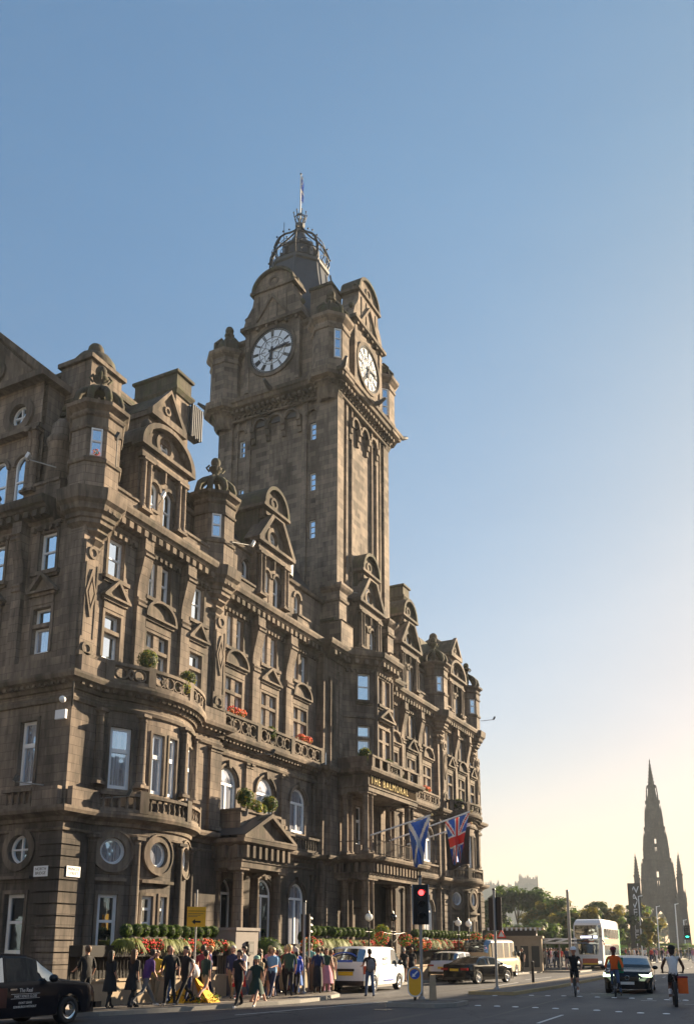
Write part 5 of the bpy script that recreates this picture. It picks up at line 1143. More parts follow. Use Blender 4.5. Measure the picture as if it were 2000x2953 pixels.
# ================================================================ lamps, signals, signs
M['globe'] = plain('opal_globe', (.85, .85, .8), .25, 0, .03); M['yellow'] = plain('yellow_sign', (.80, .42, .02), .5, 0, .08); M['blue'] = plain('sign_blue', (.02, .08, .45), .4, 0, .05)
M['redlamp'] = plain('red_signal', (.8, .02, .02), .4, 0, 0, emit=(1, .03, .03), es=3.0); M['greenlamp'] = plain('green_signal', (.02, .7, .45), .4, 0, 0, emit=(.03, .9, .55), es=1.6); M['lens'] = plain('dark_lens', (.015, .015, .015), .2, 0, 0)
def lamppost(x, y, h, label, two=False, globe='globe'):
    R_ = empty('street_lamp', (x, y, .12), 0, label, 'street lamp')
    m = MB(); m.lathe((0, 0, 0), [(.14, 0), (.14, .25), (.09, .35), (.06, .9), (.045, 1.2), (.04, h - .5), (.08, h - .45), (.04, h - .35), (.05, h - .1)], 'black', 10); m.tube([(-.35, 0, h - .6), (.35, 0, h - .6)], .02, 'black', 6); q = m.build('post'); q.parent = R_
    if two:
        for s in (-1, 1): m = MB(); m.tube([(0, 0, h - .75), (s * 1.5, 0, h - .65)], .025, 'black', 6); m.tube([(0, 0, h - 1.2), (s * .9, 0, h - .7)], .02, 'black', 6); q = m.build('bracket'); q.parent = R_
    m = MB(); m.ball((0, 0, h + .12), .2, globe, 14, 10); m.lathe((0, 0, h + .3), [(.08, 0), (.05, .06), (.02, .16)], 'black', 8); q = m.build('lantern'); q.parent = R_
lamppost(54.17, 20.2, 3.15, 'black lamp post with a white globe before the far bow, left of the pair'); lamppost(56.05, 20.2, 3.15, 'black lamp post with a white globe before the far bow, right of the pair')
lamppost(41.9, 20.4, 3.15, 'black lamp post with a white globe beside the porch columns'); lamppost(44.3, 20.15, 3.2, 'dark ornate lamp post carrying two hanging flower baskets', True, 'lens')
def basket(x, y, z, lab):
    m = MB(); shell(m, (0, 0, 0), .36, 420, .055, ['leafd', 'leaf'], .95)
    for _ in range(90):
        v = Vector((random.gauss(0, 1), random.gauss(0, 1), random.gauss(0, 1))).normalized(); m.ball((v.x * .38, v.y * .38, v.z * .36), random.uniform(.025, .045), random.choice(['redfl', 'orangefl', 'redfl']), 6, 4)
    m.tube([(0, 0, .3), (0, 0, .55)], .012, 'iron', 4); q = m.build('hanging_basket'); q.location = (x, y, z); tag(q, lab, 'hanging basket')
basket(42.8, 20.15, 2.3, 'hanging basket of red and orange flowers on the left arm of the dark lamp post'); basket(45.8, 20.15, 2.3, 'hanging basket of red flowers on the right arm of the dark lamp post'); basket(35.2, 20.0, 2.0, 'hanging basket of red flowers beside the pedestrian signal')
for x, lab in ((57.5, 'hanging basket of red flowers right of the far globe lamps'), (60.2, 'farthest hanging basket of red flowers along the hotel front')): basket(x, 20.2, 2.45, lab)
def signal(x, y, zt, zb, face, label, lit=None, back=False, ph=None, board=.3):
    R_ = empty('traffic_light', (x, y, .13), face, label, 'traffic light')   # local +X faces the viewer side named by face
    m = MB(); m.tube([(-.12, 0, 0), (-.12, 0, (ph or zt) + .15)], .057, 'pole', 12); m.lathe((-.12, 0, 0), [(.14, 0), (.12, .06), (.06, .12)], 'pole', 10); m.lathe((-.12, 0, (ph or zt) + .12), [(.07, 0), (.07, .08), (0, .1)], 'black', 8); q = m.build('pole'); q.parent = R_
    hb = zb - .13; ht = zt - .13; H_ = ht - hb
    m = MB(); m.box(-.04, -.15, hb + .08, .14, .15, ht - .08, 'black'); q = m.build('housing'); q.parent = R_
    m = MB(); m.box(-.06, -board, hb, -.041, board, ht, 'black'); 
    for a, b_ in ((-board, -board + .02), (board - .02, board)): m.box(-.04, a, hb, -.035, b_, ht, 'white')
    q = m.build('backing_board'); q.parent = R_
    for i, c in enumerate(('redlamp', 'lens', 'greenlamp')):
        z = ht - H_ * (.21 + .29 * i); m = MB(); on = (lit == i)
        V = [(.145, .1 * cos(2 * PI * k / 16), z + .1 * sin(2 * PI * k / 16)) for k in range(16)]; m.add(V, [tuple(range(16))], c if on else 'lens')
        n = 10; V = []; 
        for xx in (.14, .34): V += [(xx, .13 * cos(PI * k / n), z + .13 * sin(PI * k / n) - (0 if xx < .2 else .02)) for k in range(n + 1)]
        m.add(V, [(k, k + 1, n + 2 + k, n + 1 + k) for k in range(n)], 'black'); q = m.build('signal_lamp'); q.parent = R_
    return R_
tocam = lambda x, y: math.atan2(-y, -x)
signal(30.2, 12.65, 4.08, 2.68, tocam(30, 12.6) + rad(8), 'large traffic light showing red on the near island', 0)
signal(38.9, 12.75, 4.05, 2.62, tocam(38.9, 12.75) + PI - rad(22), 'traffic light seen from behind on the long island', 1, ph=4.1)
signal(32.05, 18.4, 3.2, 2.3, tocam(32, 18.4) + rad(150), 'pedestrian crossing signal turned away beside the waiting crowd', 1, ph=3.4, board=.2)
for x, y, z_, lab in ((137, 17.0, 5.0, 'left of the pair of distant traffic lights showing green'), (137.5, 15.4, 5.0, 'right of the pair of distant traffic lights showing green'), (160, 8.7, 5.2, 'lone green traffic light at the right edge of the street')):
    s_ = signal(x, y, z_, z_ - 2.0, tocam(x, y), lab, 2, board=.45)
    for ch in s_.children:
        if ch.name.startswith('signal_lamp'): ch.scale = (1, 2.3, 1.0)
m = MB(); m.tube([(0, 0, 0), (0, 0, 2.5)], .04, 'pole', 8); q = m.build('steel_post'); q.location = (33.9, 19.3, .12); tag(q, 'thin bare steel post right of the pedestrian signal', 'post')
# keep-left bollard
R_ = empty('keep_left_bollard', (29.5, 12.62, .13), tocam(29.5, 12.6), 'rounded yellow traffic bollard with a blue keep left arrow on the near island', 'traffic bollard')
def stad(w, z0, z1, n=10): 
    r_ = w / 2; return [(-r_, z0 + r_)] + [(r_ * cos(PI + PI * k / n), z0 + r_ + r_ * sin(PI + PI * k / n)) for k in range(1, n)] + [(r_, z0 + r_), (r_, z1 - r_)] + [(r_ * cos(PI * k / n), z1 - r_ + r_ * sin(PI * k / n)) for k in range(1, n)] + [(-r_, z1 - r_)]
LY = Seg((0, 0), (0, 1)); 
class LocF:   # s along local -Y.. simple frame: s -> y, d -> +x
    step = 1e9
    def T(s, a, d, z): return (d, -a, z) if False else (d, a, z)
LF_ = LocF()
m = MB(); extr(m, LF_, stad(.5, .12, 1.12), -.1, .06, 'white', True); q = m.build('shell'); q.parent = R_
m = MB(); extr(m, LF_, stad(.42, .16, 1.08), .06, .066, 'yellow'); q = m.build('face'); q.parent = R_
m = MB(); extr(m, LF_, [(.17 * cos(2 * PI * k / 24), .87 + .17 * sin(2 * PI * k / 24)) for k in range(24)], .066, .072, 'blue'); 
a_ = rad(225)
def arrow(m, cx, cz, L_, w, an, d0, d1, mat, flip=1):
    ca, sa = cos(an), sin(an); P_ = [(-L_ / 2, -w / 2), (L_ * .12, -w / 2), (L_ * .12, -w * 1.5), (L_ / 2, 0), (L_ * .12, w * 1.5), (L_ * .12, w / 2), (-L_ / 2, w / 2)]
    extr(m, LF_, [(cx + (x * ca - y * sa) * flip, cz + x * sa + y * ca) for x, y in P_], d0, d1, mat)
arrow(m, 0, .87, .27, .05, rad(225), .072, .077, 'white', 1); q = m.build('arrow_disc'); q.parent = R_
m = MB(); m.tube([(-.02, 0, 0), (-.02, 0, .14)], .05, 'black', 8); q = m.build('foot'); q.parent = R_
R_ = empty('concrete_bollard', (29.95, 12.15, .13), tocam(29.9, 12.1), 'tapered grey square post right of the yellow bollard', 'post')
m = MB(); m.hexa([(-.13, -.13, 0), (.13, -.13, 0), (.13, .13, 0), (-.13, .13, 0), (-.1, -.1, .82), (.1, -.1, .82), (.1, .1, .82), (-.1, .1, .82)], 'palestone'); q = m.build('post_body'); q.parent = R_
# yellow diversion sign
R_ = empty('direction_sign', (25.6, 19.0, .12), rad(-96 - 40), 'yellow temporary sign with a black left arrow on a thin pole and yellow base', 'sign')
LS = LocF()
m = MB(); m.tube([(0, 0, 0), (0, 0, 3.7)], .03, 'pole', 8); q = m.build('pole'); q.parent = R_
m = MB(); V = []; extr(m, LS, [(-.31, 2.45), (.31, 2.45), (.32, 3.12), (-.32, 3.12)], .035, .055, 'yellow', True); m.box(.056, -.3, 2.97, .06, .3, 2.985, 'black'); 
for k in range(3): m.box(.056, -.28, 2.88 - k * .05, .06, .24 - .1 * k, 2.895 - k * .05, 'darkgrey')
arrow(m, 0, 2.62, .3, .06, PI, .055, .062, 'black'); q = m.build('sign_panel'); q.parent = R_
m = MB(); 
for k in range(4):
    an = PI / 4 + PI / 2 * k; m.hexa([(cos(an - .35) * .95, sin(an - .35) * .95, 0), (cos(an + .35) * .95, sin(an + .35) * .95, 0), (cos(an + .3) * .75, sin(an + .3) * .75, 0), (cos(an - .3) * .75, sin(an - .3) * .75, 0), (cos(an - .35) * .09, sin(an - .35) * .09, .78), (cos(an + .35) * .09, sin(an + .35) * .09, .78), (cos(an + .3) * .03, sin(an + .3) * .03, .7), (cos(an - .3) * .03, sin(an - .3) * .03, .7)], 'yellow')
m.box(-.5, -.5, .0, .5, .5, .1, 'yellow'); q = m.build('frame_base'); q.parent = R_
m = MB(); m.lathe((0, 0, .75), [(.08, 0), (.19, .08), (.2, .25), (.12, .42), (.04, .48)], 'white', 10); q = m.build('weight_bag'); q.parent = R_
m = MB(); 
for k in range(8): shell(m, (cos(k * .8) * .75, sin(k * .8) * .75, .12), .22, 50, .05, ['leaf', 'leafd', 'leafy'], .7)
q = m.build('weeds', None, 'stuff'); q.location = (25.6, 19.0, .12); tag(q, 'tufts of green weeds round the yellow sign base', 'weeds', None, 'stuff')
# litter bin
R_ = empty('litter_bin', (34.3, 19.0, .12), rad(12), 'tall square brown litter bin beside the woman in the pink skirt', 'litter bin')
m = MB(); m.hexa([(-.3, -.3, 0), (.3, -.3, 0), (.3, .3, 0), (-.3, .3, 0), (-.36, -.36, 1.3), (.36, -.36, 1.3), (.36, .36, 1.3), (-.36, .36, 1.3)], 'bronze'); q = m.build('bin_body'); q.parent = R_
m = MB(); m.box(-.4, -.4, 1.3, .4, .4, 1.36, 'palestone'); q = m.build('lid'); q.parent = R_
m = MB(); m.box(-.16, -.372, 1.0, .16, -.352, 1.16, 'black'); q = m.build('slot'); q.parent = R_
# street name plates
for nm_, tx, T_ in (('NORTH\nBRIDGE', 0, None),):
    pass
def plate(txt, T, lab):
    m = MB(); class_ = None
    def P(x, z, d): return T((x, d, z))
    w, h = .34, .19; m.hexa([P(-w, -h, .0), P(w, -h, .0), P(w, -h, .02), P(-w, -h, .02), P(-w, h, .0), P(w, h, .0), P(w, h, .02), P(-w, h, .02)][0:4] + [P(-w, h, .0), P(w, h, .0), P(w, h, .02), P(-w, h, .02)], 'white')
    q = m.build('street_name_plate'); tag(q, lab, 'street sign')
    t = text('lettering', txt, .15, 'black', q, lambda c: T((c.x, .022 + c.z, c.y)), .002)
plate('NORTH\nBRIDGE', lambda c: (24.06 - c[1], 24.75 - c[0], 4.55 + c[2]), 'white plate reading NORTH BRIDGE, left one at the building corner')
plate('PRINCES\nSTREET', lambda c: (24.72 + c[0], 23.86 - c[1], 4.55 + c[2]), 'white plate reading PRINCES STREET, right one at the building corner')
# floodlights, camera and boxes fixed to the hotel
def flood(p, q_, lab, col='black'):
    R_ = empty('floodlight', p, 0, lab, 'floodlight'); d = Vector(q_) - Vector(p)
    m = MB(); m.tube([(0, 0, 0), tuple(d)], .025, 'pole', 6); x = m.build('arm'); x.parent = R_
    m = MB(); m.rbox(tuple(d + Vector((0, 0, .12))), (.28, .12, .26), col, rad(35), rad(25)); x = m.build('lamp_head'); x.parent = R_
flood((24.0, 25.6, 20.7), (23.7, 26.9, 21.25), 'pale floodlight on an arm left of the corner turret window', 'white'); flood((24.9, 23.3, 20.6), (24.25, 22.7, 21.3), 'black floodlight on a pale arm right of the corner turret window')
flood((24.1, 28.0, 19.4), (23.8, 28.5, 19.75), 'black floodlight before the arched windows at the left edge'); flood((28.0, 23.7, 20.4), (28.0, 23.4, 20.75), 'pale floodlight on the parapet before the dormer arches', 'white')
flood((24.1, 25.0, 7.7), (23.9, 26.2, 7.9), 'black floodlight on an arm below the left first floor window'); flood((25.4, 23.9, 7.3), (26.5, 23.0, 7.5), 'black floodlight on an arm at the bow balustrade')
flood((37.5, 24.6, 11.4), (38.6, 24.2, 11.55), 'black floodlight on an arm under the long balcony'); flood((71.0, 24.0, 20.6), (72.2, 23.2, 20.9), 'floodlight on an arm reaching out from the farthest turret')
flood((32.9, 23.2, 20.7), (34.4, 23.0, 21.1), 'pale floodlight on an arm right of the second turret', 'white'); flood((47.2, 24.0, 23.5), (48.2, 23.6, 23.7), 'pale floodlight beside the tower gable', 'white'); flood((53.2, 24.0, 22.9), (53.2, 23.7, 23.2), 'black floodlight on the tower pier')
R_ = empty('security_camera', (24.1, 23.9, 10.6), 0, 'white dome camera and cable bracket on the building corner', 'camera')
m = MB(); m.tube([(0, 0, 0), (-.1, -.1, 0), (-.1, -.1, 1.0)], .04, 'black', 6); m.tube([(-.1, -.1, .9), (.9, -.25, 1.1)], .03, 'black', 6); x = m.build('bracket'); x.parent = R_
m = MB(); m.ball((-.28, .2, .2), .13, 'white', 10, 8); m.rbox((-.2, .3, -.35), (.1, .5, .35), 'white'); x = m.build('camera_dome'); x.parent = R_
# flags
def flagmesh(name, parent, W_, H_, colf, fold, T, nu=40, nv=30):
    m = MB(); V = {}
    for j in range(nv + 1):
        for i in range(nu + 1): u, v = i / nu, j / nv; V[i, j] = T(u, v)
    for j in range(nv):
        for i in range(nu): m.add([V[i, j], V[i + 1, j], V[i + 1, j + 1], V[i, j + 1]], [(0, 1, 2, 3)], colf((i + .5) / nu, (j + .5) / nv))
    q = m.build(name); q.parent = parent; return q
M['fblue'] = plain('flag_blue', (.03, .12, .5), .7, 0, .1); M['fwhite'] = plain('flag_white', (.75, .73, .7), .7, 0, .05); M['fred'] = plain('flag_red', (.75, .04, .03), .7, 0, .1); M['fblack'] = plain('flag_black', (.012, .012, .014), .7, 0, .1); M['fmar'] = plain('flag_maroon', (.22, .02, .035), .7, 0, .1)
def saltire(u, v): d1 = abs((u - .5) * .6 - (v - .5)) ; a = abs(u - v); b_ = abs(u - 1 + v); return 'fwhite' if min(a, b_) < .10 else 'fblue'
def union(u, v):
    x, y = abs(u - .5), abs(v - .5)
    if x < .05 or y < .09: return 'fred'
    if x < .09 or y < .15: return 'fwhite'
    d = min(abs(u - v), abs(u - 1 + v)); return 'fred' if d < .035 else 'fwhite' if d < .1 else 'fblue'
def crest(u, v): return 'fmar' if ((u - .5) / .28) ** 2 + ((v - .45) / .2) ** 2 < 1 else ('fwhite' if v < .03 else 'fblack')
def flag(base, tip, label, colf, L_, drop, close):
    R_ = empty('flag_on_pole', base, 0, label, 'flag'); d = Vector(tip) - Vector(base)
    m = MB(); m.tube([(0, 0, 0), tuple(d)], .05, 'white', 8); m.ball(tuple(d * 1.01), .08, 'gold', 8, 6); x = m.build('pole'); x.parent = R_
    e = d.normalized(); p1 = d * .98; p0 = p1 - e * L_
    def T(u, v):   # u along the hoist (down the pole), v downwards
        pos = p1 - e * ((u - .6) * (1 - close * v) + .6) * L_
        s = .16 * sin(u * 9 + v * 4) * (.3 + v) * (.4 + close); return (pos.x + e.y * s * 1.6 + .05, pos.y - e.x * s * 1.6 - s * .5, pos.z - .06 - drop * v + .05 * sin(u * 7) * v)
    flagmesh('cloth', R_, 1, 1, colf, 0, T)
flag((50.54, 22.0, 8.0), (50.54, 17.9, 9.05), 'black flag with a maroon crest hanging behind the Union Jack', crest, 1.6, 2.25, .1)
flag((45.41, 22.0, 8.0), (45.45, 18.35, 8.92), 'Saltire flag, white cross on blue, hanging from the nearest pole over the porch', saltire, 1.35, 2.45, .62)
flag((47.98, 22.0, 7.96), (48.0, 17.0, 9.36), 'Union Jack flag hanging from the longest pole over the porch', union, 1.5, 2.55, .7)
tf = empty('tower_flag', (C0[0], C0[1], 58.2), 0, 'small dark blue and white flag on the staff above the clock tower', 'flag')
flagmesh('cloth', tf, 1, 1, saltire, 0, lambda u, v: (.06 + .32 * u * (.5 + v * .5) + .05 * sin(v * 9), -.12 * sin(u * 6 + v * 5), 2.3 - 2.2 * v), 16, 30); tf.location.z = 56.9
# ================================================================ vehicles
M['taxiblack'] = plain('taxi_paint', (.008, .009, .014), .22, 0, 0, spec=.16); M['carblack'] = plain('black_car_paint', (.008, .008, .009), .12, 0, 0, spec=.4)
M['vanwhite'] = plain('van_paint', (.68, .70, .74), .3, 0, .02, coat=.3); M['suvwhite'] = plain('suv_paint', (.6, .6, .64), .22, 0, 0, coat=.5); M['beige'] = plain('beige_van_paint', (.42, .34, .22), .25, .2, .03, coat=.4)
M['tyre'] = plain('tyre', (.015, .015, .016), .8, 0, .1); M['alloy'] = plain('alloy', (.45, .46, .5), .3, .8, .05); M['chrome'] = plain('chrome', (.7, .7, .68), .12, 1, 0); M['tail'] = plain('tail_light', (.3, .01, .01), .25, 0, 0, emit=(.9, .02, .02), es=.0); M['head'] = plain('head_light', (.7, .72, .7), .1, 0, 0, emit=(1, .95, .75), es=.6)
M['drl'] = plain('running_light', (.8, .9, .7), .1, 0, 0, emit=(.8, 1, .65), es=1.8); M['plate_y'] = plain('plate_yellow', (.75, .48, .03), .4, 0, 0); M['plate_w'] = plain('plate_white', (.7, .7, .68), .4, 0, 0); M['mirrorm'] = plain('polished_roof', (.8, .8, .82), .06, 1, 0)
M['adred'] = plain('advert_red', (.06, .015, .01), .7, 0, .8, 3); M['busgreen'] = plain('bus_green', (.05, .42, .22), .4, 0, .05); M['ledw'] = plain('led_display', (.5, .5, .8), .5, 0, 0, emit=(.75, .78, 1), es=.7)
def interp(tab, x):
    if x <= tab[0][0]: return tab[0][1]
    for (a, p), (b, q) in zip(tab, tab[1:]):
        if x <= b: return p + (q - p) * (x - a) / (b - a)
    return tab[-1][1]
def vehicle(name, label, loc, rz, L_, Wd, paint, top, belt, bot, wheels, wr, glassx, tum=.82, cat='car', hubs='alloy', nose=.25, roofmat=None, arch=.06, pillars=()):
    """local +X is forward. top/belt/bot: tables z(x), x from 0 (rear) to L; wheels: x positions; glassx: (x0,x1) of side glass"""
    R_ = empty(name, loc, rz, label, cat); hw = Wd / 2
    xs = set(i * L_ / 44 for i in range(45))
    for t in (top, belt, bot): xs |= {p[0] for p in t}
    for w in wheels: xs |= {w + (wr + arch) * cos(PI * k / 10) for k in range(11)}
    for a, b in pillars: xs |= {a, b}
    xs = sorted(x for x in xs if 0 <= x <= L_)
    body = MB(); gl = MB(); sec = []
    for x in xs:
        zb = interp(bot, x)
        for w in wheels:
            dx = abs(x - w)
            if dx < wr + arch: zb = max(zb, wr + math.sqrt(max(0, (wr + arch) ** 2 - dx ** 2)) * 1.0)
        ze = interp(belt, x); zt_ = max(interp(top, x), ze + .02); e = min(x, L_ - x); k = 1 - nose * max(0, 1 - e / .55) ** 2 * .5
        w_ = hw * k; g_ = (zt_ - ze); wt = w_ - (1 - tum) * hw * min(1, g_ / .45) - .02
        zm = zb + (ze - zb) * .55
        pts = [(w_ * .96, zb), (w_, zm), (w_ * .985, ze - .03), (w_ * .965, ze)]
        pts += [(w_ * .965 + (wt - w_ * .965) * .12, ze + g_ * .08), (w_ * .965 + (wt - w_ * .965) * .9, ze + g_ * .86), (wt * .95, ze + g_ * .96), (wt * .6, zt_), (0, zt_ + .012)]
        sec.append(pts)
    n = len(sec[0])
    for i in range(len(xs) - 1):
        a, b = sec[i], sec[i + 1]; xm = (xs[i] + xs[i + 1]) / 2; tall = interp(top, xm) - interp(belt, xm) > .18
        for j in range(n - 1):
            for s in (1, -1):
                q = [(xs[i], s * a[j][0], a[j][1]), (xs[i + 1], s * b[j][0], b[j][1]), (xs[i + 1], s * b[j + 1][0], b[j + 1][1]), (xs[i], s * a[j + 1][0], a[j + 1][1])]
                if s < 0: q = q[::-1]
                isg = False
                if j == 4 and tall and glassx[0] < xm < glassx[1] and not any(p0 <= xm <= p1 for p0, p1 in pillars): isg = True
                st = (interp(top, xs[i + 1]) - interp(top, xs[i])) / (xs[i + 1] - xs[i])
                if j in (5, 6, 7) and tall and abs(st) > .42 : isg = True
                if j == 4 and tall and abs(st) > .42 and glassx[0] < xm < glassx[1]: isg = True
                (gl if isg else body).add(q, [(0, 1, 2, 3)], 'carglass' if isg else (roofmat if roofmat and j >= 6 and interp(top, xm) - interp(belt, xm) > .3 else paint), True)
    for x, s in ((xs[0], sec[0]), (xs[-1], sec[-1])):
        P_ = [(x, y, z) for y, z in s] + [(x, -y, z) for y, z in s[-2::-1]]
        body.add(P_, [tuple(range(len(P_)))], paint)
    body.box(.15, -hw * .9, interp(bot, L_ / 2) - .02, L_ - .15, hw * .9, interp(bot, L_ / 2) + .25, 'black')
    o = body.build('body'); o.parent = R_
    o = gl.build('window'); o.parent = R_
    def weld(o):
        bm = bmesh.new(); bm.from_mesh(o.data); bmesh.ops.remove_doubles(bm, verts=bm.verts, dist=.0015); bm.to_mesh(o.data); bm.free()
    for c in R_.children: weld(c)
    for w in wheels:
        for s in (1, -1):
            m = MB(); y = s * (hw - .02); m2 = MB()
            def disc(mm, prof, mat, nn=22):
                V = [(w + r_ * cos(2 * PI * k / nn), y - s * t, wr + r_ * sin(2 * PI * k / nn)) for r_, t in prof for k in range(nn)]
                F = [(a * nn + k, a * nn + (k + 1) % nn, (a + 1) * nn + (k + 1) % nn, (a + 1) * nn + k) for a in range(len(prof) - 1) for k in range(nn)]
                mm.add(V, [f if s > 0 else f[::-1] for f in F], mat, True)
            disc(m, [(wr * .62, .24), (wr * .97, .24), (wr, .2), (wr, .04), (wr * .96, 0), (wr * .64, .0), (wr * .62, .03)], 'tyre'); o = m.build('wheel'); o.parent = R_
            disc(m2, [(wr * .64, .0), (wr * .6, .02), (wr * .52, .03)], hubs); 
            for k in range(10 if hubs == 'alloy' else 0):
                an = 2 * PI * k / 10; m2.tube([(w + .05 * cos(an), y - s * .015, wr + .05 * sin(an)), (w + wr * .58 * cos(an), y - s * .03, wr + wr * .58 * sin(an))], .018, hubs, 4)
            disc(m2, [(.1 if hubs == 'alloy' else wr * .4, -.0), (.02, -.02), (.0, -.02)], hubs); disc(m2, [(wr * .6, .07), (0.001, .07)], 'darkgrey' if hubs == 'alloy' else 'alloy')
            c = m2.build('rim'); c.parent = o
    return R_
def addp(R_, nm, mb, sub=None):
    o = mb.build(nm); o.parent = sub or R_; return o
def ell(m, c, r, mat, n=14):   # ellipsoid lamp
    m.lathe((0, 0, 0), [(0, 0)], mat, 4) if False else None
    V = []; F = []; k = 8
    for i in range(k + 1):
        for j in range(n): a = PI * i / k; b = 2 * PI * j / n; V.append((c[0] + r[0] * sin(a) * cos(b), c[1] + r[1] * sin(a) * sin(b), c[2] + r[2] * cos(a)))
    for i in range(k):
        for j in range(n): F.append((i * n + j, (i + 1) * n + j, (i + 1) * n + (j + 1) % n, i * n + (j + 1) % n))
    m.add(V, F, mat, True)
# black taxi: near side on y = 17.4, nose to the right
tx = vehicle('black_taxi', 'black London style taxi with tour advert on its door and a lit roof sign', (14.65, 18.15, 0), 0, 4.55, 1.78, 'taxiblack',
    [(0, .7), (.06, 1.0), (.35, 1.5), (.8, 1.66), (1.3, 1.74), (2.05, 1.73), (2.38, 1.64), (3.08, 1.13), (3.6, 1.06), (4.2, .98), (4.48, .82), (4.55, .65)],
    [(0, .65), (.1, .9), (.4, 1.02), (3.2, 1.04), (3.6, 1.0), (4.2, .92), (4.5, .76), (4.55, .6)], [(0, .34), (.5, .26), (4.0, .26), (4.55, .3)], [.75, 3.45], .34, (.5, 2.85), hubs='chrome', cat='taxi', pillars=((1.3, 1.4), (2.5, 2.56)), nose=.45)
m = MB(); m.box(2.2, -.2, 1.7, 2.32, .2, 1.82, 'globe'); addp(tx, 'roof_sign', m)
m = MB(); ell(m, (4.42, -.62, .72), (.1, .13, .15), 'head'); addp(tx, 'headlight', m); m = MB(); ell(m, (4.42, .62, .72), (.1, .13, .15), 'head'); addp(tx, 'headlight', m)
m = MB(); m.box(4.48, -.38, .42, 4.6, .38, .84, 'chrome'); addp(tx, 'grille', m); m = MB(); m.box(4.42, -.86, .34, 4.64, .86, .5, 'black'); m.box(4.6, -.8, .44, 4.66, .8, .5, 'chrome'); addp(tx, 'bumper', m)
m = MB(); ell(m, (2.7, -1.02, 1.14), (.09, .13, .1), 'black'); addp(tx, 'wing_mirror', m); m = MB(); m.box(1.45, -.91, .93, 1.66, -.885, .89, 'chrome'); addp(tx, 'door_handle', m)
m = MB(); m.box(.3, -.9, .5, 1.38, -.889, .95, 'adred'); addp(tx, 'door_advert', m)
for tx_, sz_, z_ in (('The Real', .13, .88), ("MARY KING'S CLOSE", .085, .74), ("DON'T LEAVE", .075, .59), ('EDINBURGH WITHOUT', .075, .5)):
    text('door_lettering', tx_, sz_, 'fwhite', tx, lambda c, z_=z_: (1.95 + c.x * .9, -.904 - c.z, z_ + c.y), .002)
m = MB(); 
for z_ in (.69, .795): m.box(1.5, -.903, z_, 2.4, -.897, z_ + .008, 'fwhite')
addp(tx, 'lettering_frame', m)
# white van: rear towards us
vn = vehicle('white_van', 'white panel van with round window logos parked behind the man with the rucksack', (35.6, 18.45, 0), rad(3.0), 4.9, 1.95, 'vanwhite',
    [(0, 1.0), (.05, 1.3), (.3, 1.84), (.6, 1.93), (3.3, 1.93), (3.6, 1.84), (4.15, 1.24), (4.5, 1.06), (4.8, .88), (4.9, .6)], [(0, .95), (.08, 1.08), (4.1, 1.08), (4.6, .96), (4.9, .55)], [(0, .42), (.3, .3), (4.9, .3)], [.95, 3.95], .34, (.4, 4.0), tum=.9, cat='van', pillars=((.3, 2.95),), nose=.3)
m = MB(); m.box(-.03, -.86, .3, .2, .86, .5, 'black'); addp(vn, 'bumper', m)
for s in (-1, 1): m = MB(); m.box(-.012, s * .9 - .07, .78, .08, s * .9 + .07, 1.12, 'tail'); addp(vn, 'tail_light', m)
m = MB(); m.box(-.02, -.35, .72, .0, .35, .88, 'plate_y'); m.box(-.03, -.4, .9, .0, .4, 1.0, 'black'); addp(vn, 'number_plate', m)
m = MB()
def ring_xz(m, cx, cz, y, r0, r1, a0, a1, mat, n=20):
    V = []; 
    for i in range(n + 1): a = rad(a0 + (a1 - a0) * i / n); V += [(cx + r0 * cos(a), y, cz + r0 * .8 * sin(a)), (cx + r1 * cos(a), y, cz + r1 * .8 * sin(a))]
    m.add(V, [(2 * i, 2 * i + 2, 2 * i + 3, 2 * i + 1) for i in range(n)], mat)
ring_xz(m, 2.2, 1.42, -.952, .33, .38, 20, 330, 'pole'); m.box(2.0, -.956, 1.38, 2.5, -.95, 1.48, 'pole'); m.box(2.0, -.985, .45, 3.1, -.978, .5, 'blue'); m.box(1.2, -.982, 1.03, 3.2, -.975, 1.05, 'darkgrey')
addp(vn, 'side_logo', m)
m = MB(); n_ = 18; V = []
for i in range(n_ + 1): a = rad(150 - 120 * i / n_); V += [(.07 + (.3 * sin(a) + 0) * .3, .1 + .62 * cos(a), 1.35 + .3 * sin(a)), (.07 + (.36 * sin(a)) * .3, .1 + .68 * cos(a), 1.35 + .36 * sin(a))]
m.add([(v[0] - .045, v[1], v[2]) for v in V], [(2 * i, 2 * i + 2, 2 * i + 3, 2 * i + 1) for i in range(n_)], 'blue'); m.rbox((.05, .05, 1.32), (.01, .7, .1), 'blue', 0, 0, rad(14)); addp(vn, 'rear_logo', m)
for s in (-1, 1): m = MB(); ell(m, (3.75, s * 1.06, 1.22), (.08, .12, .13), 'black'); addp(vn, 'wing_mirror', m)
# white suv and beige minibus behind
su = vehicle('white_suv', 'white sport utility car with a dark rear window parked in front of the minibus', (49.2, 19.35, 0), rad(2), 4.7, 1.9, 'suvwhite',
    [(0, .9), (.1, 1.12), (.55, 1.6), (1.2, 1.68), (2.6, 1.64), (3.5, 1.08), (4.4, .95), (4.7, .6)], [(0, .85), (.15, 1.0), (3.5, 1.0), (4.4, .85), (4.7, .55)], [(0, .4), (.4, .25), (4.7, .25)], [.85, 3.75], .36, (.5, 3.3), nose=.5, pillars=((1.6, 1.7), (2.6, 2.68)), roofmat='suvwhite')
for s in (-1, 1): m = MB(); m.box(-.02, s * .7 - .18, .86, .12, s * .7 + .18, .96, 'tail'); addp(su, 'tail_light', m)
m = MB(); m.box(-.03, -.28, .72, 0, .28, .84, 'plate_y'); addp(su, 'number_plate', m); m = MB(); m.box(-.05, -.85, .3, .2, .85, .58, 'black'); m.box(-.06, -.7, .4, -.04, .7, .43, 'chrome'); addp(su, 'bumper', m)
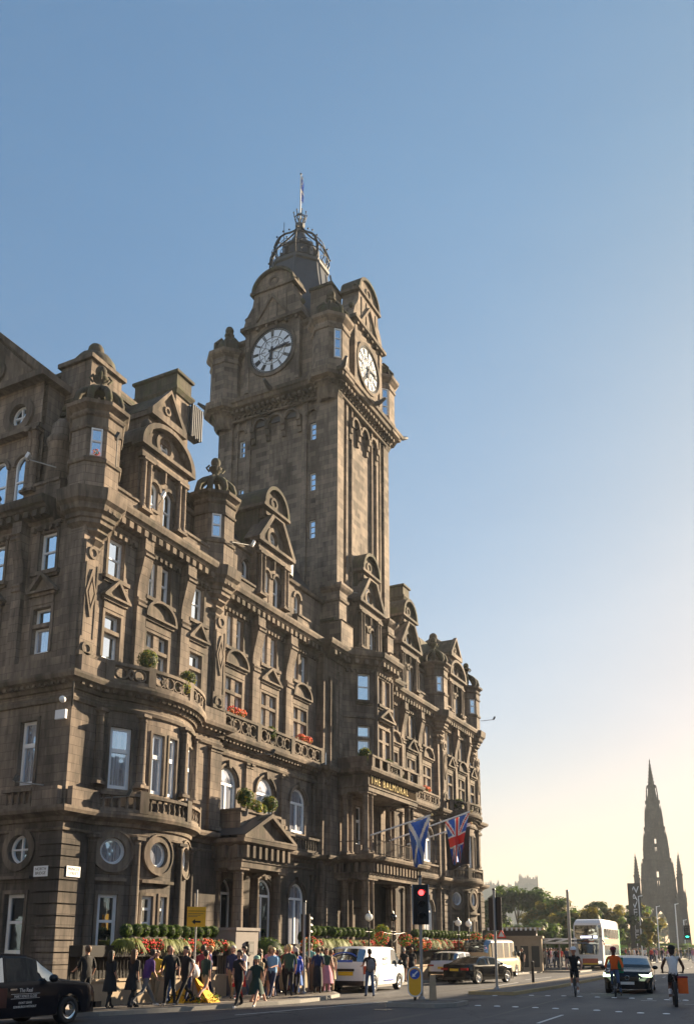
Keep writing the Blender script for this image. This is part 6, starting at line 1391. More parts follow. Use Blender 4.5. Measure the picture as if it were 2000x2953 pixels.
mbus = vehicle('minibus', 'tall beige minibus with a brightly shining roof behind the black saloon', (55.6, 20.0 - .4, 0), rad(1), 7.0, 2.0, 'beige',
    [(0, 1.6), (.1, 2.2), (.4, 2.38), (5.0, 2.42), (5.4, 2.34), (6.1, 1.4), (6.7, 1.15), (7.0, .7)], [(0, 1.15), (5.9, 1.15), (6.7, 1.02), (7.0, .6)], [(0, .4), (7, .32)], [1.5, 5.7], .36, (.3, 5.9), tum=.93, cat='minibus', pillars=((2.8, 2.95), (4.1, 4.3), (5.1, 5.2)), nose=.25, roofmat='mirrorm')
m = MB(); ell(m, (5.8, -1.1, 1.5), (.1, .14, .2), 'black'); addp(mbus, 'wing_mirror', m)
# black saloon
sd_ = vehicle('black_saloon', 'black saloon car turning across the road, seen from its left rear quarter', (46.7, 17.7, 0), rad(-13), 4.85, 1.88, 'carblack',
    [(0, .8), (.06, 1.0), (.8, 1.07), (1.5, 1.36), (2.2, 1.44), (2.9, 1.38), (3.7, .98), (4.5, .86), (4.85, .5)], [(0, .78), (.1, .95), (3.6, .93), (4.5, .8), (4.85, .45)], [(0, .36), (.4, .22), (4.85, .22)], [.95, 3.95], .34, (.9, 3.4), nose=.5, pillars=((2.05, 2.15), (2.9, 2.96)))
for s in (-1, 1): m = MB(); m.box(-.02, s * .62 - .22, .72, .1, s * .62 + .22, .84, 'tail'); addp(sd_, 'tail_light', m); m = MB(); ell(m, (3.2, s * 1.0, 1.02), (.07, .11, .07), 'carblack'); addp(sd_, 'wing_mirror', m)
m = MB(); m.box(-.03, -.27, .68, 0, .27, .8, 'plate_y'); addp(sd_, 'number_plate', m)
# black car facing us with lights on
fc = vehicle('black_car', 'glossy black car facing the camera with running lights on behind the orange cyclist', (44.6, 8.05, 0), PI - rad(-7), 4.35, 1.86, 'carblack',
    [(0, .8), (.08, 1.02), (.7, 1.22), (1.4, 1.42), (2.1, 1.46), (2.7, 1.36), (3.4, .98), (4.1, .84), (4.35, .5)], [(0, .78), (.1, .92), (3.3, .93), (4.1, .78), (4.35, .45)], [(0, .34), (.4, .2), (4.35, .2)], [.8, 3.5], .35, (.7, 3.2), nose=.55, pillars=((1.75, 1.83),))
for s in (-1, 1):
    m = MB(); m.add([(4.28, s * .45, .6), (4.12, s * .9, .72), (4.0, s * .93, .82), (4.2, s * .5, .68)], [(0, 1, 2, 3) if s < 0 else (3, 2, 1, 0)], 'drl'); m.rbox((4.17, s * .68, .7), (.2, .46, .09), 'drl', s * rad(-24)); addp(fc, 'headlight', m); m = MB(); ell(m, (2.85, s * 1.02, .99), (.07, .12, .08), 'carblack'); addp(fc, 'wing_mirror', m)
m = MB(); m.box(4.33, -.26, .36, 4.37, .26, .47, 'plate_w'); addp(fc, 'number_plate', m); m = MB(); m.box(4.3, -.42, .5, 4.345, .42, .66, 'lens'); m.tube([(4.35, .08 * cos(t * PI / 8), .62 + .08 * sin(t * PI / 8)) for t in range(17)], .01, 'chrome', 4); addp(fc, 'grille', m)
fc.scale = (1.06,) * 3
# double decker bus, front towards us
M['adbus'] = plain('bus_poster', (.5, .14, .08), .6, 0, .4, 3)
bs = empty('double_decker_bus', (79.6, 17.95, 0), PI + rad(3.0), 'white and green double decker bus with a lit destination display facing the camera', 'bus')
m = MB(); L0, hw = 10.5, 1.2; 
prof = [(0, .35), (0, 3.6), (-.05, 3.95), (-.3, 4.2), (-.7, 4.3), (-L0 + .4, 4.3), (-L0, 4.1), (-L0, .35)]
def busrow(z): return hw if z < 3.5 else hw - (z - 3.5) ** 2 * .35
V = []; n = len(prof)
for s in (1, -1): V += [(x, s * busrow(z), z) for x, z in prof]
m.add(V, [tuple(range(n)), tuple(range(2 * n - 1, n - 1, -1))] + [(i, n + i, n + (i + 1) % n, (i + 1) % n) for i in range(n)], 'vanwhite')
o = m.build('body'); o.parent = bs
m = MB(); m.box(.001, -1.12, 2.75, .03, 1.12, 3.55, 'glassd'); m.add([(.035, -.78, 1.35), (.035, .78, 1.35), (.035, 1.0, 2.76), (.035, -1.0, 2.76)], [(0, 1, 2, 3)], 'glassd'); m.rbox((-.02, 0, 3.62), (.08, 2.2, .3), 'glassd', 0, 0, rad(-8)); o = m.build('windscreen'); o.parent = bs
m = MB(); m.box(.036, .45, 2.68, .05, .8, 2.9, 'ledw'); m.box(.036, -.62, 2.7, .05, .32, 2.88, 'ledw'); o = m.build('destination_display'); o.parent = bs
m = MB(); m.box(.001, -.55, .62, .03, .75, 1.0, 'adbus'); m.box(.001, -.55, .5, .031, .75, .62, 'plate_y'); o = m.build('front_panel'); o.parent = bs
for s in (1, -1):
    for zz0, zz1, mt in ((1.25, 2.1, 'carglass'), (2.75, 3.5, 'carglass')):
        for i in range(6): m = MB(); x = -1.0 - i * 1.5; y = s * (hw + .003); m.box(x - 1.36, min(y, y + s * .01), zz0, x, max(y, y + s * .01), zz1, mt); o = m.build('window'); o.parent = bs
    m = MB(); y = s * (hw + .003); m.box(-9.9, min(y, y + s * .01), 2.18, -1.0, max(y, y + s * .01), 2.65, 'adbus' if s > 0 else 'busgreen'); m.box(-9.9, min(y, y + s * .01), .5, -1.2, max(y, y + s * .01), 1.15, 'busgreen'); m.box(-10.2, min(y, y + s * .012), 1.0, -9.6, max(y, y + s * .012), 3.6, 'busgreen'); o = m.build('side_panel'); o.parent = bs
    for x in (-2.6, -8.0):
        m = MB(); nn = 20; yy = s * 1.205; V = [(x + .5 * cos(2 * PI * k / nn), yy - s * t, .5 + .5 * sin(2 * PI * k / nn)) for t in (0, .25) for k in range(nn)]; m.add(V, [tuple(range(nn)) if s < 0 else tuple(range(nn))[::-1]] + [(k, (k + 1) % nn, nn + (k + 1) % nn, nn + k) for k in range(nn)], 'tyre'); o = m.build('wheel'); o.parent = bs
    m = MB(); m.tube([(.05, s * 1.2, 2.5), (.25, s * 1.35, 2.4), (.25, s * 1.35, 2.1)], .05, 'black', 6); o = m.build('mirror'); o.parent = bs
for s in (1, -1): m = MB(); m.box(.001, s * .9 - .12, .62, .03, s * .9 + .12, .78, 'head'); o = m.build('headlight'); o.parent = bs
m = MB(); m.box(.001, -1.15, .33, .05, 1.15, .5, 'black'); o = m.build('bumper'); o.parent = bs
# ---- bicycles
M['frame_b'] = plain('cycle_frame', (.015, .015, .017), .35, .2, 0); M['orange'] = plain('orange_cloth', (.70, .12, .015), .75, 0, .15, 8); M['green'] = plain('green_bag', (.015, .22, .09), .7, 0, .1)
def bicycle(name, label, loc, rz, fat=.02, cat='bicycle'):
    R_ = empty(name, loc, rz, label, cat); r_ = .34; wb = .52
    for x, nm_ in ((-wb, 'wheel'), (wb, 'wheel')):
        m = MB(); m.tube([(x + r_ * cos(2 * PI * k / 28), 0, r_ + r_ * sin(2 * PI * k / 28)) for k in range(29)], fat, 'tyre', 7, False); m.tube([(x + (r_ - fat) * cos(2 * PI * k / 28), 0, r_ + (r_ - fat) * sin(2 * PI * k / 28)) for k in range(29)], .008, 'alloy', 5, False); o = m.build(nm_); o.parent = R_
        s = MB(); 
        for k in range(14): a = 2 * PI * k / 14; s.tube([(x, .02, r_), (x + (r_ - .02) * cos(a), 0, r_ + (r_ - .02) * sin(a))], .0025, 'alloy', 3, False)
        s.tube([(x, -.05, r_), (x, .05, r_)], .03, 'alloy', 8); c = s.build('spokes'); c.parent = o
    m = MB(); bb = (-.08, 0, .3); seat = (-.24, 0, .78); head = (.34, 0, .82); hl = (.38, 0, .68)
    for a, b, q in ((bb, seat, .018), (seat, (.35, 0, .8), .018), (bb, hl, .022), (bb, (-wb, .04, r_), .011), (bb, (-wb, -.04, r_), .011), (seat, (-wb, .04, r_), .01), (seat, (-wb, -.04, r_), .01), ((.34, 0, .88), hl, .022)): m.tube([a, b], q, 'frame_b', 6)
    for s in (-.05, .05): m.tube([hl, (.42, s, .6), (wb, s, r_)], .014, 'frame_b', 6)
    o = m.build('frame'); o.parent = R_
    m = MB(); m.tube([(.34, 0, .86), (.33, 0, .97), (.36, 0, .98)], .014, 'frame_b', 6); m.tube([(.3, -.29, .99), (.37, -.2, .98), (.37, .2, .98), (.3, .29, .99)], .014, 'frame_b', 6); o = m.build('handlebar'); o.parent = R_
    m = MB(); m.tube([seat, (-.26, 0, .9)], .014, 'alloy', 6); ell(m, (-.27, 0, .92), (.14, .07, .03), 'black'); o = m.build('saddle'); o.parent = R_
    m = MB(); 
    for s, a in ((1, 1.9), (-1, 1.9 + PI)): m.tube([(bb[0], s * .05, bb[2]), (bb[0] + .17 * cos(a), s * .07, bb[2] + .17 * sin(a)), (bb[0] + .17 * cos(a), s * .16, bb[2] + .17 * sin(a))], .012, 'alloy', 5)
    m.tube([(bb[0] + .09 * cos(2 * PI * k / 16), -.045, bb[2] + .09 * sin(2 * PI * k / 16)) for k in range(17)], .006, 'alloy', 4, False); o = m.build('pedals'); o.parent = R_
    return R_
# ================================================================ people
SK = {}
def cloth(name, c, var=.12): 
    k = 'cl_' + name
    if k not in M: M[k] = plain('cloth_' + name, c, .85, 0, var, 9, bump=.6)
    return k
CL = dict(black=(.012, .012, .014), navy=(.02, .03, .08), blue=(.05, .13, .38), royal=(.03, .08, .5), white=(.68, .68, .7), grey=(.16, .16, .17), green=(.03, .07, .045), dgreen=(.02, .045, .035), red=(.5, .02, .02), maroon=(.18, .02, .04), pink=(.5, .22, .3), tan=(.4, .3, .18), denim=(.07, .11, .2), purple=(.10, .04, .18), teal=(.15, .4, .42), lilac=(.35, .33, .55), yellow=(.6, .38, .03), orange=(.70, .12, .015), khaki=(.22, .18, .12), sea=(.25, .4, .33), lblue=(.2, .38, .6))
for k, c in CL.items(): cloth(k, c)
M['skin'] = plain('skin', (.50, .27, .19), .55, 0, .06); M['skind'] = plain('skin_dark', (.12, .06, .04), .5, 0, .06); M['hairb'] = plain('hair_dark', (.02, .014, .01), .6, 0, .2); M['hairbr'] = plain('hair_brown', (.10, .055, .03), .6, 0, .2); M['hairbl'] = plain('hair_blond', (.45, .32, .15), .6, 0, .15); M['hairg'] = plain('hair_grey', (.4, .38, .36), .6, 0, .1); M['shoew'] = plain('shoe_white', (.7, .7, .72), .6, 0, .05)
def skinned(verts, edges, root, sub=1):
    me = bpy.data.meshes.new('tmp'); me.from_pydata([v[0] for v in verts], edges, []); o = bpy.data.objects.new('tmp', me); COL.objects.link(o)
    md = o.modifiers.new('s', 'SKIN'); md.use_smooth_shade = True
    for i, v in enumerate(verts): sv = me.skin_vertices[0].data[i]; sv.radius = v[1] if isinstance(v[1], tuple) else (v[1], v[1]); sv.use_root = (i == root)
    s2 = o.modifiers.new('u', 'SUBSURF'); s2.levels = sub; s2.render_levels = sub
    dg = bpy.context.evaluated_depsgraph_get(); r = bpy.data.meshes.new_from_object(o.evaluated_get(dg)); bpy.data.objects.remove(o); return r
def person(label, loc, rz, top='black', legs='black', shoes='black', hair='hairb', skin='skin', stride=.35, phase=1, arms=(.3, -.3), elbow=(.35, .35), sleeve=.55, shorts=0, skirt=None, hairlen=0, H=1.74, lean=0, hold=None, sit=None, grp=None, cap=None, bulk=1.0, seated_hands=None):
    """faces local +X; arms/stride are swing angles (rad); limb chains share one skin so the body is one surface"""
    h = H / 1.74; R_ = empty('person', loc, rz, label, 'person', grp); b = bulk
    hipz = .93; V = []; E = []
    def v(p, r): V.append((Vector(p), r)); return len(V) - 1
    pel = v((0, 0, hipz), (.125 * b, .155 * b)); wa = v((lean * .15, 0, 1.08), (.105 * b, .14 * b)); ch = v((lean * .4, 0, 1.3), (.115 * b, .17 * b)); nk = v((lean * .65, 0, 1.47), .06); n2 = v((lean * .75 + .01, 0, 1.54), .055)
    h1 = v((lean * .85 + .015, 0, 1.6), (.085, .07)); h2 = v((lean * .9 + .01, 0, 1.68), (.1, .08)); h3 = v((lean * .9, 0, 1.73), (.07, .06))
    E += [(pel, wa), (wa, ch), (ch, nk), (nk, n2), (n2, h1), (h1, h2), (h2, h3)]
    feet = []; hands = []
    for s, sw in ((1, stride * phase), (-1, -stride * phase)):
        hp = (0, s * .09, hipz - .06)
        if sit: kn, an = sit[0 if s > 0 else 1]; kn = (kn[0], s * kn[1], kn[2]); an = (an[0], s * an[1], an[2]); toe = (an[0] + .17, an[1], an[2] - .03)
        else:
            kn = (sin(sw) * .42 + .03, s * .095, hipz - .06 - cos(sw) * .42); back = max(0, -sw) * .9; an = (kn[0] + sin(sw - back) * .42, s * .09, kn[2] - cos(sw - back) * .42); 
            toe = (an[0] + .17 * cos(back), s * .1, an[2] - .03 - .1 * sin(back))
        a = v(hp, .095 * b); k = v(kn, .062 * b); c = v(((kn[0] + an[0]) / 2 - .02, (kn[1] + an[1]) / 2, (kn[2] + an[2]) / 2 + .05), .058); d = v(an, .04); t = v(toe, (.035, .045)); hl_ = v((an[0] - .05, an[1], an[2] - .04), .03)
        E += [(pel, a), (a, k), (k, c), (c, d), (d, t), (d, hl_)]; feet.append((an, toe))
    dz = min(min(f[0][2], f[1][2]) for f in feet) - .045
    shx = lean * .5
    for s, sw, eb in ((1, arms[0], elbow[0]), (-1, arms[1], elbow[1])):
        sh = (shx, s * .19 * b, 1.42); 
        if seated_hands: hd = seated_hands; el = ((sh[0] + hd[0]) / 2 - .03, s * (.19 + hd[1]) / 2 + s * .07, (sh[2] + hd[2]) / 2 - .09); wr = (hd[0] - .04, s * hd[1], hd[2])
        else: el = (sh[0] + sin(sw) * .29, s * (.23 * b), sh[2] - cos(sw) * .29); a2 = sw + eb; wr = (el[0] + sin(a2) * .25, s * .22, el[2] - cos(a2) * .25)
        i0 = v(sh, .058 * b); i1 = v(el, .045); i2 = v(wr, .028); E += [(ch, i0), (i0, i1), (i1, i2)]
        dv = (Vector(wr) - Vector(el)).normalized(); palm = Vector(wr) + dv * .06; i3 = v(palm, (.034, .018)); E.append((i2, i3)); hands.append((palm, dv, s))
    me = skinned(V, E, pel)
    o = bpy.data.objects.new('body', me); COL.objects.link(o); o.parent = R_
    mats = [M[skin], M['cl_' + top], M['cl_' + legs], M[shoes] if shoes in M else M['cl_' + shoes]]
    for q in mats: me.materials.append(q)
    bm = bmesh.new(); bm.from_mesh(me)
    def addbm(mb_, mi):
        vs = [bm.verts.new(p) for p in mb_.v]; 
        for f, kx in zip(mb_.f, mb_.m):
            try: q = bm.faces.new([vs[i] for i in f]); q.material_index = mi if mi is not None else kx + 10
            except ValueError: pass
            else: q.smooth = True
    hx = lean * .88
    for f in bm.faces:
        c = f.calc_center_median(); f.smooth = True; mi = 0; arm = abs(c.y) > .165 * b and c.z > .75 and c.z < 1.5 
        if c.z < .93 and not (abs(c.y) > .2 and c.z > .7): 
            mi = 2
            if shorts and c.z < hipz - shorts: mi = 0
            if c.z - dz < .085: mi = 3
        elif c.z < 1.485 + (0.02): mi = 1
        if sit: 
            low = min(sit[0][1][2], sit[1][1][2]); mi = 2 if c.z < .95 and not arm else mi
            for kn, an in sit:
                if abs(c.x - an[0] - .06) < .2 and abs(c.z - an[2]) < .07: mi = 3
            if shorts and c.z < .68 and mi == 2: mi = 0
        if not sit or c.z > .9:
            for pm, dv, s in hands:
                pass
        if arm or (c.z > .7 and abs(c.y) > .19): 
            q = min((Vector((c.x, c.y, c.z)) - pm).length for pm, dv, s in hands); 
            if q < .57 - sleeve * .5 + .0: mi = 0
            else: mi = 1
        if mi == 1 and c.z > 1.49: mi = 0
        f.material_index = mi
    fin = MB()
    for pm, dv, s in hands:
        sd2 = Vector((0, 0, 1)).cross(dv); sd2 = sd2.normalized() if sd2.length > .1 else Vector((1, 0, 0)); nn = dv.cross(sd2)
        for q, ln in zip((-.024, -.008, .008, .024), (.055, .07, .075, .065)):
            p0 = pm + sd2 * q + dv * .02; fin.tube([p0, p0 + dv * ln * .5 + nn * .004, p0 + dv * ln * .85 + nn * .025], [.0095, .009, .0075], 'skin', 5)
        p0 = pm + sd2 * .02 * 1; fin.tube([p0 - dv * .02, p0 + sd2 * .03 + dv * .01, p0 + sd2 * .04 + dv * .04], [.011, .01, .008], 'skin', 5)
    fin.tube([(hx + .085, 0, 1.64), (hx + .115, 0, 1.605), (hx + .09, 0, 1.598)], [.012, .017, .01], 'skin', 5)
    for s in (1, -1): fin.tube([(hx + .0, s * .078, 1.6), (hx - .01, s * .092, 1.62), (hx, s * .082, 1.65)], .011, 'skin', 5)
    addbm(fin, 0); bm.to_mesh(me); bm.free()
    fc_ = MB(); 
    for s in (1, -1): fc_.ball((hx + .086, s * .033, 1.64), .011, 'hairb', 6, 4)
    fc_.tube([(hx + .09, -.025, 1.575), (hx + .098, 0, 1.573), (hx + .09, .025, 1.575)], .006, 'cl_maroon', 4); q = fc_.build('face_features'); q.parent = R_
    hm = MB(); n = 12
    if hair:
        for i in range(1): 
            Vv = []; rings = [(0, 1.79), (.04, 1.784), (.075, 1.763), (.097, 1.73), (.104, 1.69), (.1, 1.645), (.09, 1.6), (.06, 1.575)]
            for r_, z in rings:
                for k in range(n):
                    a = 2 * PI * k / n; x = hx - .012 + r_ * 1.1 * cos(a); 
                    zz = z
                    if z < 1.7 and cos(a) > .3: zz = max(z, 1.7); x -= .012
                    elif z < 1.62 and cos(a) > -.2: zz = 1.63
                    Vv.append((x, r_ * .93 * sin(a), zz))
            hm.add(Vv, [(i * n + k, (i + 1) * n + k, (i + 1) * n + (k + 1) % n, i * n + (k + 1) % n) for i in range(len(rings) - 1) for k in range(n)], hair, True)
        if hairlen > 0:
            hm.lathe((hx - .055, 0, 1.72 - hairlen), [(.05, 0), (.085, .05), (.1, hairlen * .5), (.095, hairlen)], hair, 10, True, sx=.75)
        q = hm.build('hair'); q.parent = R_
    if cap:
        m = MB(); m.lathe((hx, 0, 1.69), [(.118, 0), (.12, .03), (.1, .08), (.05, .115), (0, .12)], cap, 14, True, sx=1.15); m.lathe((hx + .05, 0, 1.685), [(.14, 0), (.13, .012)], cap, 14, True, sx=1.1, sy=.8); q = m.build('helmet' if cap in ('white',) else 'hat'); q.parent = R_
    if skirt:
        mt, zl, fl = skirt; m = MB(); prof = []; 
        k = 20; Vv = []
        for z, r_ in ((hipz + .14, .135), (hipz + .02, .175), ((hipz + zl) / 2 + .1, .19 + fl * .5), (zl, .2 + fl)):
            for i in range(k): a = 2 * PI * i / k; rr = r_ * b * (1 + .06 * sin(a * 7) * (1 if z < .8 else 0)); Vv.append((rr * cos(a) * (1 + (.35 * stride if z < .7 else 0)), rr * sin(a), z))
        m.add(Vv, [(j * k + i, j * k + (i + 1) % k, (j + 1) * k + (i + 1) % k, (j + 1) * k + i) for j in range(3) for i in range(k)], 'cl_' + mt, True); q = m.build('skirt'); q.parent = R_
    for c in R_.children: c.location = (0, 0, -dz if not sit else 0)
    R_.scale = (h, h, h)
    return R_
def rucksack(p, label, mat='cl_black', back=-.2, z=1.2, s=1.0):
    R_ = empty('rucksack', p.location, p.rotation_euler.z, label, 'rucksack'); m = MB(); ell(m, (back, 0, z), (.12 * s, .17 * s, .25 * s), mat); ell(m, (back - .07, 0, z - .08), (.08 * s, .13 * s, .14 * s), mat); q = m.build('sack'); q.parent = R_
    m = MB()
    for sd2 in (-.1, .1): m.tube([(back + .08, sd2, z + .2), (back + .2, sd2, z + .24), (back + .3, sd2, z + .1), (back + .24, sd2 * 1.2, z - .15), (back + .06, sd2, z - .2)], .02, mat, 5)
    q = m.build('strap'); q.parent = R_
    for c in R_.children: c.location = (0, 0, .05 * 0)
    return R_
Z = .12
random.seed(5)
L_ = rad(180); Rr = 0
P = []
def pp(lab, loc, hd, *a, **k):
    k.setdefault('bulk', random.uniform(.94, 1.12)); k.setdefault('elbow', (random.uniform(.1, 1.1), random.uniform(.1, .9)))
    q = person(lab, (loc[0] + random.uniform(-.12, .12), loc[1] + random.uniform(-.15, .15), loc[2]), hd + rad(random.uniform(-22, 22)), *a, **k); P.append(q); return q
# positions back-projected from the photograph; heading 0 = walking to the right / away
pp('person in a dark T-shirt standing against the wall behind the taxi bonnet', (21.55, 20.0, Z), rad(60), 'black', 'black', hairlen=.0, hair='hairbr', stride=.05)
pp('person with long dark hair and black coat next to the taxi headlight', (21.5, 18.9, Z), rad(20), 'black', 'black', hairlen=.35, stride=.2, H=1.62, skirt=('black', .5, .03))
pp('person with long red brown hair in a black coat, second from the taxi', (22.0, 18.7, Z), rad(10), 'black', 'black', hair='hairbr', hairlen=.4, stride=.25, H=1.66, skirt=('black', .55, .05))
pp('person in a purple top and grey trousers leaning forward in mid stride', (22.7, 18.5, Z), rad(0), 'purple', 'grey', 'shoew', stride=.5, lean=.28, arms=(.4, -.1))
pp('bald person all in black beside the one in purple', (23.25, 18.3, Z), rad(70), 'black', 'black', 'shoew', hair=None, stride=.2, H=1.76)
pp('person in a yellow top half hidden behind the bald one in black', (23.9, 19.3, Z), rad(190), 'yellow', 'khaki', hair='hairbr', stride=.3, H=1.65)
pp('bearded man in a black T-shirt and black trousers striding left beside the yellow sign', (24.05, 18.15, Z), rad(175), 'black', 'black', hair='hairb', stride=.42, H=1.8, sleeve=.35, arms=(-.5, .4))
pp('person in a white T-shirt and dark trousers left of the yellow sign pole', (25.3, 19.0, Z), rad(10), 'white', 'navy', hair='hairbr', stride=.35, sleeve=.35, H=1.66)
pp('person in a dark green jumper and pale shorts left of the yellow sign pole', (25.55, 18.35, Z), rad(0), 'dgreen', 'tan', 'black', stride=.5, shorts=.25, H=1.7)
pp('person with fair hair and a lilac shirt behind the yellow sign', (27.2, 19.3, Z), rad(150), 'lilac', 'navy', hair='hairbl', hairlen=.12, stride=.1, sleeve=.4)
pp('person in a lilac T-shirt and a bright red skirt', (27.3, 18.4, Z), rad(170), 'lilac', 'red', 'shoew', hair='hairbr', hairlen=.25, stride=.25, skirt=('red', .45, .03), H=1.62, elbow=(1.2, 1.2), sleeve=.35)
pp('man in a black shirt and black trousers with white trainers walking left, hand raised', (25.0, 16.95, 0), rad(175), 'black', 'black', 'shoew', stride=.4, H=1.8, elbow=(1.9, .5), sleeve=.35)
a = pp('person with a dark blue backpack in black clothes walking right', (28.0, 17.9, Z), rad(0), 'black', 'black', 'shoew', hair='hairbr', stride=.45, H=1.72); rucksack(a, 'dark blue backpack on the walker in black clothes', 'cl_navy')
a = pp('person with a red rucksack walking behind the woman in the green dress', (28.7, 18.1, Z), rad(10), 'pink', 'khaki', 'shoew', hair='hairbr', stride=.4, shorts=.3); rucksack(a, 'red rucksack on the walker behind the woman in the green dress', 'cl_maroon')
pp('woman in a dark green dress and white trainers taking a long step left', (25.95, 16.85, 0), rad(178), 'dgreen', 'dgreen', 'shoew', hair='hairb', hairlen=.25, stride=.62, shorts=.1, skirt=('dgreen', .52, .08), H=1.68, sleeve=.3, arms=(-.4, .5), cap='cl_sea')
pp('person in dark shorts beside the woman in the green dress', (26.9, 17.3, 0), rad(-5), 'tan', 'navy', 'shoew', stride=.4, shorts=.3, H=1.7)
a = pp('person in a light blue denim jacket and jeans', (28.5, 17.5, Z), rad(175), 'lblue', 'navy', 'black', hair='hairbl', stride=.3, H=1.72)
pp('person in a maroon jumper and a sun hat behind the crowd', (31.8, 19.2, Z), rad(190), 'maroon', 'black', hair='hairbl', stride=.15, cap='cl_tan')
pp('bald person in a red T-shirt in the middle of the crowd', (32.6, 19.3, Z), rad(40), 'red', 'maroon', hair=None, stride=.1, H=1.84)
pp('person with a dark coat and fair hair seen from behind near the kerb', (29.7, 17.9, Z), rad(35), 'green', 'black', hair='hairbl', stride=.25, H=1.8)
pp('person in a red shirt behind the woman in blue', (33.0, 19.6, Z), rad(60), 'red', 'khaki', hair='hairbl', stride=.1, H=1.82)
pp('person in a black jacket between the red shirts and the blue dress', (32.0, 18.9, Z), rad(20), 'black', 'maroon', hair='hairg', stride=.2)
a = pp('grey haired woman in a long blue dress seen from behind', (31.1, 18.2, Z), rad(35), 'royal', 'skin' if False else 'blue', 'tan', hair='hairg', stride=.12, skirt=('blue', .32, .08), sleeve=.15, H=1.68, hairlen=.05); rucksack(a, 'purple patterned backpack on the woman in the blue dress', 'cl_purple', -.2, 1.12, .95)
pp('person in dark clothes behind the pedestrian signal pole', (33.0, 19.0, Z), rad(40), 'black', 'black', hair='hairb', stride=.1)
pp('person in a denim jacket and wide black trousers facing the hotel', (32.2, 17.9, Z), rad(25), 'navy', 'black', 'black', hair='hairbr', hairlen=.15, stride=.15, H=1.7, elbow=(1.3, 1.3), skirt=('black', .25, .0))
pp('woman in a dark top and a long pink skirt facing the camera', (33.4, 18.1, Z), rad(215), 'green', 'pink', 'shoew', hair='hairbr', hairlen=.3, stride=.05, skirt=('pink', .33, .1), H=1.66, sleeve=.1)
pp('person in a cream coat partly hidden behind the pink skirt', (33.9, 18.4, Z), rad(30), 'tan', 'tan', hair='hairbr', stride=.05, H=1.6, skirt=('tan', .5, .02))
pp('tall person in a pale turquoise top behind the woman in pink', (34.2, 19.4, Z), rad(-10), 'teal', 'navy', hair='hairbr', stride=.1, H=1.86, sleeve=.1)
pp('person with a pale cap and green top beside the litter bin', (35.0, 19.4, Z), rad(60), 'sea', 'black', hair='hairb', stride=.1, H=1.72, cap='cl_tan', sleeve=.2)
pp('person in a tan top right of the litter bin', (35.6, 19.8, Z), rad(200), 'tan', 'black', hair='hairbl', stride=.1, H=1.75, sleeve=.2)
a = pp('man in a black T-shirt and blue jeans seen from behind crossing toward the white van', (32.95, 15.95, 0), rad(30), 'black', 'denim', 'black', hair='hairb', stride=.25, H=1.78, sleeve=.3, arms=(.5, -.2)); rucksack(a, 'dark grey rucksack on the man crossing toward the white van', 'cl_grey')
pp('person in a light blue shirt in front of the white van', (42.3, 19.9, Z), rad(20), 'lblue', 'navy', hair='hairbr', stride=.1, sleeve=.3, H=1.78)
pp('person in a green top behind the red traffic light pole', (43.9, 20.2, Z), rad(20), 'green', 'black', hair='hairbr', stride=.1, sleeve=.2)
pp('woman with white hair in a black dress, left of the pair by the signal pole', (45.6, 20.1, Z), rad(30), 'black', 'black', hair='hairg', stride=.1, shorts=.2, skirt=('black', .7, .02), sleeve=.2, H=1.66)
pp('woman with dark hair in a black dress, right of the pair by the signal pole', (46.5, 20.1, Z), rad(30), 'black', 'black', hair='hairbr', hairlen=.25, stride=.1, shorts=.2, skirt=('black', .7, .02), sleeve=.5, H=1.7)
pp('person in black walking past the minibus nose', (64.3, 19.2, Z), rad(180), 'black', 'black', 'shoew', hairlen=.2, stride=.25, H=1.7, sleeve=.2)
pp('person in a dark top and grey skirt before the shelter', (84.5, 23.2, Z), rad(200), 'black', 'grey', skirt=('grey', .4, .03), stride=.1, H=1.7)
pp('person in a long white top and black leggings before the shelter', (84.6, 22.2, Z), rad(200), 'white', 'black', skirt=('white', .75, .04), stride=.2, H=1.7)
pp('person in a white patterned T-shirt near the tram pole', (83.5, 20.0, Z), rad(200), 'white', 'grey', stride=.1)

for (x, y, hd, t, l, hr, lab, kw) in (
  (28.9, 19.3, 170, 'white', 'denim', 'hairb', 'person in a white top far back between the backpack and the pier', {}),
  (29.6, 19.0, 10, 'red', 'navy', 'hairbl', 'person in a red top before the grey stone pier', {}),
  (30.3, 18.9, 200, 'lblue', 'black', 'hairbr', 'person in a pale blue top under the pier lantern box', dict(hairlen=.2)),
  (30.9, 19.1, 20, 'pink', 'grey', 'hairbl', 'person in a pink top right of the pier', dict(skirt=('grey', .5, .04))),
  (26.3, 19.2, 5, 'maroon', 'black', 'hairb', 'person in a maroon top right of the yellow sign base', {}),
  (24.6, 19.4, 15, 'green', 'denim', 'hairbr', 'person in a green top passing the low golden wall', {}),
  (27.75, 18.9, 185, 'navy', 'tan', 'hairg', 'grey haired person in navy near the short gate pier', {}),
  (31.6, 19.4, 350, 'yellow', 'navy', 'hairbr', 'person in a yellow top behind the denim jackets', {}),
  (29.3, 18.3, 180, 'tan', 'denim', 'hairbr', 'person in a tan jacket following the backpack walker', dict(stride=.45)),
  (30.5, 17.8, 5, 'royal', 'black', 'hairb', 'person in a royal blue top at the kerb before the pier', dict(stride=.4))):
    pp(lab, (x, y, Z), rad(hd), t, l, 'shoew' if t in ('white', 'pink') else 'black', hair=hr, **{**dict(stride=.3, H=random.uniform(1.6, 1.82), sleeve=random.choice([.3, .8])), **kw})
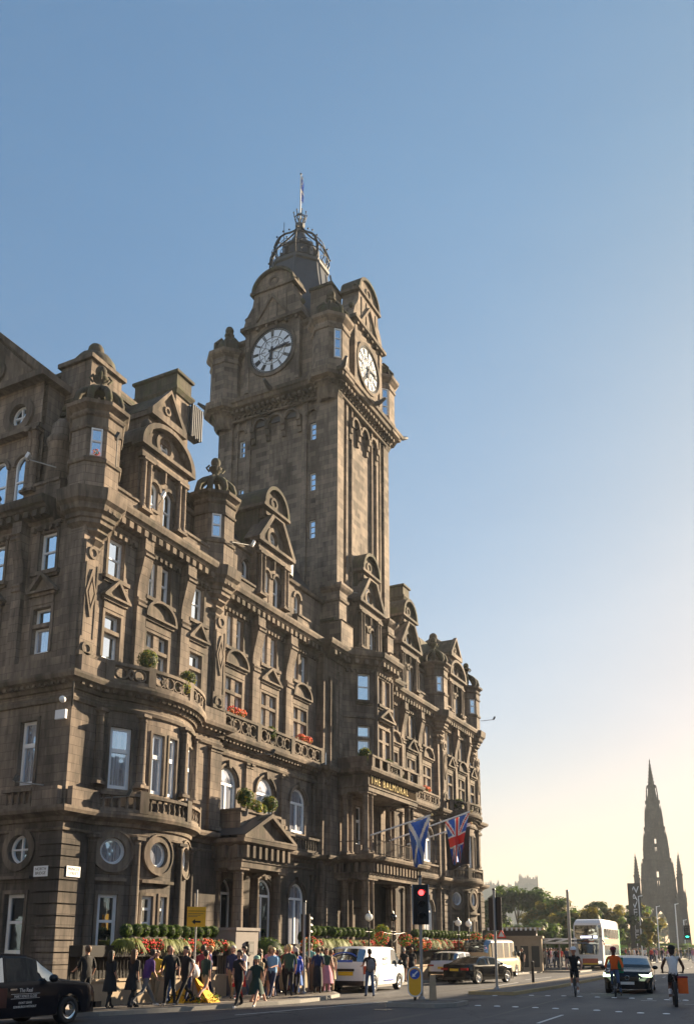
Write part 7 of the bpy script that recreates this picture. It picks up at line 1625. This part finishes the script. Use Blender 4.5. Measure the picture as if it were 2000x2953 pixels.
# cyclists
b1 = bicycle('bicycle', 'road bicycle ridden by the man in a white helmet', (37.4, 9.05, 0), rad(192))
person('cyclist in a white helmet, black T-shirt and shorts', (37.4, 9.05, 0), rad(192), 'black', 'black', 'shoew', hair='hairb', lean=.22, sit=(((.24, .1, .62), (.02, .1, .17)), ((.3, .1, .8), (.12, .1, .42))), shorts=.25, seated_hands=(.4, .26, 1.02), sleeve=.25, cap='white', H=1.86)
b2 = bicycle('bicycle', 'dark bicycle ridden by the courier in orange', (37.8, 7.55, 0), rad(190))
person('cyclist in an orange jacket and a dark red cap', (37.8, 7.55, 0), rad(190), 'orange', 'denim', 'black', hair='hairb', skin='skind', lean=.12, sit=(((.22, .12, .55), (.05, .2, .1)), ((.3, .1, .78), (.1, .1, .4))), seated_hands=(.36, .28, 1.0), sleeve=.9, cap='cl_maroon', H=1.86)
R_ = empty('delivery_bag', (38.08, 7.6, 1.1), rad(190), 'green delivery bag on the back of the rider in orange', 'delivery bag'); m = MB(); m.rbox((-.1, .1, .1), (.3, .42, .6), 'green', rad(20)); q = m.build('bag_body'); q.parent = R_; m = MB(); m.tube([(.05, 0, .35), (.2, 0, .3), (.2, 0, .0)], .02, 'black', 5); q = m.build('strap'); q.parent = R_
b3 = bicycle('electric_bicycle', 'fat tyred electric bicycle ridden away from the camera at the right edge', (32.7, 4.6, 0), rad(10), .055, 'bicycle')
person('rider in a white vest and dark cap seen from behind on the fat tyred bicycle', (32.7, 4.6, 0), rad(10), 'white', 'black', 'shoew', hair='hairb', hairlen=.2, skin='skind', lean=.15, sit=(((.22, .12, .6), (.0, .13, .17)), ((.3, .1, .78), (.12, .13, .42))), seated_hands=(.38, .3, 1.02), sleeve=.0, cap='cl_black', H=1.9, shorts=.3)
R_ = empty('delivery_bag', (32.6, 4.32, .62), rad(10), 'orange brown box bag hanging at the side of the fat tyred bicycle', 'delivery bag'); m = MB(); m.rbox((-.25, 0, .05), (.4, .3, .5), 'orange'); q = m.build('bag_body'); q.parent = R_; m = MB(); m.rbox((-.25, 0, .32), (.42, .32, .05), 'cl_maroon'); q = m.build('bag_lid'); q.parent = R_
for q, k in ((b1, 1.07), (b2, 1.07), (b3, 1.09)): q.scale = (k,) * 3
# distant crowds: few pixels each, individuals copied from four builds
proto = []
for k, (t, l, hr) in enumerate((('red', 'navy', 'hairbr'), ('white', 'grey', 'hairb'), ('navy', 'black', 'hairbl'), ('black', 'denim', 'hairb'), ('pink', 'white', 'hairbr'), ('tan', 'khaki', 'hairg'))):
    proto.append(person('pedestrian among the crowd on the far pavement', (86 + k, 22 + k * .5, Z), rad(180 + 30 * k), t, l, 'black', hair=hr, stride=.2, grp='people crowding the far pavement', H=1.7))
random.seed(21)
for i in range(26): dup(random.choice(proto), (random.uniform(80, 100), 0, Z), random.uniform(0, 6)).location.y = random.uniform(20.2, 24.5)
for i in range(70):
    x = random.uniform(115, 215); q = dup(random.choice(proto), (x, x * random.uniform(.115, .185), Z), random.uniform(0, 6))
for i in range(24):
    x = random.uniform(150, 230); q = dup(random.choice(proto), (x, x * random.uniform(.03, .12) + 12, Z), random.uniform(0, 6))
# ================================================================ trees
def tree(label, loc, crown, n, ls, mats, trunk=.35, grp=None, seed=1, lean=0):
    """crown: list of (dx, dy, z, r, sz) lobes"""
    random.seed(seed); R_ = empty('tree', loc, 0, label, 'tree', grp); m = MB(); zc = min(c[2] - c[3] for c in crown)
    m.tube([(0, 0, 0), (.1 + lean * .3, 0, zc * .5), (lean * .6, .1, zc + .5)], [trunk, trunk * .75, trunk * .55], 'bark', 8)
    for dx, dy, z, r, sz in crown:
        p0 = (lean * .6, .1, zc + .3); p1 = (dx * .5 + lean * .3, dy * .5, (zc + z) / 2 + random.uniform(-.3, .5)); m.tube([p0, p1, (dx, dy, z)], [trunk * .45, trunk * .28, trunk * .1], 'bark', 6)
        for _ in range(4): a = random.uniform(0, 6.28); m.tube([p1, (dx + cos(a) * r * .8, dy + sin(a) * r * .8, z + random.uniform(-.4, .6) * r)], [trunk * .18, trunk * .04], 'bark', 5)
    q = m.build('trunk'); q.parent = R_
    m = MB(); tot = sum(c[3] ** 2 for c in crown)
    for dx, dy, z, r, sz in crown:
        k = max(6, int(20 * r * r / tot * len(crown))); cl = []
        for _ in range(k):
            v = Vector((random.gauss(0, 1), random.gauss(0, 1), random.gauss(0, 1))).normalized(); rr = r * random.uniform(.2, 1.0); cl.append((dx + v.x * rr, dy + v.y * rr, z + v.z * rr * sz, r * random.uniform(.3, .55)))
        nn = int(n * 1.7 * r * r / tot / k)
        for c in cl:
            mt = random.choice(mats)
            for _ in range(nn):
                v = Vector((random.gauss(0, 1), random.gauss(0, 1), random.gauss(0, 1))).normalized(); q_ = random.uniform(.3, 1.0) ** .6 * c[3]
                leafq(m, (c[0] + v.x * q_, c[1] + v.y * q_, c[2] + v.z * q_ * .7), v + Vector((0, 0, .6)), ls * random.uniform(.6, 1.3), mt)
    q = m.build('crown'); q.parent = R_; return R_
def az(deg, D): a = rad(deg); return (D * cos(a), D * sin(a))
def lat(pxx): return math.degrees(AL) - math.degrees(math.atan2(pxx - 1030, 2678))   # azimuth of a column of the photograph
def P3(pxx, D, z=0): x, y = az(lat(pxx), D); return (x, y, z)
A_ = ['leaf', 'leafd', 'leafd']; Y_ = ['leafy', 'leaf', 'leafy']
tree('large dark spreading tree left of centre behind the kiosk', P3(1505, 135, 0), [(-1, 4.0, 7.2, 2.4, .8), (0, 1.2, 8.6, 2.6, .8), (0, -1.8, 8.7, 2.4, .75), (0, 3.2, 4.6, 2.0, .9), (1, -3.6, 7.2, 2.0, .8), (0, 5.2, 5.4, 1.6, 1)], 6500, .30, A_, .45, 'trees beyond the hotel', 3, .8)
tree('rounder bright green tree right of the large dark one', P3(1590, 125, 0), [(0, 2, 5.6, 2.6, .9), (0, -1.2, 6.4, 2.4, .9), (0, .5, 4, 2.8, .8), (0, -3.5, 4.6, 2.2, .9)], 5500, .28, ['leaf', 'leaf', 'leafy'], .35, 'trees beyond the hotel', 4)
tree('low green tree just behind the shelter roof', P3(1565, 105, 0), [(0, 3, 2.9, 2.0, .8), (0, 0, 3.2, 2.2, .8), (0, -3, 3.0, 2.0, .8)], 3500, .25, A_, .25, 'trees beyond the hotel', 5)
tree('golden brown tree left of the bus roof', P3(1672, 120, 0), [(0, 1.5, 5.2, 2.0, .8), (0, -1.6, 5.8, 1.8, .8), (0, 0, 3.8, 2.2, .9)], 3600, .26, Y_, .28, 'trees beyond the bus', 6)
tree('golden brown tree directly above the bus', P3(1722, 140, 0), [(0, 2, 6.2, 2.4, .8), (0, -1.4, 6.9, 2.3, .8), (0, .6, 4.4, 2.8, .9)], 4200, .28, Y_, .3, 'trees beyond the bus', 7)
tree('dark green tree above the right end of the bus', P3(1762, 150, 0), [(0, 2, 7.0, 2.4, .8), (0, -1.8, 6.4, 2.2, .8), (0, 0, 4.6, 2.6, .9)], 3800, .3, A_, .3, 'trees beyond the bus', 8)
tree('loose green tree beside the left foot of the monument', P3(1815, 170, 0), [(0, 1.6, 6.5, 2.2, .9), (0, -1.2, 8.3, 2.2, .9), (0, .4, 4.2, 2.6, .9), (0, -2.4, 5.4, 1.8, .9)], 3600, .3, ['leaf', 'leaf', 'leafy'], .3, 'trees beyond the bus', 9)
tree('young yellow green tree before the monument by the pole', P3(1872, 140, 0), [(0, 0, 5.0, 1.2, 1.5), (0, .6, 3.2, 1.1, 1)], 1400, .22, Y_, .15, None, 10)
tree('small yellow tree behind the pair of green lights', P3(1896, 165, 0), [(0, 0, 5.4, 1.3, 1.3), (0, .6, 3.4, 1.3, 1)], 1400, .24, Y_, .15, None, 11)
tree('pale tree seen through the arch of the monument', P3(1918, 420, 0), [(0, 0, 13, 4.5, .9), (0, 3, 8, 4.5, .9), (0, -3, 9, 4, .9)], 1800, .7, ['leaf', 'leafy'], .5, None, 12)
random.seed(3)
for i in range(12): 
    pxx = 1850 + i * 13; pos = P3(pxx, 330 + random.uniform(0, 60)); 
m = MB(); shell(m, (0, 0, 0), 1, 900, .12, ['leafd', 'leaf'], .35, .9); q = m.build('hedge_mass'); q.location = P3(1650, 190, 1.5); q.scale = (14, 30, 4); q['kind'] = 'stuff'; q['label'] = 'dark mass of shrubs in the gardens behind the crowd'; q['category'] = 'shrubbery'
# ================================================================ monument
M['goth'] = stone('soot_black_stone', (.085, .082, .08), (.058, .056, .055), (.4, .6), .6, bw=1.2, bh=.5, mortar=.02, sootcol=(.02, .02, .022))
mx_, my_ = az(8.45, 300)
mon = empty('gothic_monument', (mx_, my_, 0), rad(8.45), 'tall dark gothic spire monument with pinnacles and an arch at street end', 'monument')
def pin(m, x, y, z, w, h, cr=4):   # square pinnacle with crockets
    m.box(x - w, y - w, z, x + w, y + w, z + h * .45, 'goth'); m.box(x - w * 1.2, y - w * 1.2, z + h * .43, x + w * 1.2, y + w * 1.2, z + h * .47, 'goth')
    m.lathe((x, y, z + h * .47), [(w * 1.2, 0), (w * .2, h * .48), (w * .05, h * .55)], 'goth', 4, False, PI / 4)
    for k in range(cr):
        t = (k + .5) / cr; r_ = w * 1.2 * (1 - t * .85)
        for q in range(4): a = PI / 4 + PI / 2 * q; m.rbox((x + r_ * cos(a), y + r_ * sin(a), z + h * (.5 + .45 * t)), (w * .3, w * .3, w * .35), 'goth', a)
base = MB(); K = 4.6
for sx_ in (-1, 1):
    for sy_ in (-1, 1):
        base.hexa([(sx_ * 4.3 - 2.4, sy_ * 4.3 - 2.3, 0), (sx_ * 4.3 + 2.4, sy_ * 4.3 - 2.3, 0), (sx_ * 4.3 + 2.4, sy_ * 4.3 + 2.3, 0), (sx_ * 4.3 - 2.4, sy_ * 4.3 + 2.3, 0), (sx_ * 3.9 - 1.9, sy_ * 3.9 - 1.9, 15), (sx_ * 3.9 + 1.9, sy_ * 3.9 - 1.9, 15), (sx_ * 3.9 + 1.9, sy_ * 3.9 + 1.9, 15), (sx_ * 3.9 - 1.9, sy_ * 3.9 + 1.9, 15)], 'goth')
for FRM in (Seg((-4.9, 50), (-4.9, -50)), Seg((4.9, -50), (4.9, 50)), Seg((-50, -4.9), (50, -4.9)), Seg((50, 4.9), (-50, 4.9))):
    op = arcpts(50 - 1.9, 8.2, 3.8, 5.6, 0, 60, 8); ap = [(48.1, 0)] + [(50 - 1.95 + 3.9 - 3.9 * (1 - 0), 8.2)]
    L1 = [(50 + 1.95 - 3.9 * cos(rad(t)), 8.2 + 5.8 * sin(rad(t))) for t in range(0, 61, 10)]; R1 = [(50 - 1.95 + 3.9 * cos(rad(t)), 8.2 + 5.8 * sin(rad(t))) for t in range(60, -1, -10)]
    inner = L1 + R1[1:]
    outer = [(45.5, 8.2)] + [(45.5, 14 + 0 * i) for i in range(0)] 
    for p, q in zip(inner, inner[1:]):
        V = [FRM.T(p[0], 0, p[1]), FRM.T(q[0], 0, q[1]), FRM.T(q[0], 0, 17.5), FRM.T(p[0], 0, 17.5)]; V += [FRM.T(p[0], -1.6, p[1]), FRM.T(q[0], -1.6, q[1]), FRM.T(q[0], -1.6, 17.5), FRM.T(p[0], -1.6, 17.5)]
        base.add(V, [(0, 1, 2, 3), (0, 4, 5, 1), (7, 6, 5, 4)], 'goth')
    fbox(base, FRM, 45.4, 48.05, -1.5, 0, 7.8, 17.4, 'goth'); fbox(base, FRM, 51.95, 54.6, -1.5, 0, 7.8, 17.4, 'goth'); fbox(base, FRM, 45.5, 54.5, -1.8, .3, 17.3, 18.0, 'goth')
    for k in range(9): fbox(base, FRM, 46 + k, 46.3 + k, -.2, .2, 18, 19.1, 'goth')
base.box(-4.8, -4.8, 17.0, 4.8, 4.8, 18.2, 'goth'); q = base.build('arched_base'); q.parent = mon
for sx_ in (-1, 1):
    for sy_ in (-1, 1):
        m = MB(); x, y = sx_ * 6.3, sy_ * 6.3; m.hexa([(x - 2, y - 2, 0), (x + 2, y - 2, 0), (x + 2, y + 2, 0), (x - 2, y + 2, 0), (x - 1.3, y - 1.3, 14), (x + 1.3, y - 1.3, 14), (x + 1.3, y + 1.3, 14), (x - 1.3, y + 1.3, 14)], 'goth')
        m.box(x - 1.0, y - 1.0, 14, x + 1.0, y + 1.0, 18.5, 'goth'); pin(m, x, y, 18, .75, 12.3, 6)
        for dx, dy in ((-1.2, 0), (1.2, 0), (0, -1.2), (0, 1.2)): pin(m, x + dx, y + dy, 14, .3, 5.5, 3)
        m.tube([(x - sx_ * .8, y - sy_ * .8, 15.5), (x - sx_ * 2.2, y - sy_ * 2.2, 19.5), (sx_ * 3.4, sy_ * 3.4, 22)], .4, 'goth', 6); pin(m, x - sx_ * 1.7, y - sy_ * 1.7, 17.5, .5, 10.5, 4)
        q = m.build('buttress_tower'); q.parent = mon
m = MB(); tiers = [(17.5, 5.1, 28.5, 3.95), (28.5, 3.75, 38.5, 2.85), (38.5, 2.6, 47.0, 1.9), (47.0, 1.5, 52.0, 1.05)]
for z0_, w0, z1_, w1 in tiers:
    if z0_ == 17.5 or z0_ == 28.5:   # open lancets through the tower stage
        g_ = .32 if z0_ == 17.5 else .28; za, zb_ = z0_ + (z1_ - z0_) * .25, z0_ + (z1_ - z0_) * .72
        for s in (-1, 1):
            m.hexa([(-w0, s * (w0 + g_) / 2 - (w0 - g_) / 2, z0_), (w0, s * (w0 + g_) / 2 - (w0 - g_) / 2, z0_), (w0, s * (w0 + g_) / 2 + (w0 - g_) / 2, z0_), (-w0, s * (w0 + g_) / 2 + (w0 - g_) / 2, z0_), (-w1, s * (w1 + g_) / 2 - (w1 - g_) / 2, z1_), (w1, s * (w1 + g_) / 2 - (w1 - g_) / 2, z1_), (w1, s * (w1 + g_) / 2 + (w1 - g_) / 2, z1_), (-w1, s * (w1 + g_) / 2 + (w1 - g_) / 2, z1_)], 'goth')
        m.box(-w1 * .95, -g_ - .01, z0_, w1 * .95, g_ + .01, za, 'goth'); m.box(-w1 * .95, -g_ - .01, zb_, w1 * .95, g_ + .01, z1_, 'goth'); m.box(-w1 * .9, -g_ - .01, (za + zb_) / 2 - .3, w1 * .9, g_ + .01, (za + zb_) / 2 + .3, 'goth')
    else: m.hexa([(-w0, -w0, z0_), (w0, -w0, z0_), (w0, w0, z0_), (-w0, w0, z0_), (-w1, -w1, z1_), (w1, -w1, z1_), (w1, w1, z1_), (-w1, w1, z1_)], 'goth')
    m.box(-w1 - .35, -w1 - .35, z1_ - .25, w1 + .35, w1 + .35, z1_ + .35, 'goth')
m.lathe((0, 0, 51.8), [(1.1, 0), (.15, 8.3), (.22, 8.5), (.05, 9.4)], 'goth', 8, False, PI / 8)
for k in range(7):
    for q_ in range(8): a = PI / 8 + PI / 4 * q_; r_ = 1.1 * (1 - k / 8.2); m.rbox((r_ * cos(a), r_ * sin(a), 52.5 + k * 1.1), (.22, .18, .25), 'goth', a)
q = m.build('spire'); q.parent = mon
m = MB()
for z_, w_, hh, sz_ in ((17.8, 4.6, 8.5, .45), (28.6, 3.5, 7.2, .38), (38.6, 2.5, 5.8, .3), (47.0, 1.65, 4.2, .22)):
    for sx_ in (-1, 1):
        for sy_ in (-1, 1): pin(m, sx_ * w_, sy_ * w_, z_, sz_, hh, 4)
    for dx, dy in ((w_ * 1.05, 0), (-w_ * 1.05, 0), (0, w_ * 1.05), (0, -w_ * 1.05)): pin(m, dx, dy, z_, sz_ * .8, hh * .62, 3)
    for sx_ in (-1, 1):
        for sy_ in (-1, 1): 
            for k in range(3): t = (k + 1) / 4; pin(m, sx_ * w_ * (1.02 - .14 * t), sy_ * w_ * (1.02 - .14 * t), z_ + hh * (.5 + .5 * t), sz_ * .5, hh * .4, 2)
q = m.build('pinnacles'); q.parent = mon
# ================================================================ castle on its rock
M['rock'] = plain('castle_rock', (.07, .08, .05), .9, 0, .35, .02); M['castle'] = plain('castle_stone', (.16, .14, .12), .9, 0, .2, .05)
m = MB(); D = 850; prof = [(1330, 48), (1365, 51), (1399, 54), (1412, 57), (1449, 56.5), (1475, 55), (1494, 55.5), (1507, 60), (1530, 60), (1550, 58), (1562, 54), (1570, 46), (1576, 34), (1600, 26), (1660, 16), (1720, 8)]
V = []; n = len(prof)
for dd, zs in ((-90, 0), (0, 1), (120, .9), (260, 0)):
    for i, (px_, z_) in enumerate(prof): x, y = az(lat(px_), D + dd); V.append((x + random.uniform(-4, 4), y + random.uniform(-4, 4), z_ * zs + (random.uniform(-1.5, 1) if zs else 0)))
m.add(V, [(j * n + i, j * n + i + 1, (j + 1) * n + i + 1, (j + 1) * n + i) for j in range(3) for i in range(n - 1)], 'rock', False); struct(m.build('hill'))
cas = empty('castle', P3(1500, D + 5), 0, 'hazy castle on its rock rising behind the trees', 'castle')
cx0, cy0, _ = P3(1500, D + 5)
def cbox(p0, p1, z0_, z1_, dpt=22, bat=True):
    m = MB(); a = Vector(P3(p0, D)[:2]); b = Vector(P3(p1, D)[:2]); t = (b - a).normalized(); nn = Vector((a.x, a.y)).normalized(); 
    def quad_(u, v, z_a, z_b): 
        c = [u, v, v + nn * dpt, u + nn * dpt]; m.hexa([(q.x - cx0, q.y - cy0, z_a) for q in c] + [(q.x - cx0, q.y - cy0, z_b) for q in c], 'castle')
    quad_(a, b, z0_, z1_)
    if bat:
        L_ = (b - a).length; k = max(2, int(L_ / 5))
        for i in range(k): quad_(a + t * (L_ * (i + .15) / k), a + t * (L_ * (i + .6) / k), z1_ - .1, z1_ + 1.6)
    q = m.build('castle_range'); q.parent = cas
for p0, p1, a, b in ((1404, 1416, 50, 59.5), (1416, 1424, 50, 61), (1424, 1447, 50, 58.6), (1440, 1445, 56, 61.5), (1447, 1490, 50, 57), (1470, 1474, 55, 59), (1490, 1506, 50, 60), (1503, 1512, 50, 66.5), (1512, 1526, 50, 64.2), (1526, 1532, 60, 66), (1532, 1552, 50, 63.5), (1551, 1559, 50, 65)): cbox(p0, p1, a, b)
# ================================================================ kiosk, shelter, poles, banner
ko = empty('station_kiosk', (72.0, 20.9, .12), rad(14), 'pale stone kiosk with a slatted flat roof beyond the minibus', 'kiosk')
m = MB(); m.box(-1.2, -1.0, 0, 3.0, 2.6, 2.55, 'palestone'); m.box(-1.3, -1.1, 2.5, 3.1, 2.7, 2.68, 'palestone'); q = m.build('wall'); q.parent = ko
m = MB(); m.box(-1.6, -1.2, 3.2, 3.2, 3.2, 3.32, 'palestone'); 
for k in range(12): m.box(-1.75, -1.0 + k * .36, 3.08, -1.55, -.85 + k * .36, 3.3, 'white')
m.box(-.9, -.6, 2.68, 2.6, 2.2, 3.2, 'darkgrey'); q = m.build('roof'); q.parent = ko
for k in range(4): m = MB(); m.box(-1.24, -.8 + k * .85, .3, -1.205, -.2 + k * .85, 1.9, 'black'); q = m.build('opening'); q.parent = ko
sh = empty('glass_shelter', (74.5, 17.9, .12), rad(14), 'long low white steel canopy with slanting struts above the crowd', 'shelter')
m = MB(); m.box(-.5, -.2, 2.1, 8, 3.6, 2.24, 'white'); m.box(-.6, -.2, 2.42, 8, 3.6, 2.5, 'white'); q = m.build('canopy'); q.parent = sh
for k in range(3): m = MB(); y = .1 + k * 1.1; m.hexa([(-.7, y, 2.5), (-.5, y, 2.5), (-.5, y + 1.1, 2.2), (-.7, y + 1.1, 2.2), (-.7, y - 1.2 + 1.5, 2.55), (-.5, y + .3, 2.55), (-.5, y + 1.4, 2.25), (-.7, y + 1.4, 2.25)], 'white'); q = m.build('strut'); q.parent = sh
for k in range(4): m = MB(); m.tube([(0, k * 1.1 + .1, 0), (0, k * 1.1 + .1, 2.1)], .06, 'pole', 8); q = m.build('post'); q.parent = sh
def mast(px_, D_, h, r_, label, col='pole', kind='pole'):
    R_ = empty('mast', P3(px_, D_, .1), 0, label, kind); m = MB(); m.tube([(0, 0, 0), (0, 0, h)], [r_, r_ * .75], col, 10); q = m.build('shaft'); q.parent = R_; m = MB();
    if kind != 'pole': m.tube([(0, 0, h), (-.3, -.6, h + .12)], r_ * .6, col, 6)
    m.lathe((0, 0, h), [(r_ * .9, 0), (r_ * .6, .1), (0, .12)], col, 8); q = m.build('cap'); q.parent = R_
mast(1643, 75, 6.2, .14, 'tall tapering grey pole left of the bus'); mast(1850, 150, 9.6, .14, 'pale tall lamp column beside the dark banner', 'white', 'lamp column'); mast(1955, 170, 9.2, .12, 'pale lamp column before the right side of the monument', 'white', 'lamp column'); mast(1976, 190, 7.0, .12, 'shorter pale lamp column near the lone green light', 'white', 'lamp column'); mast(1900, 160, 8.4, .1, 'slim pale column under the monument arch', 'white', 'lamp column')
bn = empty('banner', P3(1838, 150, .1), 0, 'tall dark vertical banner with pale letters before the monument', 'banner'); fx, fy = -cos(rad(10)), -sin(rad(10))
m = MB(); m.rbox((0, 0, 6.6), (.15, 1.9, 10.2), 'black', rad(10)); m.tube([(0, 0, 0), (0, 0, 2)], .12, 'pole', 8); q = m.build('banner_cloth'); q.parent = bn
for k, ch in enumerate('WAVERLEY'): text('banner_letter', ch, 1.5, 'white', bn, lambda c, k=k: (-.1 + c.z - c.x * 0, -c.x * 1.0 - c.y * 0, 10.6 - k * 1.15 + c.y), .01)
bo_ = empty('bollard', (47.3, 13.6, .13), 0, 'slim black bollard on the long island beside the cyclist in white helmet', 'bollard'); m = MB(); m.tube([(0, 0, 0), (0, 0, 1.0)], .07, 'black', 10); m.ball((0, 0, 1.02), .08, 'black', 8, 6); q = m.build('post'); q.parent = bo_
wn_ = empty('warning_sign', (69, 22.2, .12), 0, 'small triangular warning sign on a post past the hotel corner', 'sign'); m = MB(); m.tube([(0, 0, 0), (0, 0, 3.3)], .04, 'pole', 6); q = m.build('pole'); q.parent = wn_
m = MB(); m.add([(-.05, -.4, 2.5), (-.05, .4, 2.5), (-.05, 0, 3.2), (0, -.4, 2.5), (0, .4, 2.5), (0, 0, 3.2)], [(2, 1, 0), (3, 4, 5), (0, 1, 4, 3), (1, 2, 5, 4), (2, 0, 3, 5)], 'fred'); m.add([(-.055, -.24, 2.6), (-.055, .24, 2.6), (-.055, 0, 3.02)], [(2, 1, 0)], 'white'); q = m.build('sign_panel'); q.parent = wn_
# north side of the street: unseen blocks added and sized to shade the road
def block(name, label, x0, x1, y0, y1, h):
    R_ = empty(name, ((x0 + x1) / 2, y1, 0), 0, label, 'building'); hx = (x1 - x0) / 2
    m = MB(); ops = []; fr = Seg((hx, 0), (-hx, 0)); L_ = 2 * hx; W_ = []
    for s in range(int(L_ / 4)):
        for z in (1.2, 5.2, 9.0, 12.6): 
            if z + 2.2 < h: ops.append(('rect', 1.4 + s * 4, 2.8 + s * 4, z, z + 2.2)); W_.append((1.4 + s * 4, z))
    wall(m, fr, 0, L_, 0, h, ops, M['stone']); m.box(-hx, -(y1 - y0), 0, hx, -.4, h, 'stone'); sweep(m, [(hx, 0), (-hx, 0)], [(0, h - 1), (.5, h - .7), (.6, h - .3), (0, h)], 'trim'); q = m.build('wall'); q.parent = R_
    m = MB(); m.box(-hx + .5, -(y1 - y0) + .5, h, hx - .5, -1, h + 1.6, 'slate'); q = m.build('roof'); q.parent = R_
    for s, z in W_[:90]: m = MB(); m.quad(fr.T(s, -.25, z), fr.T(s + 1.4, -.25, z), fr.T(s + 1.4, -.25, z + 2.2), fr.T(s, -.25, z + 2.2), 'glass'); q = m.build('window'); q.parent = R_
block('street_building', 'unseen sandstone block added north of the street to shade the taxi and road, the nearer of two', 66, 80, -34, -9, 25)
block('street_building', 'unseen sandstone block added north of the street to shade the road, the farther of two', 84, 120, -38, -12, 20)

R_ = empty('street_building', (2, 45, 0), 0, 'large sandstone office across the side street, behind the camera on the left', 'building'); fr_ = Seg((0, -22), (0, 22)); m = MB(); ops = [('rect', 2 + 4 * i, 3.5 + 4 * i, z, z + 2.4) for i in range(10) for z in (1.5, 6, 10.5, 15)]
wall(m, fr_, 0, 44, 0, 21, ops, M['stone']); m.box(-30, -22, 0, -.5, 22, 21, 'stone'); sweep(m, [(0, -22), (0, 22)], [(0, 20), (.5, 20.3), (.6, 20.8), (0, 21)], 'trim'); q = m.build('wall'); q.parent = R_
m = MB(); m.box(-29, -21, 21, -1.5, 21, 23, 'slate'); q = m.build('roof'); q.parent = R_
for o_ in ops: m = MB(); m.quad(fr_.T(o_[1], -.25, o_[3]), fr_.T(o_[2], -.25, o_[3]), fr_.T(o_[2], -.25, o_[4]), fr_.T(o_[1], -.25, o_[4]), 'glass'); q = m.build('window'); q.parent = R_
block('street_building', 'sandstone public building behind the camera, outside the picture', -50, 40, -55, -30, 19)

# ================================================================ haze: the pale late-afternoon air
hm_ = bpy.data.materials.new('haze'); hm_.use_nodes = True; hn = hm_.node_tree; hn.nodes.remove(hn.nodes['Principled BSDF'])
pv = hn.nodes.new('ShaderNodeVolumePrincipled'); pv.inputs['Color'].default_value = (.88, .95, 1, 1); pv.inputs['Density'].default_value = .0004; pv.inputs['Anisotropy'].default_value = 0
hn.links.new(pv.outputs[0], hn.nodes['Material Output'].inputs['Volume']); M['haze'] = hm_
m = MB(); m.box(-300, -300, -1, 1400, 1400, 66, 'haze'); q = m.build('haze'); q['kind'] = 'stuff'; q['label'] = 'pale golden late afternoon haze over the far end of the street'
